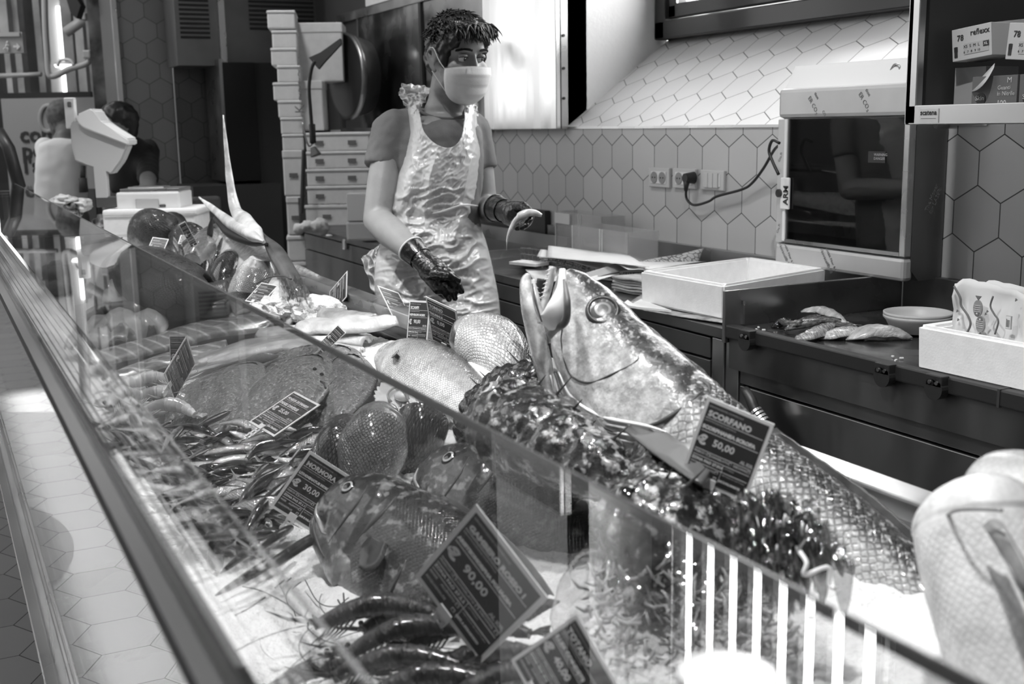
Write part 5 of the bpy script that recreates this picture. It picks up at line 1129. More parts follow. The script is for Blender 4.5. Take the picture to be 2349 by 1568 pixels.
for s in (-1,1):
    g=G(); c0=rows[0][0 if s<0 else -1]; c1=rows[-3][0 if s<0 else -1]
    g.tube(cat_rom([c0,c0.lerp(Hd(s*.083,.012,.026),.5)+hx2*s*.004,Hd(s*.086,.006,.034),Hd(s*.088,-.012,.036)],16),.0016,white,6)
    g.tube(cat_rom([c1,c1.lerp(Hd(s*.078,.0,-.03),.5)+hx2*s*.003,Hd(s*.082,-.004,-.030)],12),.0013,white,6); g.build('ear_loop',parent=FM,off=MO)
# t-shirt
shirtm=M('tshirt_grey',.15,.85,noise_=.06,nscale=40,bump=.12,bscale=300)
g=G(); rings(g,[trow(1014,272,44,.066),trow(1005,282,84,.088),trow(1000,304,104,.108),trow(1001,360,106,.118),trow(1003,430,102,.113),trow(1000,500,96,.108),trow(1004,570,106,.118),trow(1008,650,114,.122)],fr=(TX,TY))
SR=Pd(874,384,3.41); SL=Pd(1103,392,3.55)
def sleeve(a,b,ra,rb):
    g.ball(a,ra,seg=16); g.tube([a.lerp(b,k/8) for k in range(9)],[ra+(rb-ra)*k/8 for k in range(9)],None,18)
sleeve(Pd(902,302,3.42),Pd(876,388,3.405),.066,.060); sleeve(Pd(1082,302,3.54),Pd(1106,392,3.55),.060,.050)
cap(g,Pd(940,290,3.45),Pd(905,300,3.43),.055,.064); cap(g,Pd(1060,290,3.49),Pd(1082,302,3.54),.055,.060)
def wr(p,n):
    q=p-MO; return .005*noise.noise(V((q.dot(HF)*22,q.z*9+q.dot(HF)*14,q.dot(HB)*10)))+.0025*noise.noise(q*50)
sh=remesh(g,'t_shirt',.0085,shirtm,man,MO,smooth=6,disp=wr)
g=G(); g.tube([Pd(1018,258,3.47)+TX*.073*math.cos(a)+TY*.080*math.sin(a)+V((0,0,.008-.028*max(0,-math.sin(a)))) for a in [2*PI*k/30 for k in range(31)]],.006,M('collar_grey',.13,.85),8); g.build('collar',parent=sh,off=MO)
# trousers, shoes
g=G(); rings(g,[trow(1006,610,112,.118),trow(1008,660,116,.122),trow(1008,720,116,.122)],fr=(TX,TY)); leg(g,hipR,-HF*.04,.095,.075,.07); leg(g,hipL,HF*.05,.095,.075,.07)
remesh(g,'trousers',.012,M('trousers_dark',.06,.8),man,MO,smooth=5,disp=lambda p,n:.006*noise.noise(p*14))
for a in (aR,aL):
    g=G(); cap(g,V((a.x,a.y,.045)),V((a.x,a.y,.045))-HB*.15,.045,.04); g.box(V((a.x,a.y,.012))-HB*.07,(.09,.26,.022),None,Matrix((HF,HB,V((0,0,1)))).transposed()); remesh(g,'shoe',.01,M('shoe_black',.03,.5),man,MO,smooth=4)
# apron
m,nt,p=newmat('apron_plastic'); out=nt.nodes['Material Output']; p.inputs['Base Color'].default_value=(.80,.80,.80,1); p.inputs['Roughness'].default_value=.26; p.inputs['Specular IOR Level'].default_value=.9; p.inputs['Coat Weight'].default_value=.5
tr=nd(nt,'ShaderNodeBsdfTransparent'); mx=nd(nt,'ShaderNodeMixShader'); mx.inputs[0].default_value=.52; nt.links.new(tr.outputs[0],mx.inputs[1]); nt.links.new(p.outputs[0],mx.inputs[2]); nt.links.new(mx.outputs[0],out.inputs[0]); apm=m
topc=[(0,936,236),(.07,952,230),(.13,962,258),(.24,972,300),(.38,1000,330),(.54,1034,338),(.70,1058,315),(.80,1066,270),(.87,1066,236),(.94,1078,234),(1,1094,264)]
edL=[(230,936),(300,932),(360,922),(420,906),(480,892),(500,893),(570,868),(640,858),(700,866),(900,868)]; edR=[(230,1094),(262,1094),(330,1104),(400,1103),(450,1099),(500,1098),(560,1117),(640,1136),(700,1146),(900,1156)]
blg=[(230,.075),(300,.135),(400,.155),(500,.135),(560,.150),(650,.165),(900,.18)]
def fold(u,y,x):
    a=0
    yy=(y-500)/100.
    a+=.010*math.exp(-((y-497)/10.)**2)*(-1)                          # tie
    q=noise.noise(V((u*3.4,yy*.9+u*1.5,1.3))); a+=.016*(1-abs(q)*3.0)*(.3 if y<360 else 1)
    q=noise.noise(V((u*5+yy*1.2,yy*4.2,4.1))); a+=.0075*max(-.4,(1-abs(q)*6))*(1 if y>430 else .25)
    q=noise.noise(V((u*16+yy*3,yy*9,7.7))); a+=.0022*max(-.3,(1-abs(q)*5))
    return a
NU,NV=150,220; rows=[]
for i in range(NV+1):
    v=i/NV; r=[]
    for j in range(NU+1):
        u=j/NU; tx,ty=interp(topc,u); y=ty+(880-ty)*v; w=min(1,v*7); x=tx*(1-w)+(interp(edL,y)[0]*(1-u)+interp(edR,y)[0]*u)*w
        b_=interp(blg,y)[0]; cc=math.sqrt(max(0,1-(abs(2*u-1.0))**2.6*.93)); d=3.47+.05*(u-.5)-b_*cc-.012-fold(u,y,x)*(.3+.7*cc)
        r.append(Pd(x,y,d))
    rows.append(r)
g=G(); g.slab(rows,.0007,apm); g.build('apron',parent=man,off=MO)
def crumple(name,pts,d0,amp,sc,nu=30,nv=30,dd=(0,0,0,0)):
    Q=[Pd(x,y,d0+e) for (x,y),e in zip(pts,dd)]; P=[]
    for i in range(nu+1):
        r=[]
        for j in range(nv+1):
            u,v=i/nu,j/nv; p=Q[0].lerp(Q[1],u).lerp(Q[3].lerp(Q[2],u),v); n_=noise.noise(V((u*sc,v*sc,amp*99)))
            r.append(p-FWD*amp*(1-abs(n_)*4)+HF*amp*.6*noise.noise(V((u*sc,v*sc,9)))+V((0,0,amp*.6*noise.noise(V((v*sc,u*sc,5))))))
        P.append(r)
    g=G(); g.slab(P,.0007,apm); g.build(name,parent=man,off=MO)
crumple('apron_flap',[(872,560),(895,640),(868,700),(828,592)],3.50,.018,4,dd=(0,-.06,0,.03))
crumple('apron_skirt_side',[(862,600),(885,640),(890,880),(856,880)],3.44,.014,3)
crumple('neck_loop',[(922,192),(990,200),(968,246),(914,218)],3.50,.012,5,dd=(.04,.03,-.06,0))
crumple('neck_loop',[(914,214),(966,232),(956,300),(940,262)],3.42,.010,5,dd=(.02,-.05,-.06,0))
crumple('neck_loop',[(1064,228),(1094,222),(1098,268),(1070,262)],3.42,.008,4,dd=(-.02,.06,.05,-.02))
g=G(); g.tube(cat_rom([Pd(*a) for a in ((893,497,3.44),(930,492,3.36),(1000,488,3.315),(1060,470,3.325),(1095,472,3.40))],30),.0028,apm,6); g.build('apron_tie',parent=man,off=MO)
# gloves
glv=M('nitrile_black',.008,.22,bump=.3,bscale=90,coat=.5)
def glove(wr,kn,cuffr,fingers,thumb,cuffmat,name='glove'):
    g=G(); d=(kn-wr).normalized(); cap(g,wr-d*.035,wr,.034,.031); cap(g,wr,wr.lerp(kn,.6),.031,.034)
    side=d.cross(-FWD).normalized()
    for k in (-1.4,-.5,.5,1.4): cap(g,wr.lerp(kn,.35)+side*k*.012,kn+side*k*.018,.020,.0145)
    for f in fingers: limb(g,f,[.0125]+[.0115]*(len(f)-2)+[.0085])
    limb(g,thumb,[.017,.013,.010])
    ob=remesh(g,name,.0032,glv,man,MO,smooth=4,disp=lambda p,n:.0012*noise.noise(p*130))
    g=G(); c=wr-d*.052; a=d.orthogonal().normalized(); b=d.cross(a); g.tube([c+(a*math.cos(2*PI*k/24)+b*math.sin(2*PI*k/24))*.0375 for k in range(25)],.003,cuffmat,8,False); g.lathe([(.0375,-.002),(.0365,.02),(.0335,.045)],c,d,glv,24); g.build('cuff',parent=ob,off=MO); return d,side
w_,k_=Pd(968,596,3.12),Pd(1020,648,3.07)
F_=lambda *a:[Pd(*q) for q in a]
glove(w_,k_,.03,[F_((1035,642,3.06),(1050,655,3.05),(1059,668,3.06)),F_((1026,650,3.06),(1038,668,3.05),(1044,684,3.06)),F_((1015,655,3.07),(1024,674,3.07),(1030,686,3.08)),F_((1005,658,3.09),(1012,672,3.09),(1018,680,3.10))],F_((1000,628,3.05),(1030,632,3.02),(1050,643,3.03)),white)
w_,k_=Pd(1158,484,3.27),Pd(1196,496,3.20)
glove(w_,k_,.03,[F_((1204,488,3.18),(1218,494,3.13),(1216,505,3.11)),F_((1202,496,3.17),(1212,508,3.12),(1206,517,3.10)),F_((1196,503,3.17),(1203,516,3.12),(1196,522,3.11)),F_((1189,507,3.18),(1192,518,3.14),(1186,523,3.13))],F_((1180,474,3.22),(1200,472,3.16),(1218,486,3.11)),glv)
g=G(); P=cat_rom([Pd(*a) for a in ((1243,494,3.10),(1226,488,3.10),(1205,490,3.10),(1185,503,3.11),(1172,525,3.12),(1164,548,3.13),(1162,572,3.14))],30)
o=P[10].copy(); g.tube(P,[.001+.0085*math.sin(PI*min(1,.08+k/30*1.0))**.8*(1.25 if k<14 else .8) for k in range(31)],M('small_fish_silver',.68,.2,noise_=.3,nscale=60,coat=.8),10); ob=g.build('small_fish',off=o); lab(ob,'small slender pale fish held in the man\'s left hand','fish')
# ---------------------------------------------------------------- price tags
tagw=M('tag_white',.72,.4); tagb=M('tag_slate',.035,.42,spec=.4); chalk=M('chalk_ink',.62,.7); chalkd=M('tag_print',.38,.7)
def tag(label,c,n,lines,width=None,depth=None,clip=True,group='slate price tags on clips',back=False):
    R=[ray(*p) for p in c]; n=V(n).normalized(); m=sum(R,V())/4; k=m.dot(n); P=[r*(k/r.dot(n)) for r in R]
    w=((P[1]-P[0]).length+(P[2]-P[3]).length)/2
    s=(width/w) if width else depth/F
    P=[CAM+p*s for p in P]; o=sum(P,V())/4; u=((P[1]-P[0])+(P[2]-P[3])); v=((P[0]-P[3])+(P[1]-P[2])); w=u.length/2; h=v.length/2
    mt=frameXY(o,u,v); t=thing('price_tag',label,'price tag',o,group); t.matrix_world=mt
    e=min(w,h); g=G(); g.box((0,0,0),(w,h,.0014),tagw,None,0)
    sg=-1 if back else 1
    g.build('plate',parent=t)
    g=G(); g.box((0,0,.0009*sg),(w*.90,h*.91,.0006),tagb,None,0); sp=g.build('slate_panel',parent=t)
    g=G(); W=w*.86; X0=-w*.43; z=.0013
    T=lambda s_,x,y,sz,b=0,mm=chalk: g.text(s_,Matrix.Translation((x,y,z)),sz,mm,.00015,b)
    def ln(y,x0=-.43,x1=.43): g.box((w*(x0+x1)/2,y*h,z),(w*(x1-x0),h*.006,.0003),chalk)
    nm,lat,pr_,zone,how=lines
    T('DENOMINAZIONE COMMERCIALE',X0,h*.405,h*.026,0,chalkd); T(nm,X0+w*.02,h*.30,min(h*.095,W*1.55/max(1,len(nm))),.0004*e/.08); ln(.275)
    T('DENOMINAZIONE SCIENTIFICA',X0,h*.235,h*.026,0,chalkd); T(lat,X0+w*.0,h*.145,min(h*.085,W*1.5/max(1,len(lat))),.0004*e/.08); ln(.115)
    T('€',X0,h*-.045,h*.15,.0008*e/.08); T(pr_,X0+w*.22,h*-.02,h*.115,.0003*e/.08); T('AL KG.',w*.24,h*-.085,h*.05,.0004*e/.08,chalkd); ln(-.11)
    T('FRESCO ☐  CONGELATO ☐  DECONG. ☐',X0,h*-.155,h*.036,.0002,chalkd)
    for xx in (-.21,.12,.40): g.box((w*xx,h*-.142,z),(w*.045,h*.035,.0003),chalk); g.box((w*xx,h*-.142,z+.0002),(w*.030,h*.023,.0003),tagb)
    ln(-.185); T('ZONA FAO '+zone,X0,h*-.24,h*.045,.0002); T('ATTREZZI',w*.06,h*-.225,h*.026,0,chalkd); ln(-.27); g.box((w*.04,h*-.30,z),(w*.006,h*.22,.0003),chalk)
    T('MARE     ALLEVATO',X0,h*-.32,h*.034,.0002,chalkd); T('METODO DI CATTURA',w*.06,h*-.31,h*.026,0,chalkd); T('ACQUADOLCE',X0,h*-.39,h*.034,.0002,chalkd); T(how,w*.03,h*-.39,min(h*.055,w*.62/max(1,len(how))),.0003*e/.08)
    for yy in (-.305,-.375): g.box((w*-.02,h*yy,z),(w*.045,h*.035,.0003),chalk); g.box((w*-.02,h*yy,z+.0002),(w*.030,h*.023,.0003),tagb)
    g.build('lettering',parent=sp)
    if clip:
        g=G(); y0=-h*.5
        g.box((-w*.06,y0+.004,.001),(w*.16,.012,.004),tagw); g.box((-w*.10,y0-.012,.0),(w*.05,.03,.003),tagw); g.box((w*.0,y0-.012,.0),(w*.05,.03,.003),tagw); g.box((-w*.05,y0-.008,.0),(w*.14,.004,.003),tagw); g.box((-w*.05,y0-.018,.0),(w*.18,.004,.003),tagw)
        g.build('clip',parent=t)
    return t
tag('large slate tag reading GAMBERO ROSSO I and 90,00, nearest the camera',[(1093,1163),(1255,1360),(1105,1532),(953,1312)],(.39,-.92,-.11),('GAMBERO ROSSO I','ARISTEOMORPHA FOLIACEA','90,00','37.2.2','RETI A STRASCICO'),width=.118)
tag('slate tag reading SCORFANO and 50,00 clipped in front of the croaker body',[(1625,912),(1778,970),(1708,1155),(1560,1083)],(.61,-.79,-.06),('SCORFANO','SCORPHANEA SCROFA','50,00','27.IXA','AMI E PALANGARI'),depth=1.27)
tag('slate tag priced 30,00 half hidden by the left snapper head',[(708,1033),(820,1100),(720,1225),(622,1160)],(.93,-.36,-.02),('MORMORA','LITHOGNATUS MORMYRUS','30,00','37.1.1','AMI E PALANG.'),depth=1.68)
tag('slate tag reading FOGLIA DI FANGO and 25,00 tilted over the flatfish',[(676,898),(738,930),(625,1000),(570,967)],(.25,-.34,.91),('FOGLIA DI FANGO','MARI DIVERSI','25,00','37.1.3','DA TRAINO'),depth=2.02)
tag('slate tag standing on its corner behind the small light prawns',[(428,760),(446,835),(402,918),(376,866)],(.61,.79,-.06),('~~~~~~','~~~~~~~~~~','~~~~','~~','~~~~~'),depth=2.5)
tag('dark slate tag partly hidden behind the one standing on its corner',[(390,768),(432,766),(432,870),(390,868)],(.80,-.55,.1),('~~~~~~','~~~~~~~~~~','~~~~','~~','~~~~~'),depth=2.62)
tag('slate tag reading SCAMPI and 90,00 left of the tall leaning one',[(941,688),(985,690),(982,792),(932,787)],(.23,-.95,.19),('SCAMPI','NEPHROPS NORV.','90,00','37.2.1','RETI DA TRAINO'),depth=2.42)
tag('tall leaning slate tag over the plump pale fish, right of the SCAMPI one',[(976,682),(1045,708),(1062,818),(992,778)],(.27,-.90,-.34),('TONNO','THUNNUS ~~~~~~','0,00','37.1','~~~~~'),depth=2.33)
tag('slate tag leaning left in front of the apron beside the counter rim',[(868,656),(912,670),(952,745),(900,728)],(.54,.55,.64),('~~~~~~','~~~~~~~~~~','~~~~','~~','~~~~~'),depth=2.95)
tag('narrow slate tag turned almost edge-on at the dark counter rim',[(797,615),(795,690),(755,718),(757,673)],(-.01,-.95,.31),('~~~~~~','~~~~~~~~~~','~~~~','~~','~~~~~'),depth=3.25)
tag('slate tag lying tilted at the swordfish body',[(600,648),(638,655),(600,698),(562,690)],(.36,-.42,.83),('~~~~~~','~~~~~~~~~~','~~~~','~~','~~~~~'),depth=3.25)
tag('small slate tag leaning among the pale fillets beside the glass edge',[(780,737),(790,768),(748,805),(722,800)],(.85,-.40,.35),('~~~~~~','~~~~~~~~~~','~~~~','~~','~~~~~'),depth=2.6)
tag('slate tag in front of the far grouper heads at the upper left',[(352,546),(386,546),(372,590),(332,580)],(.64,-.32,.70),('~~~~~~','~~~~~~~~~~','~~~~','~~','~~~~~'),depth=3.8)
tag('pale tag lying behind the dark upright tag among the far fish heads',[(418,540),(458,542),(440,560),(405,558)],(.6,-.3,.7),('~~~~~~','~~~~~~~~~~','~~~~','~~','~~~~~'),depth=4.0)
tag('dark upright tag seen nearly edge-on among the far fish heads',[(423,512),(438,502),(441,566),(426,572)],(.9,-.4,.1),('~~~~~~','~~~~~~~~~~','~~~~','~~','~~~~~'),depth=3.75)
tag('sliver of a slate tag behind the giant croaker\'s throat',[(1210,790),(1224,793),(1232,835),(1220,836)],(.7,-.7,.1),('~~~~~~','~~~~~~~~~~','~~~~','~~','~~~~~'),depth=2.0)
tag('slate tag reading TOTANO cut off by the bottom of the picture',[(1300,1358),(1390,1555),(1290,1690),(1195,1560)],(.45,-.88,.1),('TOTANO','ILLEX COINDETII','40,00','37.2','RETI'),depth=1.05)
g=G(); a,b=B(1146,862,.19),B(1108,935,.15); g.cyl(a,b,.0013,tagw); g.prism([a,b,b+FWD*.05,a+FWD*.05],(RIGHT*.001),tagb); lab(g.build('price_tag',off=a),'slate tag seen exactly edge-on in front of the black scorpionfish','price tag')
# ---------------------------------------------------------------- sardines
sar=[fishmat('sardine_a',.03,.55,.95,.3,60,.0035,.2,.18,.3,(.42,.66),coat=1,metal=.35),fishmat('sardine_b',.02,.30,.9,.4,60,.0035,.2,.16,.3,(.50,.75),coat=1,metal=.35)]
def sardine(kind):
    L_=.135; z=0; bend=(.012,-.010,.016,.0)[kind]; path=[V((-L_/2,0,0)),V((-L_/4,bend*.7,0)),V((0,bend,0)),V((L_/4,bend*.6,0)),V((L_/2,0,0))]
    root=thing('sardine','x','fish'); b=Body(path,V((0,0,1)),scaled('slim',L_,1.15,.95),22,14,.22,.05,(.08,-.2)); b.mesh('body',sar[kind%2],root,V())
    for s in (1,-1): eye(b,.075,s*1.15,.0036,root,V(),(eyeD,eyeW,eyeR))
    P0,T,U,S_=b.fr(1); base=[P0+U*k*.0016 for k in (1,.3,-.3,-1)]; tips=[P0+T*.022+U*.014,P0+T*.010+U*.004,P0+T*.010-U*.004,P0+T*.022-U*.014]
    fin(b,base,tips,root,V(),finG,'tail_fin',8,th=.0008,ridge=.0005); return root
protos=[sardine(k) for k in range(4)]; used=[False]*4
rnd=random.Random(21)
def inpoly(x,y,P):
    c=False; n=len(P)
    for i in range(n):
        a,b=P[i],P[(i+1)%n]
        if (a[1]>y)!=(b[1]>y) and x<(b[0]-a[0])*(y-a[1])/(b[1]-a[1])+a[0]: c=not c
    return c
pileA=[(395,985),(480,965),(560,985),(640,1000),(770,975),(760,1030),(700,1040),(640,1130),(600,1215),(520,1240),(470,1160),(420,1080),(370,1010)]
pileB=[(230,960),(380,980),(470,1130),(520,1250),(430,1260),(330,1130),(260,1040)]
n=0; marks=[]
sizes=('bright belly','dark back','twisted body','straight body'); 
def put(px,py,off,ang,roll,tip,k):
    global n
    pr_=protos[k]
    if not used[k]: o=pr_; used[k]=True
    else: o=dup(pr_)
    o.location=B(px,py,off); q=Matrix.Rotation(ang,4,'Z')@Matrix.Rotation(tip,4,'Y')@Matrix.Rotation(roll,4,'X'); o.rotation_euler=q.to_euler(); s=rnd.uniform(.85,1.15); o.scale=(s,s,s)
    lab(o,'small silver sardine in the tangled pile in front of the flatfish','fish','sardines piled on the ice'); n+=1
base_ang=math.atan2(RIGHT.y,RIGHT.x)
while n<118:
    px,py=rnd.uniform(370,780),rnd.uniform(960,1250)
    if not inpoly(px,py,pileA): continue
    put(px,py,rnd.uniform(.012,.055),base_ang+PI+rnd.gauss(.35,.75)+(PI if rnd.random()<.3 else 0),rnd.choice((1,-1))*rnd.uniform(.7,1.5),rnd.gauss(0,.18),rnd.randrange(4))
m_=n
while n<m_+52:
    px,py=rnd.uniform(220,530),rnd.uniform(950,1270)
    if not inpoly(px,py,pileB): continue
    put(px,py,rnd.uniform(.012,.04),base_ang+rnd.uniform(-PI,PI),rnd.choice((1,-1))*rnd.uniform(.7,1.5),rnd.gauss(0,.15),rnd.randrange(4))
# distinct bigger ones
mk=fishmat('anchovy_long',.03,.2,.8,.4,50,0,rough=.2,split=(.4,.7),coat=1,metal=.3)
for lb,a in (('long silvery mackerel curving from the FOGLIA tag toward the nose-up breams',((650,1010,.06),(700,992,.065),(750,985,.06),(775,978,.05))),('curved bright sardine-like fish in the middle of the pile',((555,1065,.06),(590,1030,.07),(640,1015,.07),(690,1010,.06))),('long fish with a bright side lying toward the 30,00 tag',((545,1165,.06),(580,1120,.065),(625,1090,.065),(665,1060,.06))),('long dark-backed fish at the near side of the sardine pile',((560,1225,.05),(600,1170,.06),(650,1120,.06),(700,1085,.05)))):
    fish(lb,Bp(*a),V((0,0,1))+RIGHT*.5,('slim',1.1,1.0),mk,finG,gill=.2,eye_=(.07,1.1,.004),nr=40,ns=18,mouth=None)
# ---------------------------------------------------------------- red prawns
prm=M('prawn_shell',.022,.28,noise_=.8,nscale=30,coat=.5,bump=.6,bscale=90,stretch=(3,1,1)); prl=M('prawn_shell_pale',.55,.2,noise_=.35,nscale=25,coat=.8)
def prawn(mat,L_=.16):
    root=thing('prawn','x','prawn'); N=80; P=[]; R_=[]
    for i in range(N+1):
        u=i/N; P.append(V((L_*(u-.5),.02*math.sin(u*PI)*1.0,.012*math.sin(u*PI*1.1)))); seg=(u*9)%1
        R_.append(.0135*(math.sin(PI*min(1,.12+u*.80))**.6)*(1+.20*(1-seg if u>.38 else 0)))
    g=G(); g.tube(P[:32],R_[:32],mat,14); g.build('carapace',parent=root)
    g=G(); g.tube(P[31:],R_[31:],mat,14); g.build('abdomen',parent=root)
    g=G(); g.tube([P[2],P[0]-V((.03,0,-.012)),P[0]-V((.055,0,-.026))],[.004,.0022,.0003],mat,6); g.build('rostrum',parent=root)
    for s in (1,-1): g=G(); g.ball(P[2]+V((-.004,s*.009,.006)),.0042,eyeD,seg=10); g.build('eye',parent=root)
    for k in range(5):
        for s in (1,-1):
            a=P[12+4*k]+V((0,s*.006,-.006)); g=G(); g.tube([a,a+V((-.01,s*.018,-.008)),a+V((-.024,s*.022,-.016))],[.0018,.0013,.0006],mat,5); g.build('leg',parent=root)
    for s in (1,-1):
        rr=random.Random(k+s); g=G(); q=P[2]+V((-.002,s*.004,.0)); pts=[q]; d=V((-1,s*.35,.25)).normalized()
        for j in range(14): d=(d+V((.05*s,.13*s,-.03))).normalized(); pts.append(pts[-1]+d*.013)
        g.tube(pts,[.0007]*15,mat,4); g.build('antenna',parent=root)
    for s in (-1,0,1):
        e=P[-1]; g=G(); g.slab([[e+V((0,w*.003,0))*1,e+V((.012,s*.006+w*.004,.002)),e+V((.026,s*.013+w*.006,.0))] for w in (-1,0,1)],.001,mat); g.build('tail_plate',parent=root)
    return root
pp=prawn(prm); first=True
PR=[('dark red prawn pointing left, topmost of the heap left of the GAMBERO tag',720,1440,1010,1405,.05),('dark prawn lying just below the left-pointing one',800,1500,1080,1440,.06),('dark prawn under the lower corner of the GAMBERO tag',960,1480,1190,1450,.045),('dark prawn along the bottom edge of the picture, left',780,1560,1040,1520,.05),('dark prawn along the bottom edge of the picture, below the clip',980,1565,1230,1500,.03),('dark prawn half under the TOTANO tag',1120,1480,1290,1400,.02),('prawn tail at the upper side of the dark prawn heap',860,1440,1060,1395,.03),('prawn at the bottom left of the dark heap',650,1590,860,1540,.03),('dark prawn at the bottom right of the heap',1060,1620,1250,1560,.05),('prawn lying deepest at the bottom centre',880,1600,1100,1570,.06)]
for lb,x0,y0,x1,y1,o in PR:
    a,b=B(x0,y0,o),B(x1,y1,o); r_=pp if first else dup(pp); first=False
    s=(b-a).length/.16; s=max(.85,min(1.5,s)); r_.matrix_world=axes((a+b)/2,b-a,V((0,0,1)))@Matrix.Diagonal((s,s,s,1)); lab(r_,lb,'prawn','red prawns heaped on the ice')
pl=prawn(prl,.12); first=True
for k,(x,y,an) in enumerate(((330,905,.3),(365,915,1.2),(300,925,2.2),(345,940,-.6),(385,945,.9),(310,890,-1.4),(395,900,2.6),(280,950,.2),(350,880,-2.0))):
    r_=pl if first else dup(pl); first=False; r_.location=B(x,y,.03+.01*(k%3)); r_.rotation_euler=(.4*(k%3-1),0,an); lab(r_,'small pale prawn in the loose heap between the left tags and front glass','prawn','pale prawns beside the flatfish')
# thin whiskers lying on the ice and a fish spine
for k,(lb,pts) in enumerate((('thin dark whisker lying in a loop on the ice at the lower left',((560,1350),(600,1360),(640,1380),(670,1400),(680,1420))),('second thin whisker crossing the ice near the snapper belly',((700,1330),(730,1380),(770,1390),(800,1370))),('straight dark fin spine lying on the ice',((632,1355),(650,1340),(668,1325))),('short dark spine lying nearer the glass corner',((545,1415),(575,1400),(612,1375))),('tiny dark hooked spine on the ice by the snapper',((775,1375),(785,1392),(790,1392),(788,1360))))):
    g=G(); P=[B(x,y,.022) for x,y in pts]; g.tube(cat_rom(P,24),.0007 if k<2 else .0011,ink,5); lab(g.build('whisker',off=P[0]),lb,'fish spine')
for lb,pts in (('long dark spine standing up from the prawn heap against the snapper',((880,1395,.05),(905,1340,.075),(932,1283,.10))),('short dark spine standing right of the long one',((930,1395,.05),(945,1365,.065)))):
    g=G(); P=[B(*q) for q in pts]; g.tube(P,[.003,.002,.0005][:len(P)],finD,6); lab(g.build('fish_spine',off=P[0]),lb,'fish spine')
# ---------------------------------------------------------------- bag of samphire
bagp=glassmat('bag_film',.90,.06,.9,.08)
t=thing('plastic_bag','clear knotted plastic bag of samphire sprigs, nearest the right end of the glass','bag',B(1600,1400,.0)); o=t.location.copy()
c=B(1560,1400,.055); g=G(); bmesh.ops.create_icosphere(g.bm,subdivisions=5,radius=1)
for v in g.bm.verts:
    p=v.co.copy(); v.co=c+HF*p.x*.135+HB*p.y*.095+V((0,0,p.z*.075)); q=noise.noise(v.co*18)*.02+noise.noise(v.co*45)*.008*(1); v.co+=p*q
    if v.co.z<bedz(v.co.y)+.01: v.co.z=bedz(v.co.y)+.01
for f in g.bm.faces: f.smooth=True
g.build('bag_film',bagp,t,off=o)
def bagsheet(name,pts,amp,sc,mat,seed=0):
    Q=[B(*p) for p in pts]; P=[]
    for i in range(41):
        r=[]
        for j in range(31):
            u,v=i/40,j/30; p=Q[0].lerp(Q[1],u).lerp(Q[3].lerp(Q[2],u),v); n1=noise.noise(V((u*sc,v*sc,seed))); r.append(p+V((0,0,amp*(1-abs(n1)*4)))+HF*amp*.5*noise.noise(V((v*sc,u*sc,seed+3))))
        P.append(r)
    g=G(); g.slab(P,.0006,mat); g.build(name,parent=t,off=o)
smoky=glassmat('bag_film_thick',.72,.08,.9,.12)
bagsheet('bag_neck',[(1660,1190,.16),(1860,1180,.17),(1960,1330,.13),(1700,1350,.10)],.02,5,smoky,1)
bagsheet('bag_neck',[(1690,1170,.17),(1790,1165,.19),(1940,1290,.15),(1760,1380,.11)],.025,6,smoky,5)
bagsheet('bag_fold',[(1345,1270,.09),(1480,1190,.10),(1500,1330,.07),(1370,1370,.05)],.014,5,bagp,8)
g=G(); g.tube(cat_rom([B(*q) for q in ((1835,1265,.17),(1850,1290,.165),(1845,1318,.155),(1900,1300,.155),(1902,1340,.14),(1915,1350,.14))],24),.0022,white,6); g.build('tie',parent=t,off=o)
g=G(); rnd=random.Random(2); sm=M('samphire',.46,.4,noise_=.4,nscale=60)
for k in range(620):
    u,v,w_=rnd.uniform(-1,1),rnd.uniform(-1,1),rnd.uniform(-1,1)
    if u*u+v*v+w_*w_>1: continue
    a=c+HF*(u*.115+.01)+HB*v*.08+V((0,0,w_*.06)); a.z=max(a.z,bedz(a.y)+.015); d=V((rnd.uniform(-1,1),rnd.uniform(-1,1),rnd.uniform(-.3,1.2))).normalized(); L_=rnd.uniform(.014,.032)
    g.tube([a,a+d*L_*.5,a+(d+V((0,0,.3))).normalized()*L_],[.0016,.0019,.0010],sm,5)
    if rnd.random()<.5: q=a+d*L_*.5; d2=V((rnd.uniform(-1,1),rnd.uniform(-1,1),.6)).normalized(); g.tube([q,q+d2*L_*.45],[.0013,.0009],sm,4)
ob=g.build('samphire',off=c); lab(ob,'tangle of small green samphire sprigs inside the clear plastic bag','vegetable',kind='stuff')
# ---------------------------------------------------------------- swordfish
sy=.86
sw=thing('swordfish','cut swordfish head with upright bill and open beak at the far left','fish',at(600,640,y=sy)); root=sw; off=sw.location.copy()
swm=fishmat('sword_skin',.20,.50,.62,.25,18,0,rough=.25,bump=.2,coat=.7); swp=M('sword_bone',.62,.4,noise_=.3,nscale=22,bump=.3,coat=.3); swd=M('sword_dark',.08,.35,noise_=.4,nscale=20)
def strip2(pts,name,mat):
    C_=cat_rom([at(x,y,y=yy) for x,y,w,yy,h in pts],28); rows=[]
    for i,c in enumerate(C_):
        u=i/28*(len(pts)-1); k=min(int(u),len(pts)-2); f=u-k; f=f*f*(3-2*f); w=pts[k][2]*(1-f)+pts[k+1][2]*f; h=pts[k][4]*(1-f)+pts[k+1][4]*f
        T=(C_[min(i+1,28)]-C_[max(i-1,0)]).normalized(); d=(c-CAM).dot(FWD); A=T.cross(FWD).normalized()*(w*d/F); rows.append((c,A,FWD*h))
    return loftpts(rows,mat,name,par=root,of=off)
strip2([(512,264,1.5,sy,.003),(519,340,5,sy,.006),(528,420,9,sy,.010),(540,480,13,sy,.016),(560,510,22,sy,.03)],'bill',swp)
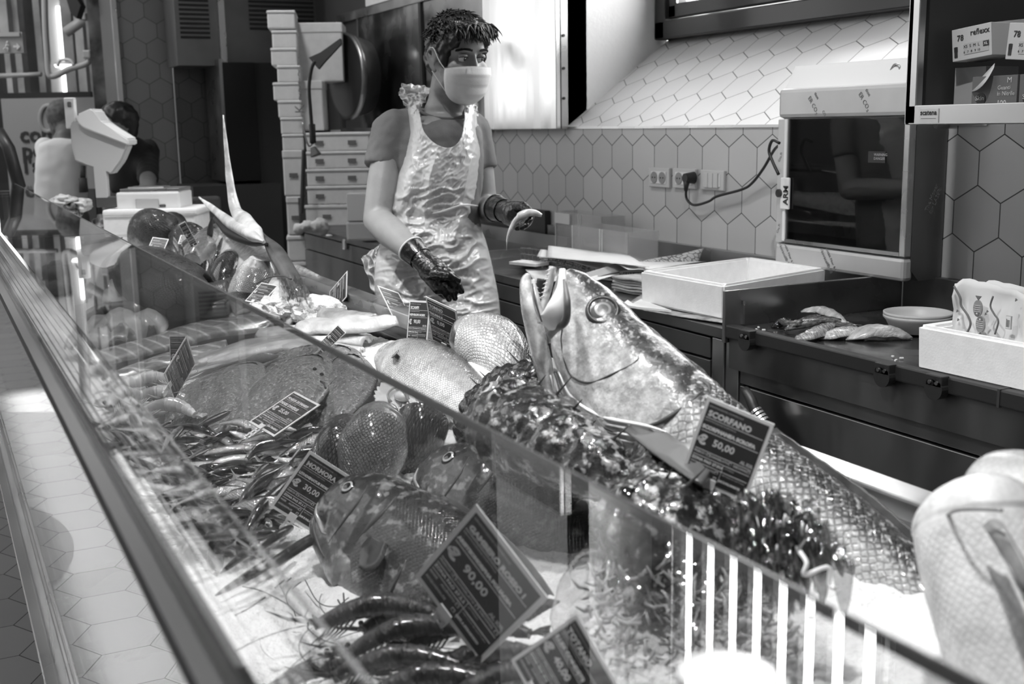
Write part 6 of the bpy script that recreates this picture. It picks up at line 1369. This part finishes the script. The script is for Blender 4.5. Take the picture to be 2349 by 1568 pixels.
strip2([(536,478,9,sy,.02),(560,512,24,sy-.01,.04),(585,535,20,sy-.01,.04),(606,556,4,sy-.01,.02)],'upper_jaw',swp)
strip2([(456,452,2,sy-.01,.004),(490,480,8,sy-.02,.012),(530,512,13,sy-.03,.03),(575,538,13,sy-.03,.035),(606,555,4,sy-.02,.02)],'lower_jaw',swp)
strip2([(492,500,6,sy,.02),(530,532,14,sy-.005,.04),(575,552,12,sy-.005,.04),(612,560,4,sy,.02)],'mouth_interior',mouthd)
strip2([(505,545,18,sy,.03),(535,580,48,sy,.06),(580,630,70,sy,.075),(630,690,75,sy,.08),(680,740,55,sy,.07)],'body',swm)
strip2([(598,535,6,sy+.02,.02),(640,590,20,sy+.02,.04),(690,680,22,sy+.02,.04),(705,710,8,sy+.02,.03)],'back',swd)
g=G(); g.tube(cat_rom([at(x,y,y=sy-.085) for x,y in ((590,650),(618,636),(650,633),(668,640))],16),.0025,dk); g.build('gill_crease',parent=root,off=off)
strip2([(486,500,3,sy-.03,.006),(482,530,8,sy-.03,.008),(478,560,6,sy-.03,.006)],'skin_flap',swd)
# pale scaled bream and dark bream between
pb=fishmat('gilt_bream_skin',.15,.6,.8,.3,30,.006,.35,.25,.5,(.45,.8),headplain=.1,coat=.5)
fish('pale scaled sea bream with a dark gill spot below the swordfish',Bp((598,592,.16),(592,640,.10),(585,690,.04),(580,730,.0)),-FWD+RIGHT*.3,[(0,.03,.03,.03),(.2,.07,.06,.06),(.6,.09,.07,.08),(1,.05,.04,.05)],pb,finG,gill=None,mouth=None,eye_=(.42,.9,.012),emats=(M('spot_grey',.15,.4),)*3,tail=False,dome=.05)
dkb=fishmat('dark_bream_skin',.03,.08,.22,.5,30,.005,.3,.2,.6,(.35,.75),coat=.9)
fish('dark slim fish lying steeply against the swordfish throat',Bp((510,545,.18),(498,590,.13),(488,630,.08),(478,670,.03)),-FWD,('bass',.75,.7),dkb,finD,gill=None,eye_=None,mouth=None,tail=False)
fish('dark bream with glinting scales left of the pale scaled bream',Bp((530,590,.13),(522,625,.10),(508,665,.06),(498,700,.02)),-FWD+RIGHT*.4,[(0,.03,.03,.03),(.3,.06,.06,.05),(.8,.05,.05,.04),(1,.03,.03,.03)],dkb,finD,gill=None,eye_=None,mouth=None,tail=False)
fish('dark round bream with glinting scales right of the dark upright tag',Bp((445,565,.14),(452,600,.10),(458,640,.05),(462,670,.0)),-FWD+RIGHT*.2,[(0,.03,.03,.03),(.3,.085,.075,.06),(.8,.06,.06,.05),(1,.03,.03,.03)],dkb,finD,gill=None,eye_=None,mouth=None,tail=False)
grp=fishmat('grouper_skin',.03,.10,.6,.4,30,.006,.3,rough=.4,bump=.4,coat=.2,split=(.3,.6))
fish('grouper head with a white throat stripe at the far end of the heap',Bp((305,560,.10),(335,530,.17),(370,535,.16),(395,570,.08)),V((0,0,1))-FWD*.3,[(0,.02,.03,.02),(.25,.07,.07,.055),(.6,.085,.08,.07),(1,.05,.05,.05)],grp,finD,gill=None,eye_=(.3,.7,.014),mouth=None,tail=False)
fish('small dark grouper head with a ringed eye right of the white-striped one',Bp((420,520,.17),(395,515,.17),(375,530,.14),(360,550,.10)),V((0,0,1)),[(0,.02,.02,.02),(.3,.05,.05,.05),(1,.05,.05,.05)],fishmat('grouper_dark',.03,.08,.2,.5,20,0,rough=.2,coat=.8),finD,gill=None,eye_=(.35,.9,.014),mouth=None,tail=False)
fish('dark folded fish with an open gill below the far grouper heads',Bp((395,560,.10),(430,550,.13),(450,590,.08),(420,620,.03)),V((0,0,1)),[(0,.03,.03,.03),(.4,.07,.07,.07),(1,.04,.04,.04)],dkb,finD,gill=None,eye_=None,mouth=None,tail=False)
fish('pale fish leaning from behind toward the swordfish at the far end',Bp((440,600,.12),(475,560,.15),(500,530,.15)),V((0,0,1)),[(0,.03,.03,.03),(.5,.05,.05,.05),(1,.03,.03,.03)],pb,finG,gill=None,eye_=None,mouth=None,tail=False)
for k,(x,y,o_) in enumerate(((640,705,.03),(668,700,.04),(700,708,.04),(735,715,.04),(650,722,.02))):
    c=B(x,y,o_); g=G(); bmesh.ops.create_icosphere(g.bm,subdivisions=3,radius=1)
    for v in g.bm.verts: p=v.co.copy(); v.co=Vector((p.x*.09,p.y*.07,p.z*.035))*(1+.5*noise.noise(p*3+V((k,0,0))))
    ob=g.build('ice_heap',icem); ob.location=c; lab(ob,'rough heap of crushed ice between the swordfish and the pale fillets','ice','ice heaps by the swordfish')
t=thing('crumpled_film','crumpled clear plastic film on the ice below the swordfish body','plastic film',B(680,680,.08)); o=t.location.copy()
for q,s_ in (((640,640,.12),(690,640,.13),(720,700,.07),(640,700,.06)),3),(((655,660,.12),(700,668,.12),(725,712,.06),(665,716,.05)),7):
    bp_=[B(*z) for z in q]; P=[]
    for i in range(25): 
        P.append([bp_[0].lerp(bp_[1],i/24).lerp(bp_[3].lerp(bp_[2],i/24),j/18)+V((0,0,.03*(noise.noise(V((i*.3,j*.3,s_))))))for j in range(19)])
    g=G(); g.slab(P,.0006,bagp,smooth=False); g.build('film_fold',parent=t,off=o)
# flat knife-like fish strip lying on the rim
g=G(); P=cat_rom([V((at(x,y,z=.955).x,1.045,.953)) for x,y in ((635,592),(670,605),(700,617),(732,632))],16); g.tube(P,[.002+.012*math.sin(PI*min(1,.1+k/16*.85)) for k in range(17)],fishmat('rim_strip',.03,.2,.5,.5,60,0,rough=.2,coat=1),8); ob=g.build('fish_strip',off=P[8]); lab(ob,'dark shiny fish strip left lying on the counter rim beside the swordfish','fish')
# ---------------------------------------------------------------- scale on a foam box
bx_=thing('foam_box','closed white foam box on the far ice carrying the weighing scale','box',(-4.9,.8,.9)); o=bx_.location.copy()
D0=4.95
def fbox(g,px0,px1,py0,py1,d,dep,mat,bev=.004,fr=(HF,HB)):
    a=atv(px0,py1,d); w=(px1-px0)*d/F; h=(py1-py0)*d/F; c=a+fr[0]*w/2+V((0,0,h/2))+fr[1]*dep/2
    g.box(c,(w,dep,h),mat,Matrix((fr[0],fr[1],V((0,0,1)))).transposed(),bev); return c
g=G(); fbox(g,238,445,492,545,D0,.26,foam,.012); g.build('tray',parent=bx_,off=o); g=G(); fbox(g,234,449,482,498,D0-.01,.28,foam,.01); g.build('lid',parent=bx_,off=o)
sc=thing('weighing_scale','pale grey counter weighing scale with a raised display head at upper left','scale',at(330,482,d=D0)); o=sc.location.copy()
scm=M('scale_plastic',.78,.45); scd=M('scale_grey',.5,.5)
g=G(); fbox(g,268,410,443,481,D0+.04,.2,scm,.008); g.build('base',parent=sc,off=o)
g=G(); fbox(g,275,408,434,441,D0+.05,.18,steelL,.002); fbox(g,292,374,429,433,D0+.10,.10,steelL); g.build('weighing_pan',parent=sc,off=o)
g=G(); fbox(g,312,364,457,479,D0+.036,.004,scd); fbox(g,366,380,469,475,D0+.036,.004,darkg); g.build('front_display',parent=sc,off=o)
g=G(); fbox(g,221,249,380,472,D0+.05,.03,scd,.004); fbox(g,221,275,452,476,D0+.05,.05,darkg); g.build('pole',parent=sc,off=o)
def polybox(g,pts,d,dep,mat): g.prism([atv(x,y,d) for x,y in pts],HB*dep,mat)
g=G(); polybox(g,[(160,285),(170,275),(190,290),(290,335),(294,332),(278,370),(255,400),(172,370),(163,335)],D0+.05,.07,scd); bmesh.ops.bevel(g.bm,geom=list(g.bm.edges),offset=.006,segments=2,affect='EDGES'); g.build('display_housing',parent=sc,off=o)
g=G(); polybox(g,[(176,262),(207,248),(216,252),(228,280),(294,318),(294,334),(190,294),(176,280)],D0+.03,.12,scm); bmesh.ops.bevel(g.bm,geom=list(g.bm.edges),offset=.006,segments=2,affect='EDGES'); g.build('keypad',parent=sc,off=o)
g=G(); fbox(g,151,174,228,295,D0+.06,.03,scm,.004); fbox(g,155,163,234,246,D0+.055,.004,inkg); g.build('rear_display',parent=sc,off=o)
g=G(); 
g.tube(cat_rom([atv(x,y,D0-.03) for x,y in ((330,484),(350,495),(372,506),(386,520))],16),.003,black,6); g.tube([at(391,480,d=D0-.03),at(390,520,d=D0-.03)],.003,black,6); lab(g.build('scale_cable'),'black cables hanging over the front of the foam box under the scale','cable')
# far wall column and steel units: planes facing the camera side (normal +X)
def wx(px,py,x): return at(px,py,x=x)
XC=-8.0
a=wx(288,300,XC); b=wx(405,300,XC)
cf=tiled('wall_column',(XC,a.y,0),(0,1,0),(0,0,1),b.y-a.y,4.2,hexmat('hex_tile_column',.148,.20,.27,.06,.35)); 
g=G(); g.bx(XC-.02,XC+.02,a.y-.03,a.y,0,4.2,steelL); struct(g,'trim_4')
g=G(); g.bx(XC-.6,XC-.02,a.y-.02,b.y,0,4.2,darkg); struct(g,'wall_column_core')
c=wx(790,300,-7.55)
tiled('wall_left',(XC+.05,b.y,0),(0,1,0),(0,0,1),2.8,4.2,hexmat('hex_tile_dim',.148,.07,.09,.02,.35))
t=thing('hood_unit','dark steel extraction hood with slotted grilles high on the left wall','hood',(-7.5,2.2,1.8)); o=t.location.copy()
hy0=wx(405,100,-7.6).y; hy1=wx(800,100,-7.3).y; hz_=wx(460,150,-7.6).z
g=G(); g.bx(XC+.06,-7.6,hy0,hy1,hz_,4.0,M('hood_steel',.28,.42,.9,noise_=.15,nscale=3)); g.build('hood_body',parent=t,off=o)
for (p0,p1,q0,q1) in ((412,480,-20,88),(572,720,-20,68)):
    for k in range(11):
        ya=wx(p0,50,-7.6).y; yb=wx(p1,50,-7.6).y; z0=wx(p0,q1,-7.6).z+.028*k
        g=G(); g.bx(-7.602,-7.594,ya,yb,z0,z0+.015,black); g.build('grille_slot',parent=t,off=o)
g=G(); z0=hz_; yb=wx(510,100,-7.6).y; g.bx(-7.62,-7.57,yb-.02,yb+.02,z0,4.0,steelL); g.build('corner_trim',parent=t,off=o)
t=thing('dark_cupboard','tall black cupboard standing under the hood, left of the foam box stack','cupboard',(-7.6,2.2,0)); o=t.location.copy()
ya,yb,yc=wx(517,280,-7.5).y,wx(592,280,-7.5).y,wx(640,280,-7.5).y; zt=wx(550,143,-7.5).z; zb_=wx(550,415,-7.5).z
g=G(); g.bx(-7.9,-7.5,ya,yb,zb_,zt,M('cupboard_black',.012,.3)); g.build('door',parent=t,off=o); g=G(); g.bx(-7.9,-7.52,yb,2.33,0,zt,dark); g.build('side_panel',parent=t,off=o); g=G(); g.bx(-7.9,-7.49,ya-.02,ya,zb_,zt+.02,steelM); g.build('edge_trim',parent=t,off=o)
g=G(); g.bx(-7.9,-7.4,hy0,yb+.1,.0,zb_-.02,M('cupboard_grey',.09,.4,.6)); lab(g.build('low_cupboard'),'low grey steel cupboard below the black cupboard','cupboard')
for k,(x0,x1) in enumerate(((412,438),(442,508))):
    a=wx(x0,455,-7.35); g=G(); b=wx(x1,455,-7.35); g.bx(-7.6,-7.35,a.y,b.y,.0,wx(x0,452,-7.35).z,M('bin_grey',.16,.5),.02); lab(g.build('grey_bin'),'%s grey plastic bin beside the low grey cupboard'%('narrow','wide')[k],'bin','grey bins at the left wall')
# foam box stacks
fm=M('foam_dim',.72,.8,noise_=.04,nscale=30)
def crate(label,px0,px1,py0,py1,d,dep,rot=0,group='stacked white foam boxes',marks=False,mat=fm):
    a=atv(px0,py1,d); w=(px1-px0)*d/F; h=(py1-py0)*d/F; ang=math.radians(rot); fx=(HF*math.cos(ang)+HB*math.sin(ang)); fy=(HB*math.cos(ang)-HF*math.sin(ang))
    c=a+fx*w/2+fy*dep/2; t=thing('foam_crate',label,'box',c,group); R3=Matrix((fx,fy,V((0,0,1)))).transposed()
    g=G(); g.box((0,0,h*.42),(w*.97,dep*.97,h*.84),mat,R3,.008); g.build('tray',parent=t); g=G(); g.box((0,0,h*.90),(w,dep,h*.17),mat,R3,.006); g.build('lid',parent=t)
    if marks:
        for u in ((-.28,.22) if w>.3 else (0,)):
            g=G(); g.box(R3@V((u*w,-dep/2-.001,h*.45)),(.045,.002,.022),inkg,R3); g.build('printed_mark',parent=t)
    return t
D1=6.35
rows=[(613,675,26,66),(624,680,72,111),(622,680,112,151),(636,688,152,190),(627,686,191,231),(638,690,232,270),(644,694,271,308),(648,696,309,346),(652,698,347,450),(660,700,452,540)]
names=('topmost crooked','second','third','fourth','fifth','sixth','seventh','eighth','ninth, tallest','lowest')
for (x0,x1,y0,y1),nm in zip(rows,names):
    crate('%s white foam box counted down the leaning stack at left'%nm,x0,x1,y0,y1,D1,.34,rot=8,marks=nm.startswith(('ninth','low')))
t=crate('tall foam box standing on end behind the hose, with dark lettering on its side',677,785,60,188,D1+.25,.3,rot=4,group='upright foam boxes')
t2=crate('second foam box standing on end below the tall lettered one',690,742,190,300,D1+.1,.3,rot=4,group='upright foam boxes')
for tt,(x,y) in ((t,(686,150)),(t2,(698,260))):
    g=G(); p=atv(x,y,D1-.02 if tt is t2 else D1+.2); g.text('K ~~~~',frameXY(p,(0,0,1),-HF),.07,inkg,.001); ob=g.build('lettering',off=tt.location); ob.parent=tt; ob.location=(0,0,0)
crate('white foam box topping the low right-hand stack by the bench',700,846,306,348,D1,.4,rot=0,marks=True)
crate('second white foam box of the low right-hand stack',701,846,349,388,D1,.4,marks=True)
crate('third white foam box of the low right-hand stack',702,846,389,427,D1,.4,marks=True)
crate('fourth white foam box of the low right-hand stack',703,846,428,470,D1,.4,marks=True)
crate('bottom white foam box of the low right-hand stack, half behind the bench panel',700,800,471,520,D1,.4,marks=True)
# box column left front supports below
for k,(y0,y1) in enumerate(((541,600),(601,660),(661,730),(731,800))):
    crate('foam box near the floor under the leaning stack, hidden behind the counter rim',660,720,y0,y1,D1,.34,rot=8,group='floor foam boxes')
g=G(); a=at(678,600,d=D1-.25); g.cyl(at(697,345,d=D1-.3),at(692,490,d=D1-.3),.011,black); lab(g.build('hose_pole'),'thin black pole standing in front of the foam box stacks','pole')
# hose reel
t=thing('hose_reel','round steel hose reel half hidden behind the dark cabinet','hose reel',at(770,180,d=D1-.35)); o=t.location.copy(); c=atv(802,176,6.75); ax=(-HB*.55-HF*.9).normalized(); r_=.235
g=G(); g.lathe([(r_,.0),(r_*1.02,.02),(r_*.97,.03),(r_*.9,.025),(r_*.3,.03),(0,.03)],c,ax,[steelM,steelM,dark,dark,dark],40); g.lathe([(r_*1.02,.02),(r_*.85,-.10),(0,-.10)],c,ax,M('reel_back',.10,.4,.5),40); g.build('drum',parent=t,off=o)
g=G(); polybox(g,[(708,132),(735,120),(780,88),(782,100),(745,140),(730,158)],D1-.45,.05,darkg); g.build('arm',parent=t,off=o)
g=G(); g.tube(cat_rom([atv(x,y,D1-.5) for x,y in ((722,140),(714,160),(709,200),(712,250),(715,290),(717,330))],30),.009,black,8); g.build('hose',parent=t,off=o)
g=G(); g.tube([at(716,285,d=D1-.5),at(718,328,d=D1-.5)],.016,black,10); g.tube(cat_rom([atv(x,y,D1-.5) for x,y in ((718,328),(708,334),(700,310),(694,280))],12),.005,steelM,6); g.cyl(at(718,338,d=D1-.5),at(725,356,d=D1-.5),.014,darkg,r2=.028); g.build('spray_head',parent=t,off=o)
# ---------------------------------------------------------------- market hall at far left
DL=9.0
def board(g,px0,px1,py0,py1,d,dep,mat,bev=0): return fbox(g,px0,px1,py0,py1,d,dep,mat,bev)
t=thing('sign_board','black framed grey sign board with large lower case words at far left','sign',at(130,430,d=DL)); o=t.location.copy()
sgm=M('sign_grey',.32,.6); 
g=G(); board(g,12,240,228,640,DL,.05,M('sign_frame',.02,.5)); g.build('frame',parent=t,off=o)
g=G(); board(g,22,228,236,436,DL-.008,.006,sgm); board(g,40,228,440,600,DL-.008,.006,darkg); g.build('panel',parent=t,off=o)
fs=lambda x,y:frameXY(atv(x,y,DL-.014),HF,V((0,0,1)))
g=G()
for s_,x,y in (('com',46,326),('po',51,362),("l'a",55,397),('co',60,470)): g.text(s_,fs(x,y),.165,ink if y<440 else inkg,.002,.004)
g.text('Al Mercato',fs(60,436),.05,inkg,.001); g.build('lettering',parent=t,off=o)
g=G(); g.tube([atv(110+18*math.cos(a),272+30*math.sin(a),DL-.012) for a in [PI*.35+k*PI/12 for k in range(18)]],.018,M('sign_loop',.34,.6),6); g.build('loop_mark',parent=t,off=o)
# hall wall, windows, columns
DW=12.0
hallm=M('hall_wall',.5,.8,noise_=.7,nscale=1.6,stretch=(2,2,.25)); 
g=G(); board(g,-700,420,-900,620,DW,.1,hallm); struct(g,'wall_hall')
skyl=emitmat('hall_daylight',4.0)
for k,(x0,x1,y0,y1) in enumerate(((146,164,30,225),(168,190,60,225),(-60,-10,-200,420),(40,56,-60,30),(160,176,-60,20))):
    g=G(); board(g,x0,x1,y0,y1,DW-.06,.03,skyl); struct(g,'window_%d'%(k+2))
for k,(x0,x1,y0,y1,c_) in enumerate(((28,48,-100,650,.03),(100,132,-100,650,.05),(60,72,60,650,.38),(132,146,-60,650,.3),(192,214,-60,650,.25),(84,98,-100,650,.32),(0,20,-100,80,.35),(220,238,-60,650,.35))):
    g=G(); board(g,x0,x1,y0,y1,DW-1.2-.1*k,.12,M('hall_post_%d'%k,c_,.7,noise_=.3,nscale=5)); ob=g.build('hall_post'); lab(ob,('black iron post behind the exit sign','thick dark pillar left of the hall lamp','thin pale strip hanging below the exit sign level','pale upright beside the hall windows','grey upright right of the hall windows','pale upright left of the thick dark pillar','pale upright at the extreme left edge','pale upright beside the mottled wall')[k],'post','uprights of the market hall')
g=G(); board(g,236,272,-100,470,8.6,.1,M('old_wall',.10,.9,noise_=.9,nscale=5,detail=6)); struct(g,'wall_old_plaster')
g=G(); board(g,212,238,-60,240,9.6,.1,M('old_wall_pale',.22,.9,noise_=.6,nscale=4)); struct(g,'wall_old_pale')
t=thing('exit_sign','pale exit sign with a running figure and arrow at the far left','exit sign',at(25,125,d=8.0)); o=t.location.copy()
g=G(); board(g,-6,52,78,122,8.0,.05,M('exit_green',.42,.5)); g.build('panel',parent=t,off=o)
g=G(); 
def ep(x,y): return atv(x,y,7.985)
g.prism([ep(30,104),ep(38,104),ep(38,98),ep(46,107),ep(38,115),ep(38,109),ep(30,109)],HB*.004,white)
g.ball(ep(17,97),.008,white,seg=8); g.tube([ep(16,101),ep(14,108)],.007,white,6); g.tube([ep(14,108),ep(8,113)],.005,white,6); g.tube([ep(14,108),ep(19,112),ep(18,118)],.005,white,6); g.tube([ep(15,102),ep(22,105)],.004,white,6)
g.build('pictogram',parent=t,off=o)
g=G(); board(g,-10,42,76,84,7.98,.07,M('exit_top',.5,.4)); g.build('housing',parent=t,off=o)
pp_=M('pipe_grey',.38,.4)
g=G(); g.tube(cat_rom([atv(x,y,8.8) for x,y in ((102,-20),(104,60),(108,120),(112,168),(122,175),(140,168),(160,158),(200,145),(215,120))],40),.022,pp_,8); lab(g.build('pipe'),'pale pipe running down and bending right under the hall lamp','pipe')
g=G(); g.tube([at(-10,174,d=8.8),at(60,172,d=8.8),at(95,170,d=8.8)],.018,pp_,8); lab(g.build('pipe'),'horizontal pale pipe below the exit sign at the left edge','pipe')
g=G(); g.tube([at(150,75,d=9.2),at(200,40,d=9.2)],.04,pp_,8); lab(g.build('pipe'),'short slanting pipe crossing in front of the hall windows','pipe')
for k,(x,y,w_) in enumerate(((188,38,16),(198,125,18),(245,205,22))): g=G(); board(g,x-w_/2,x+w_/2,y-w_/2,y+w_/2,8.7,.12,pp_,.01); lab(g.build('junction_box'),('upper','middle','lower right')[k]+' small grey junction box on the hall pipes','electric box','junction boxes')
t=thing('hall_lamp','small bright round lamp over the pipe bend at upper left','lamp',at(148,150,d=8.5)); o=t.location.copy()
g=G(); g.lathe([(0,.02),(.05,.02),(.07,.0),(.06,-.02),(0,-.02)],at(147,148,d=8.5),(0,0,1),[white,white,emitmat('lamp_glow',3),emitmat('lamp_glow2',3)],20); g.build('shade',parent=t,off=o)
g=G(); g.tube(cat_rom([atv(x,y,8.5) for x,y in ((132,152),(138,138),(160,138),(170,150))],12),.012,white,6); g.build('bracket',parent=t,off=o)
g=G(); polybox(g,[(150,-10),(172,-10),(185,12),(175,42),(162,30)],8.4,.1,black); lab(g.build('camera_housing'),'black bracketed device hanging at the top of the hall windows','device')
# people far away
def simple_person(label,foot_,rows_,head,hr,hairr,skinm,shirt,arms,facing=None,name='person',hairmat=None,armm=None):
    t=thing(name,label,'person',foot_); o=V(foot_)
    g=G(); g.ball(head,hr,None,None,20); limb(g,[head-V((0,0,hr[2]*.6)),rows_[0][0]],[.055,.06])
    f=-HB if facing is None else facing
    g.ball(head+f*hr[1]*.95-V((0,0,.02)),.018); 
    for s in (-1,1): g.ball(head+HF*s*hr[0]*.98,(.012,.02,.03))
    rings(g,[(c,w*.85,d_*.85) for c,w,d_ in rows_])
    for P,R_ in arms: limb(g,P,R_)
    for s in (-1,1): limb(g,[rows_[-1][0]+HF*s*.09,V((o.x,o.y,.5))+HF*s*.09,V((o.x,o.y,.08))+HF*s*.1],[.09,.06,.045])
    remesh(g,'body',.014,skinm,t,o,smooth=4)
    g=G(); rings(g,rows_); 
    for P,R_ in arms: limb(g,[P[0],P[0].lerp(P[1],.75)],[R_[0]*1.3,R_[1]*1.3])
    remesh(g,'shirt',.016,shirt,t,o,smooth=4,disp=lambda p,n:.006*noise.noise(p*18))
    g=G(); g.ball(head+V((0,0,hr[2]*.30))-f*hr[1]*.15,(hr[0]*1.08,hr[1]*1.08,hr[2]*.86)); g.ball(head-f*hr[1]*.35+V((0,0,-.02)),(hr[0]*.95,hr[1]*.75,hr[2]*.8)); remesh(g,'hair',.012,hairmat,t,o,smooth=3,disp=lambda p,n:.006*noise.noise(p*50))
    return t,o
dA=7.5; hd=at(148,278,d=dA)
def r_(x,y,w,dp,d=dA): return (atv(x,y,d),w*d/F,dp)
ft=at(140,420,d=dA); ft.z=0
t,o=simple_person('grey-haired person in a white polo shirt with one arm raised beside the scale',ft,[r_(146,316,22,.08),r_(145,330,52,.11),r_(140,380,54,.13),r_(140,450,56,.13),r_(140,500,56,.13)],hd,(.075,.095,.125),0,M('skin_far',.16,.5),M('polo_white',.85,.8),[([at(104,338,d=dA-.02),at(118,405,d=dA-.1),at(160,350,d=dA-.25)],[.052,.046,.036])],facing=(HF*.8+HB*.2),hairmat=M('hair_grey',.12,.7,noise_=.3,nscale=40))  # both far people share one even, darker skin tone
t,o=simple_person('dark-haired person in a black t-shirt and pale apron bending behind the scale',V((at(300,420,d=6.95).x,at(300,420,d=6.95).y,0)),[r_(288,312,22,.08,6.95),r_(300,335,48,.12,6.95),r_(305,385,50,.14,6.95),r_(305,440,48,.14,6.95)],at(268,288,d=6.25),(.085,.10,.115),0,MATS['skin_far'],M('tshirt_black',.012,.8),[([at(338,345,d=6.95),at(340,430,d=6.25),at(300,470,d=6.1)],[.055,.045,.035])],facing=(-HB*.6-HF*.8),hairmat=hairm)
g=G(); P=[[at(x0+(x1-x0)*k/6,y,d=6.95-.14-.03*math.sin(k/6*PI)) for k in range(7)] for x0,x1,y in ((280,292,338),(268,298,370),(262,306,400),(258,312,440))]; g.slab(P,.003,M('apron_pale',.6,.6)); g.tube([at(292,338,d=6.16),at(284,358,d=6.14),at(262,395,d=6.14)],.008,white,6); g.build('apron',parent=t,off=o)
g=G(); g.lathe([(.0,.02),(.022,.015),(.024,-.06),(.0,-.06)],at(190,415,d=6.2),(0,0,1),ink,12); g.tube([at(190,380,d=6.2),at(190,410,d=6.2)],.014,ink,8); lab(g.build('bottle'),'dark bottle standing between the two far people','bottle')
g=G(); g.tube([at(-5,300,d=5.6),at(20,340,d=5.6),at(45,430,d=5.6)],.03,black,8); lab(g.build('dark_strap'),'dark slanting pole at the extreme left edge','pole')
# seafood on the far ice behind the glass
for k,(lb,x,y,o_,rx,ry,rz_,mt) in enumerate((('pale squid lying at the far left of the ice',150,462,.04,.10,.06,.03,pf),('second pale squid on the far ice',185,470,.04,.09,.05,.03,pf),('dark fish lying on the far ice near the scale',165,482,.05,.12,.04,.04,lng),('pale octopus heap under the far glass pane',60,520,.05,.16,.1,.05,pf2),('dark lump of seafood behind the left glass corner',140,640,.05,.12,.08,.06,tsk),('pale lump of seafood by the left glass corner',70,600,.05,.12,.08,.05,pf),('greyish fish piece beside the glass post',250,520,.06,.10,.07,.06,tsk))):
    c=at(x,y,d=5.3) if y<530 else B(x,y,o_); g=G(); bmesh.ops.create_icosphere(g.bm,subdivisions=4,radius=1)
    for v in g.bm.verts: p=v.co.copy(); v.co=V((p.x*rx,p.y*ry,p.z*rz_))*(1+.45*noise.noise(p*1.8+V((k*3,0,0)))+.12*noise.noise(p*6))
    for f in g.bm.faces: f.smooth=True
    ob=g.build('seafood_piece',mt); ob.location=c; lab(ob,lb,'seafood')
# ---------------------------------------------------------------- light
w=bpy.data.worlds.new('world'); scn.world=w; w.use_nodes=True; bg=w.node_tree.nodes['Background']; bg.inputs[0].default_value=(1,1,1,1); bg.inputs[1].default_value=.13
def area(name,loc,target,sx,sy,e):
    l=bpy.data.lights.new(name,'AREA'); l.shape='RECTANGLE'; l.size=sx; l.size_y=sy; l.energy=e
    o=bpy.data.objects.new(name,l); C.objects.link(o); o.location=loc; o.rotation_euler=(V(target)-V(loc)).to_track_quat('-Z','Y').to_euler(); return o
def spot(name,loc,target,e,ang=70,r=.06,blend=.5):
    l=bpy.data.lights.new(name,'SPOT'); l.energy=e; l.spot_size=math.radians(ang); l.shadow_soft_size=r; l.spot_blend=blend
    o=bpy.data.objects.new(name,l); C.objects.link(o); o.location=loc; o.rotation_euler=(V(target)-V(loc)).to_track_quat('-Z','Y').to_euler(); return o
for x,e,a in ((-.6,115,74),(-1.5,115,74),(-2.4,105,68),(-3.4,95,62),(-4.4,80,60),(-5.6,70,60)): spot('counter_lamp',(x,.35,2.75),(x-.15,.68,.85),e,a,.05,.6)
spot('bench_fill',(-1.3,.9,3.3),(-1.9,2.3,1.1),150,60,.03,.8)  # two unseen fill spots added to brighten the bench and right wall
spot('bench_fill',(-3.0,.9,3.3),(-3.1,2.1,1.0),60,50,.03,.8)
b_=area('sun_shaft',(-4.2,-.24,2.9),(-4.2,-.20,0),5.0,.10,20); b_.data.spread=math.radians(8)
area('high_fill',(-5.5,-2.2,3.9),(-3.5,1.5,1.0),4,2.5,60)  # unseen area fill added high on the customers' side
spot('crate_fill',(-5.2,1.1,3.6),(-6.1,1.9,1.3),90,55,.15,.8)  # extra spot added to brighten the foam crates
area('hall_fill',(-8.6,-.8,4.2),(-11,.3,1.6),2,2,70)  # added area fill, brightens the far hall
vs=scn.view_settings; vs.view_transform='Standard'; vs.look='None'; vs.exposure=0; vs.gamma=1; vs.use_curve_mapping=False
scn.display_settings.display_device='sRGB'
bpy.context.view_layer.update()
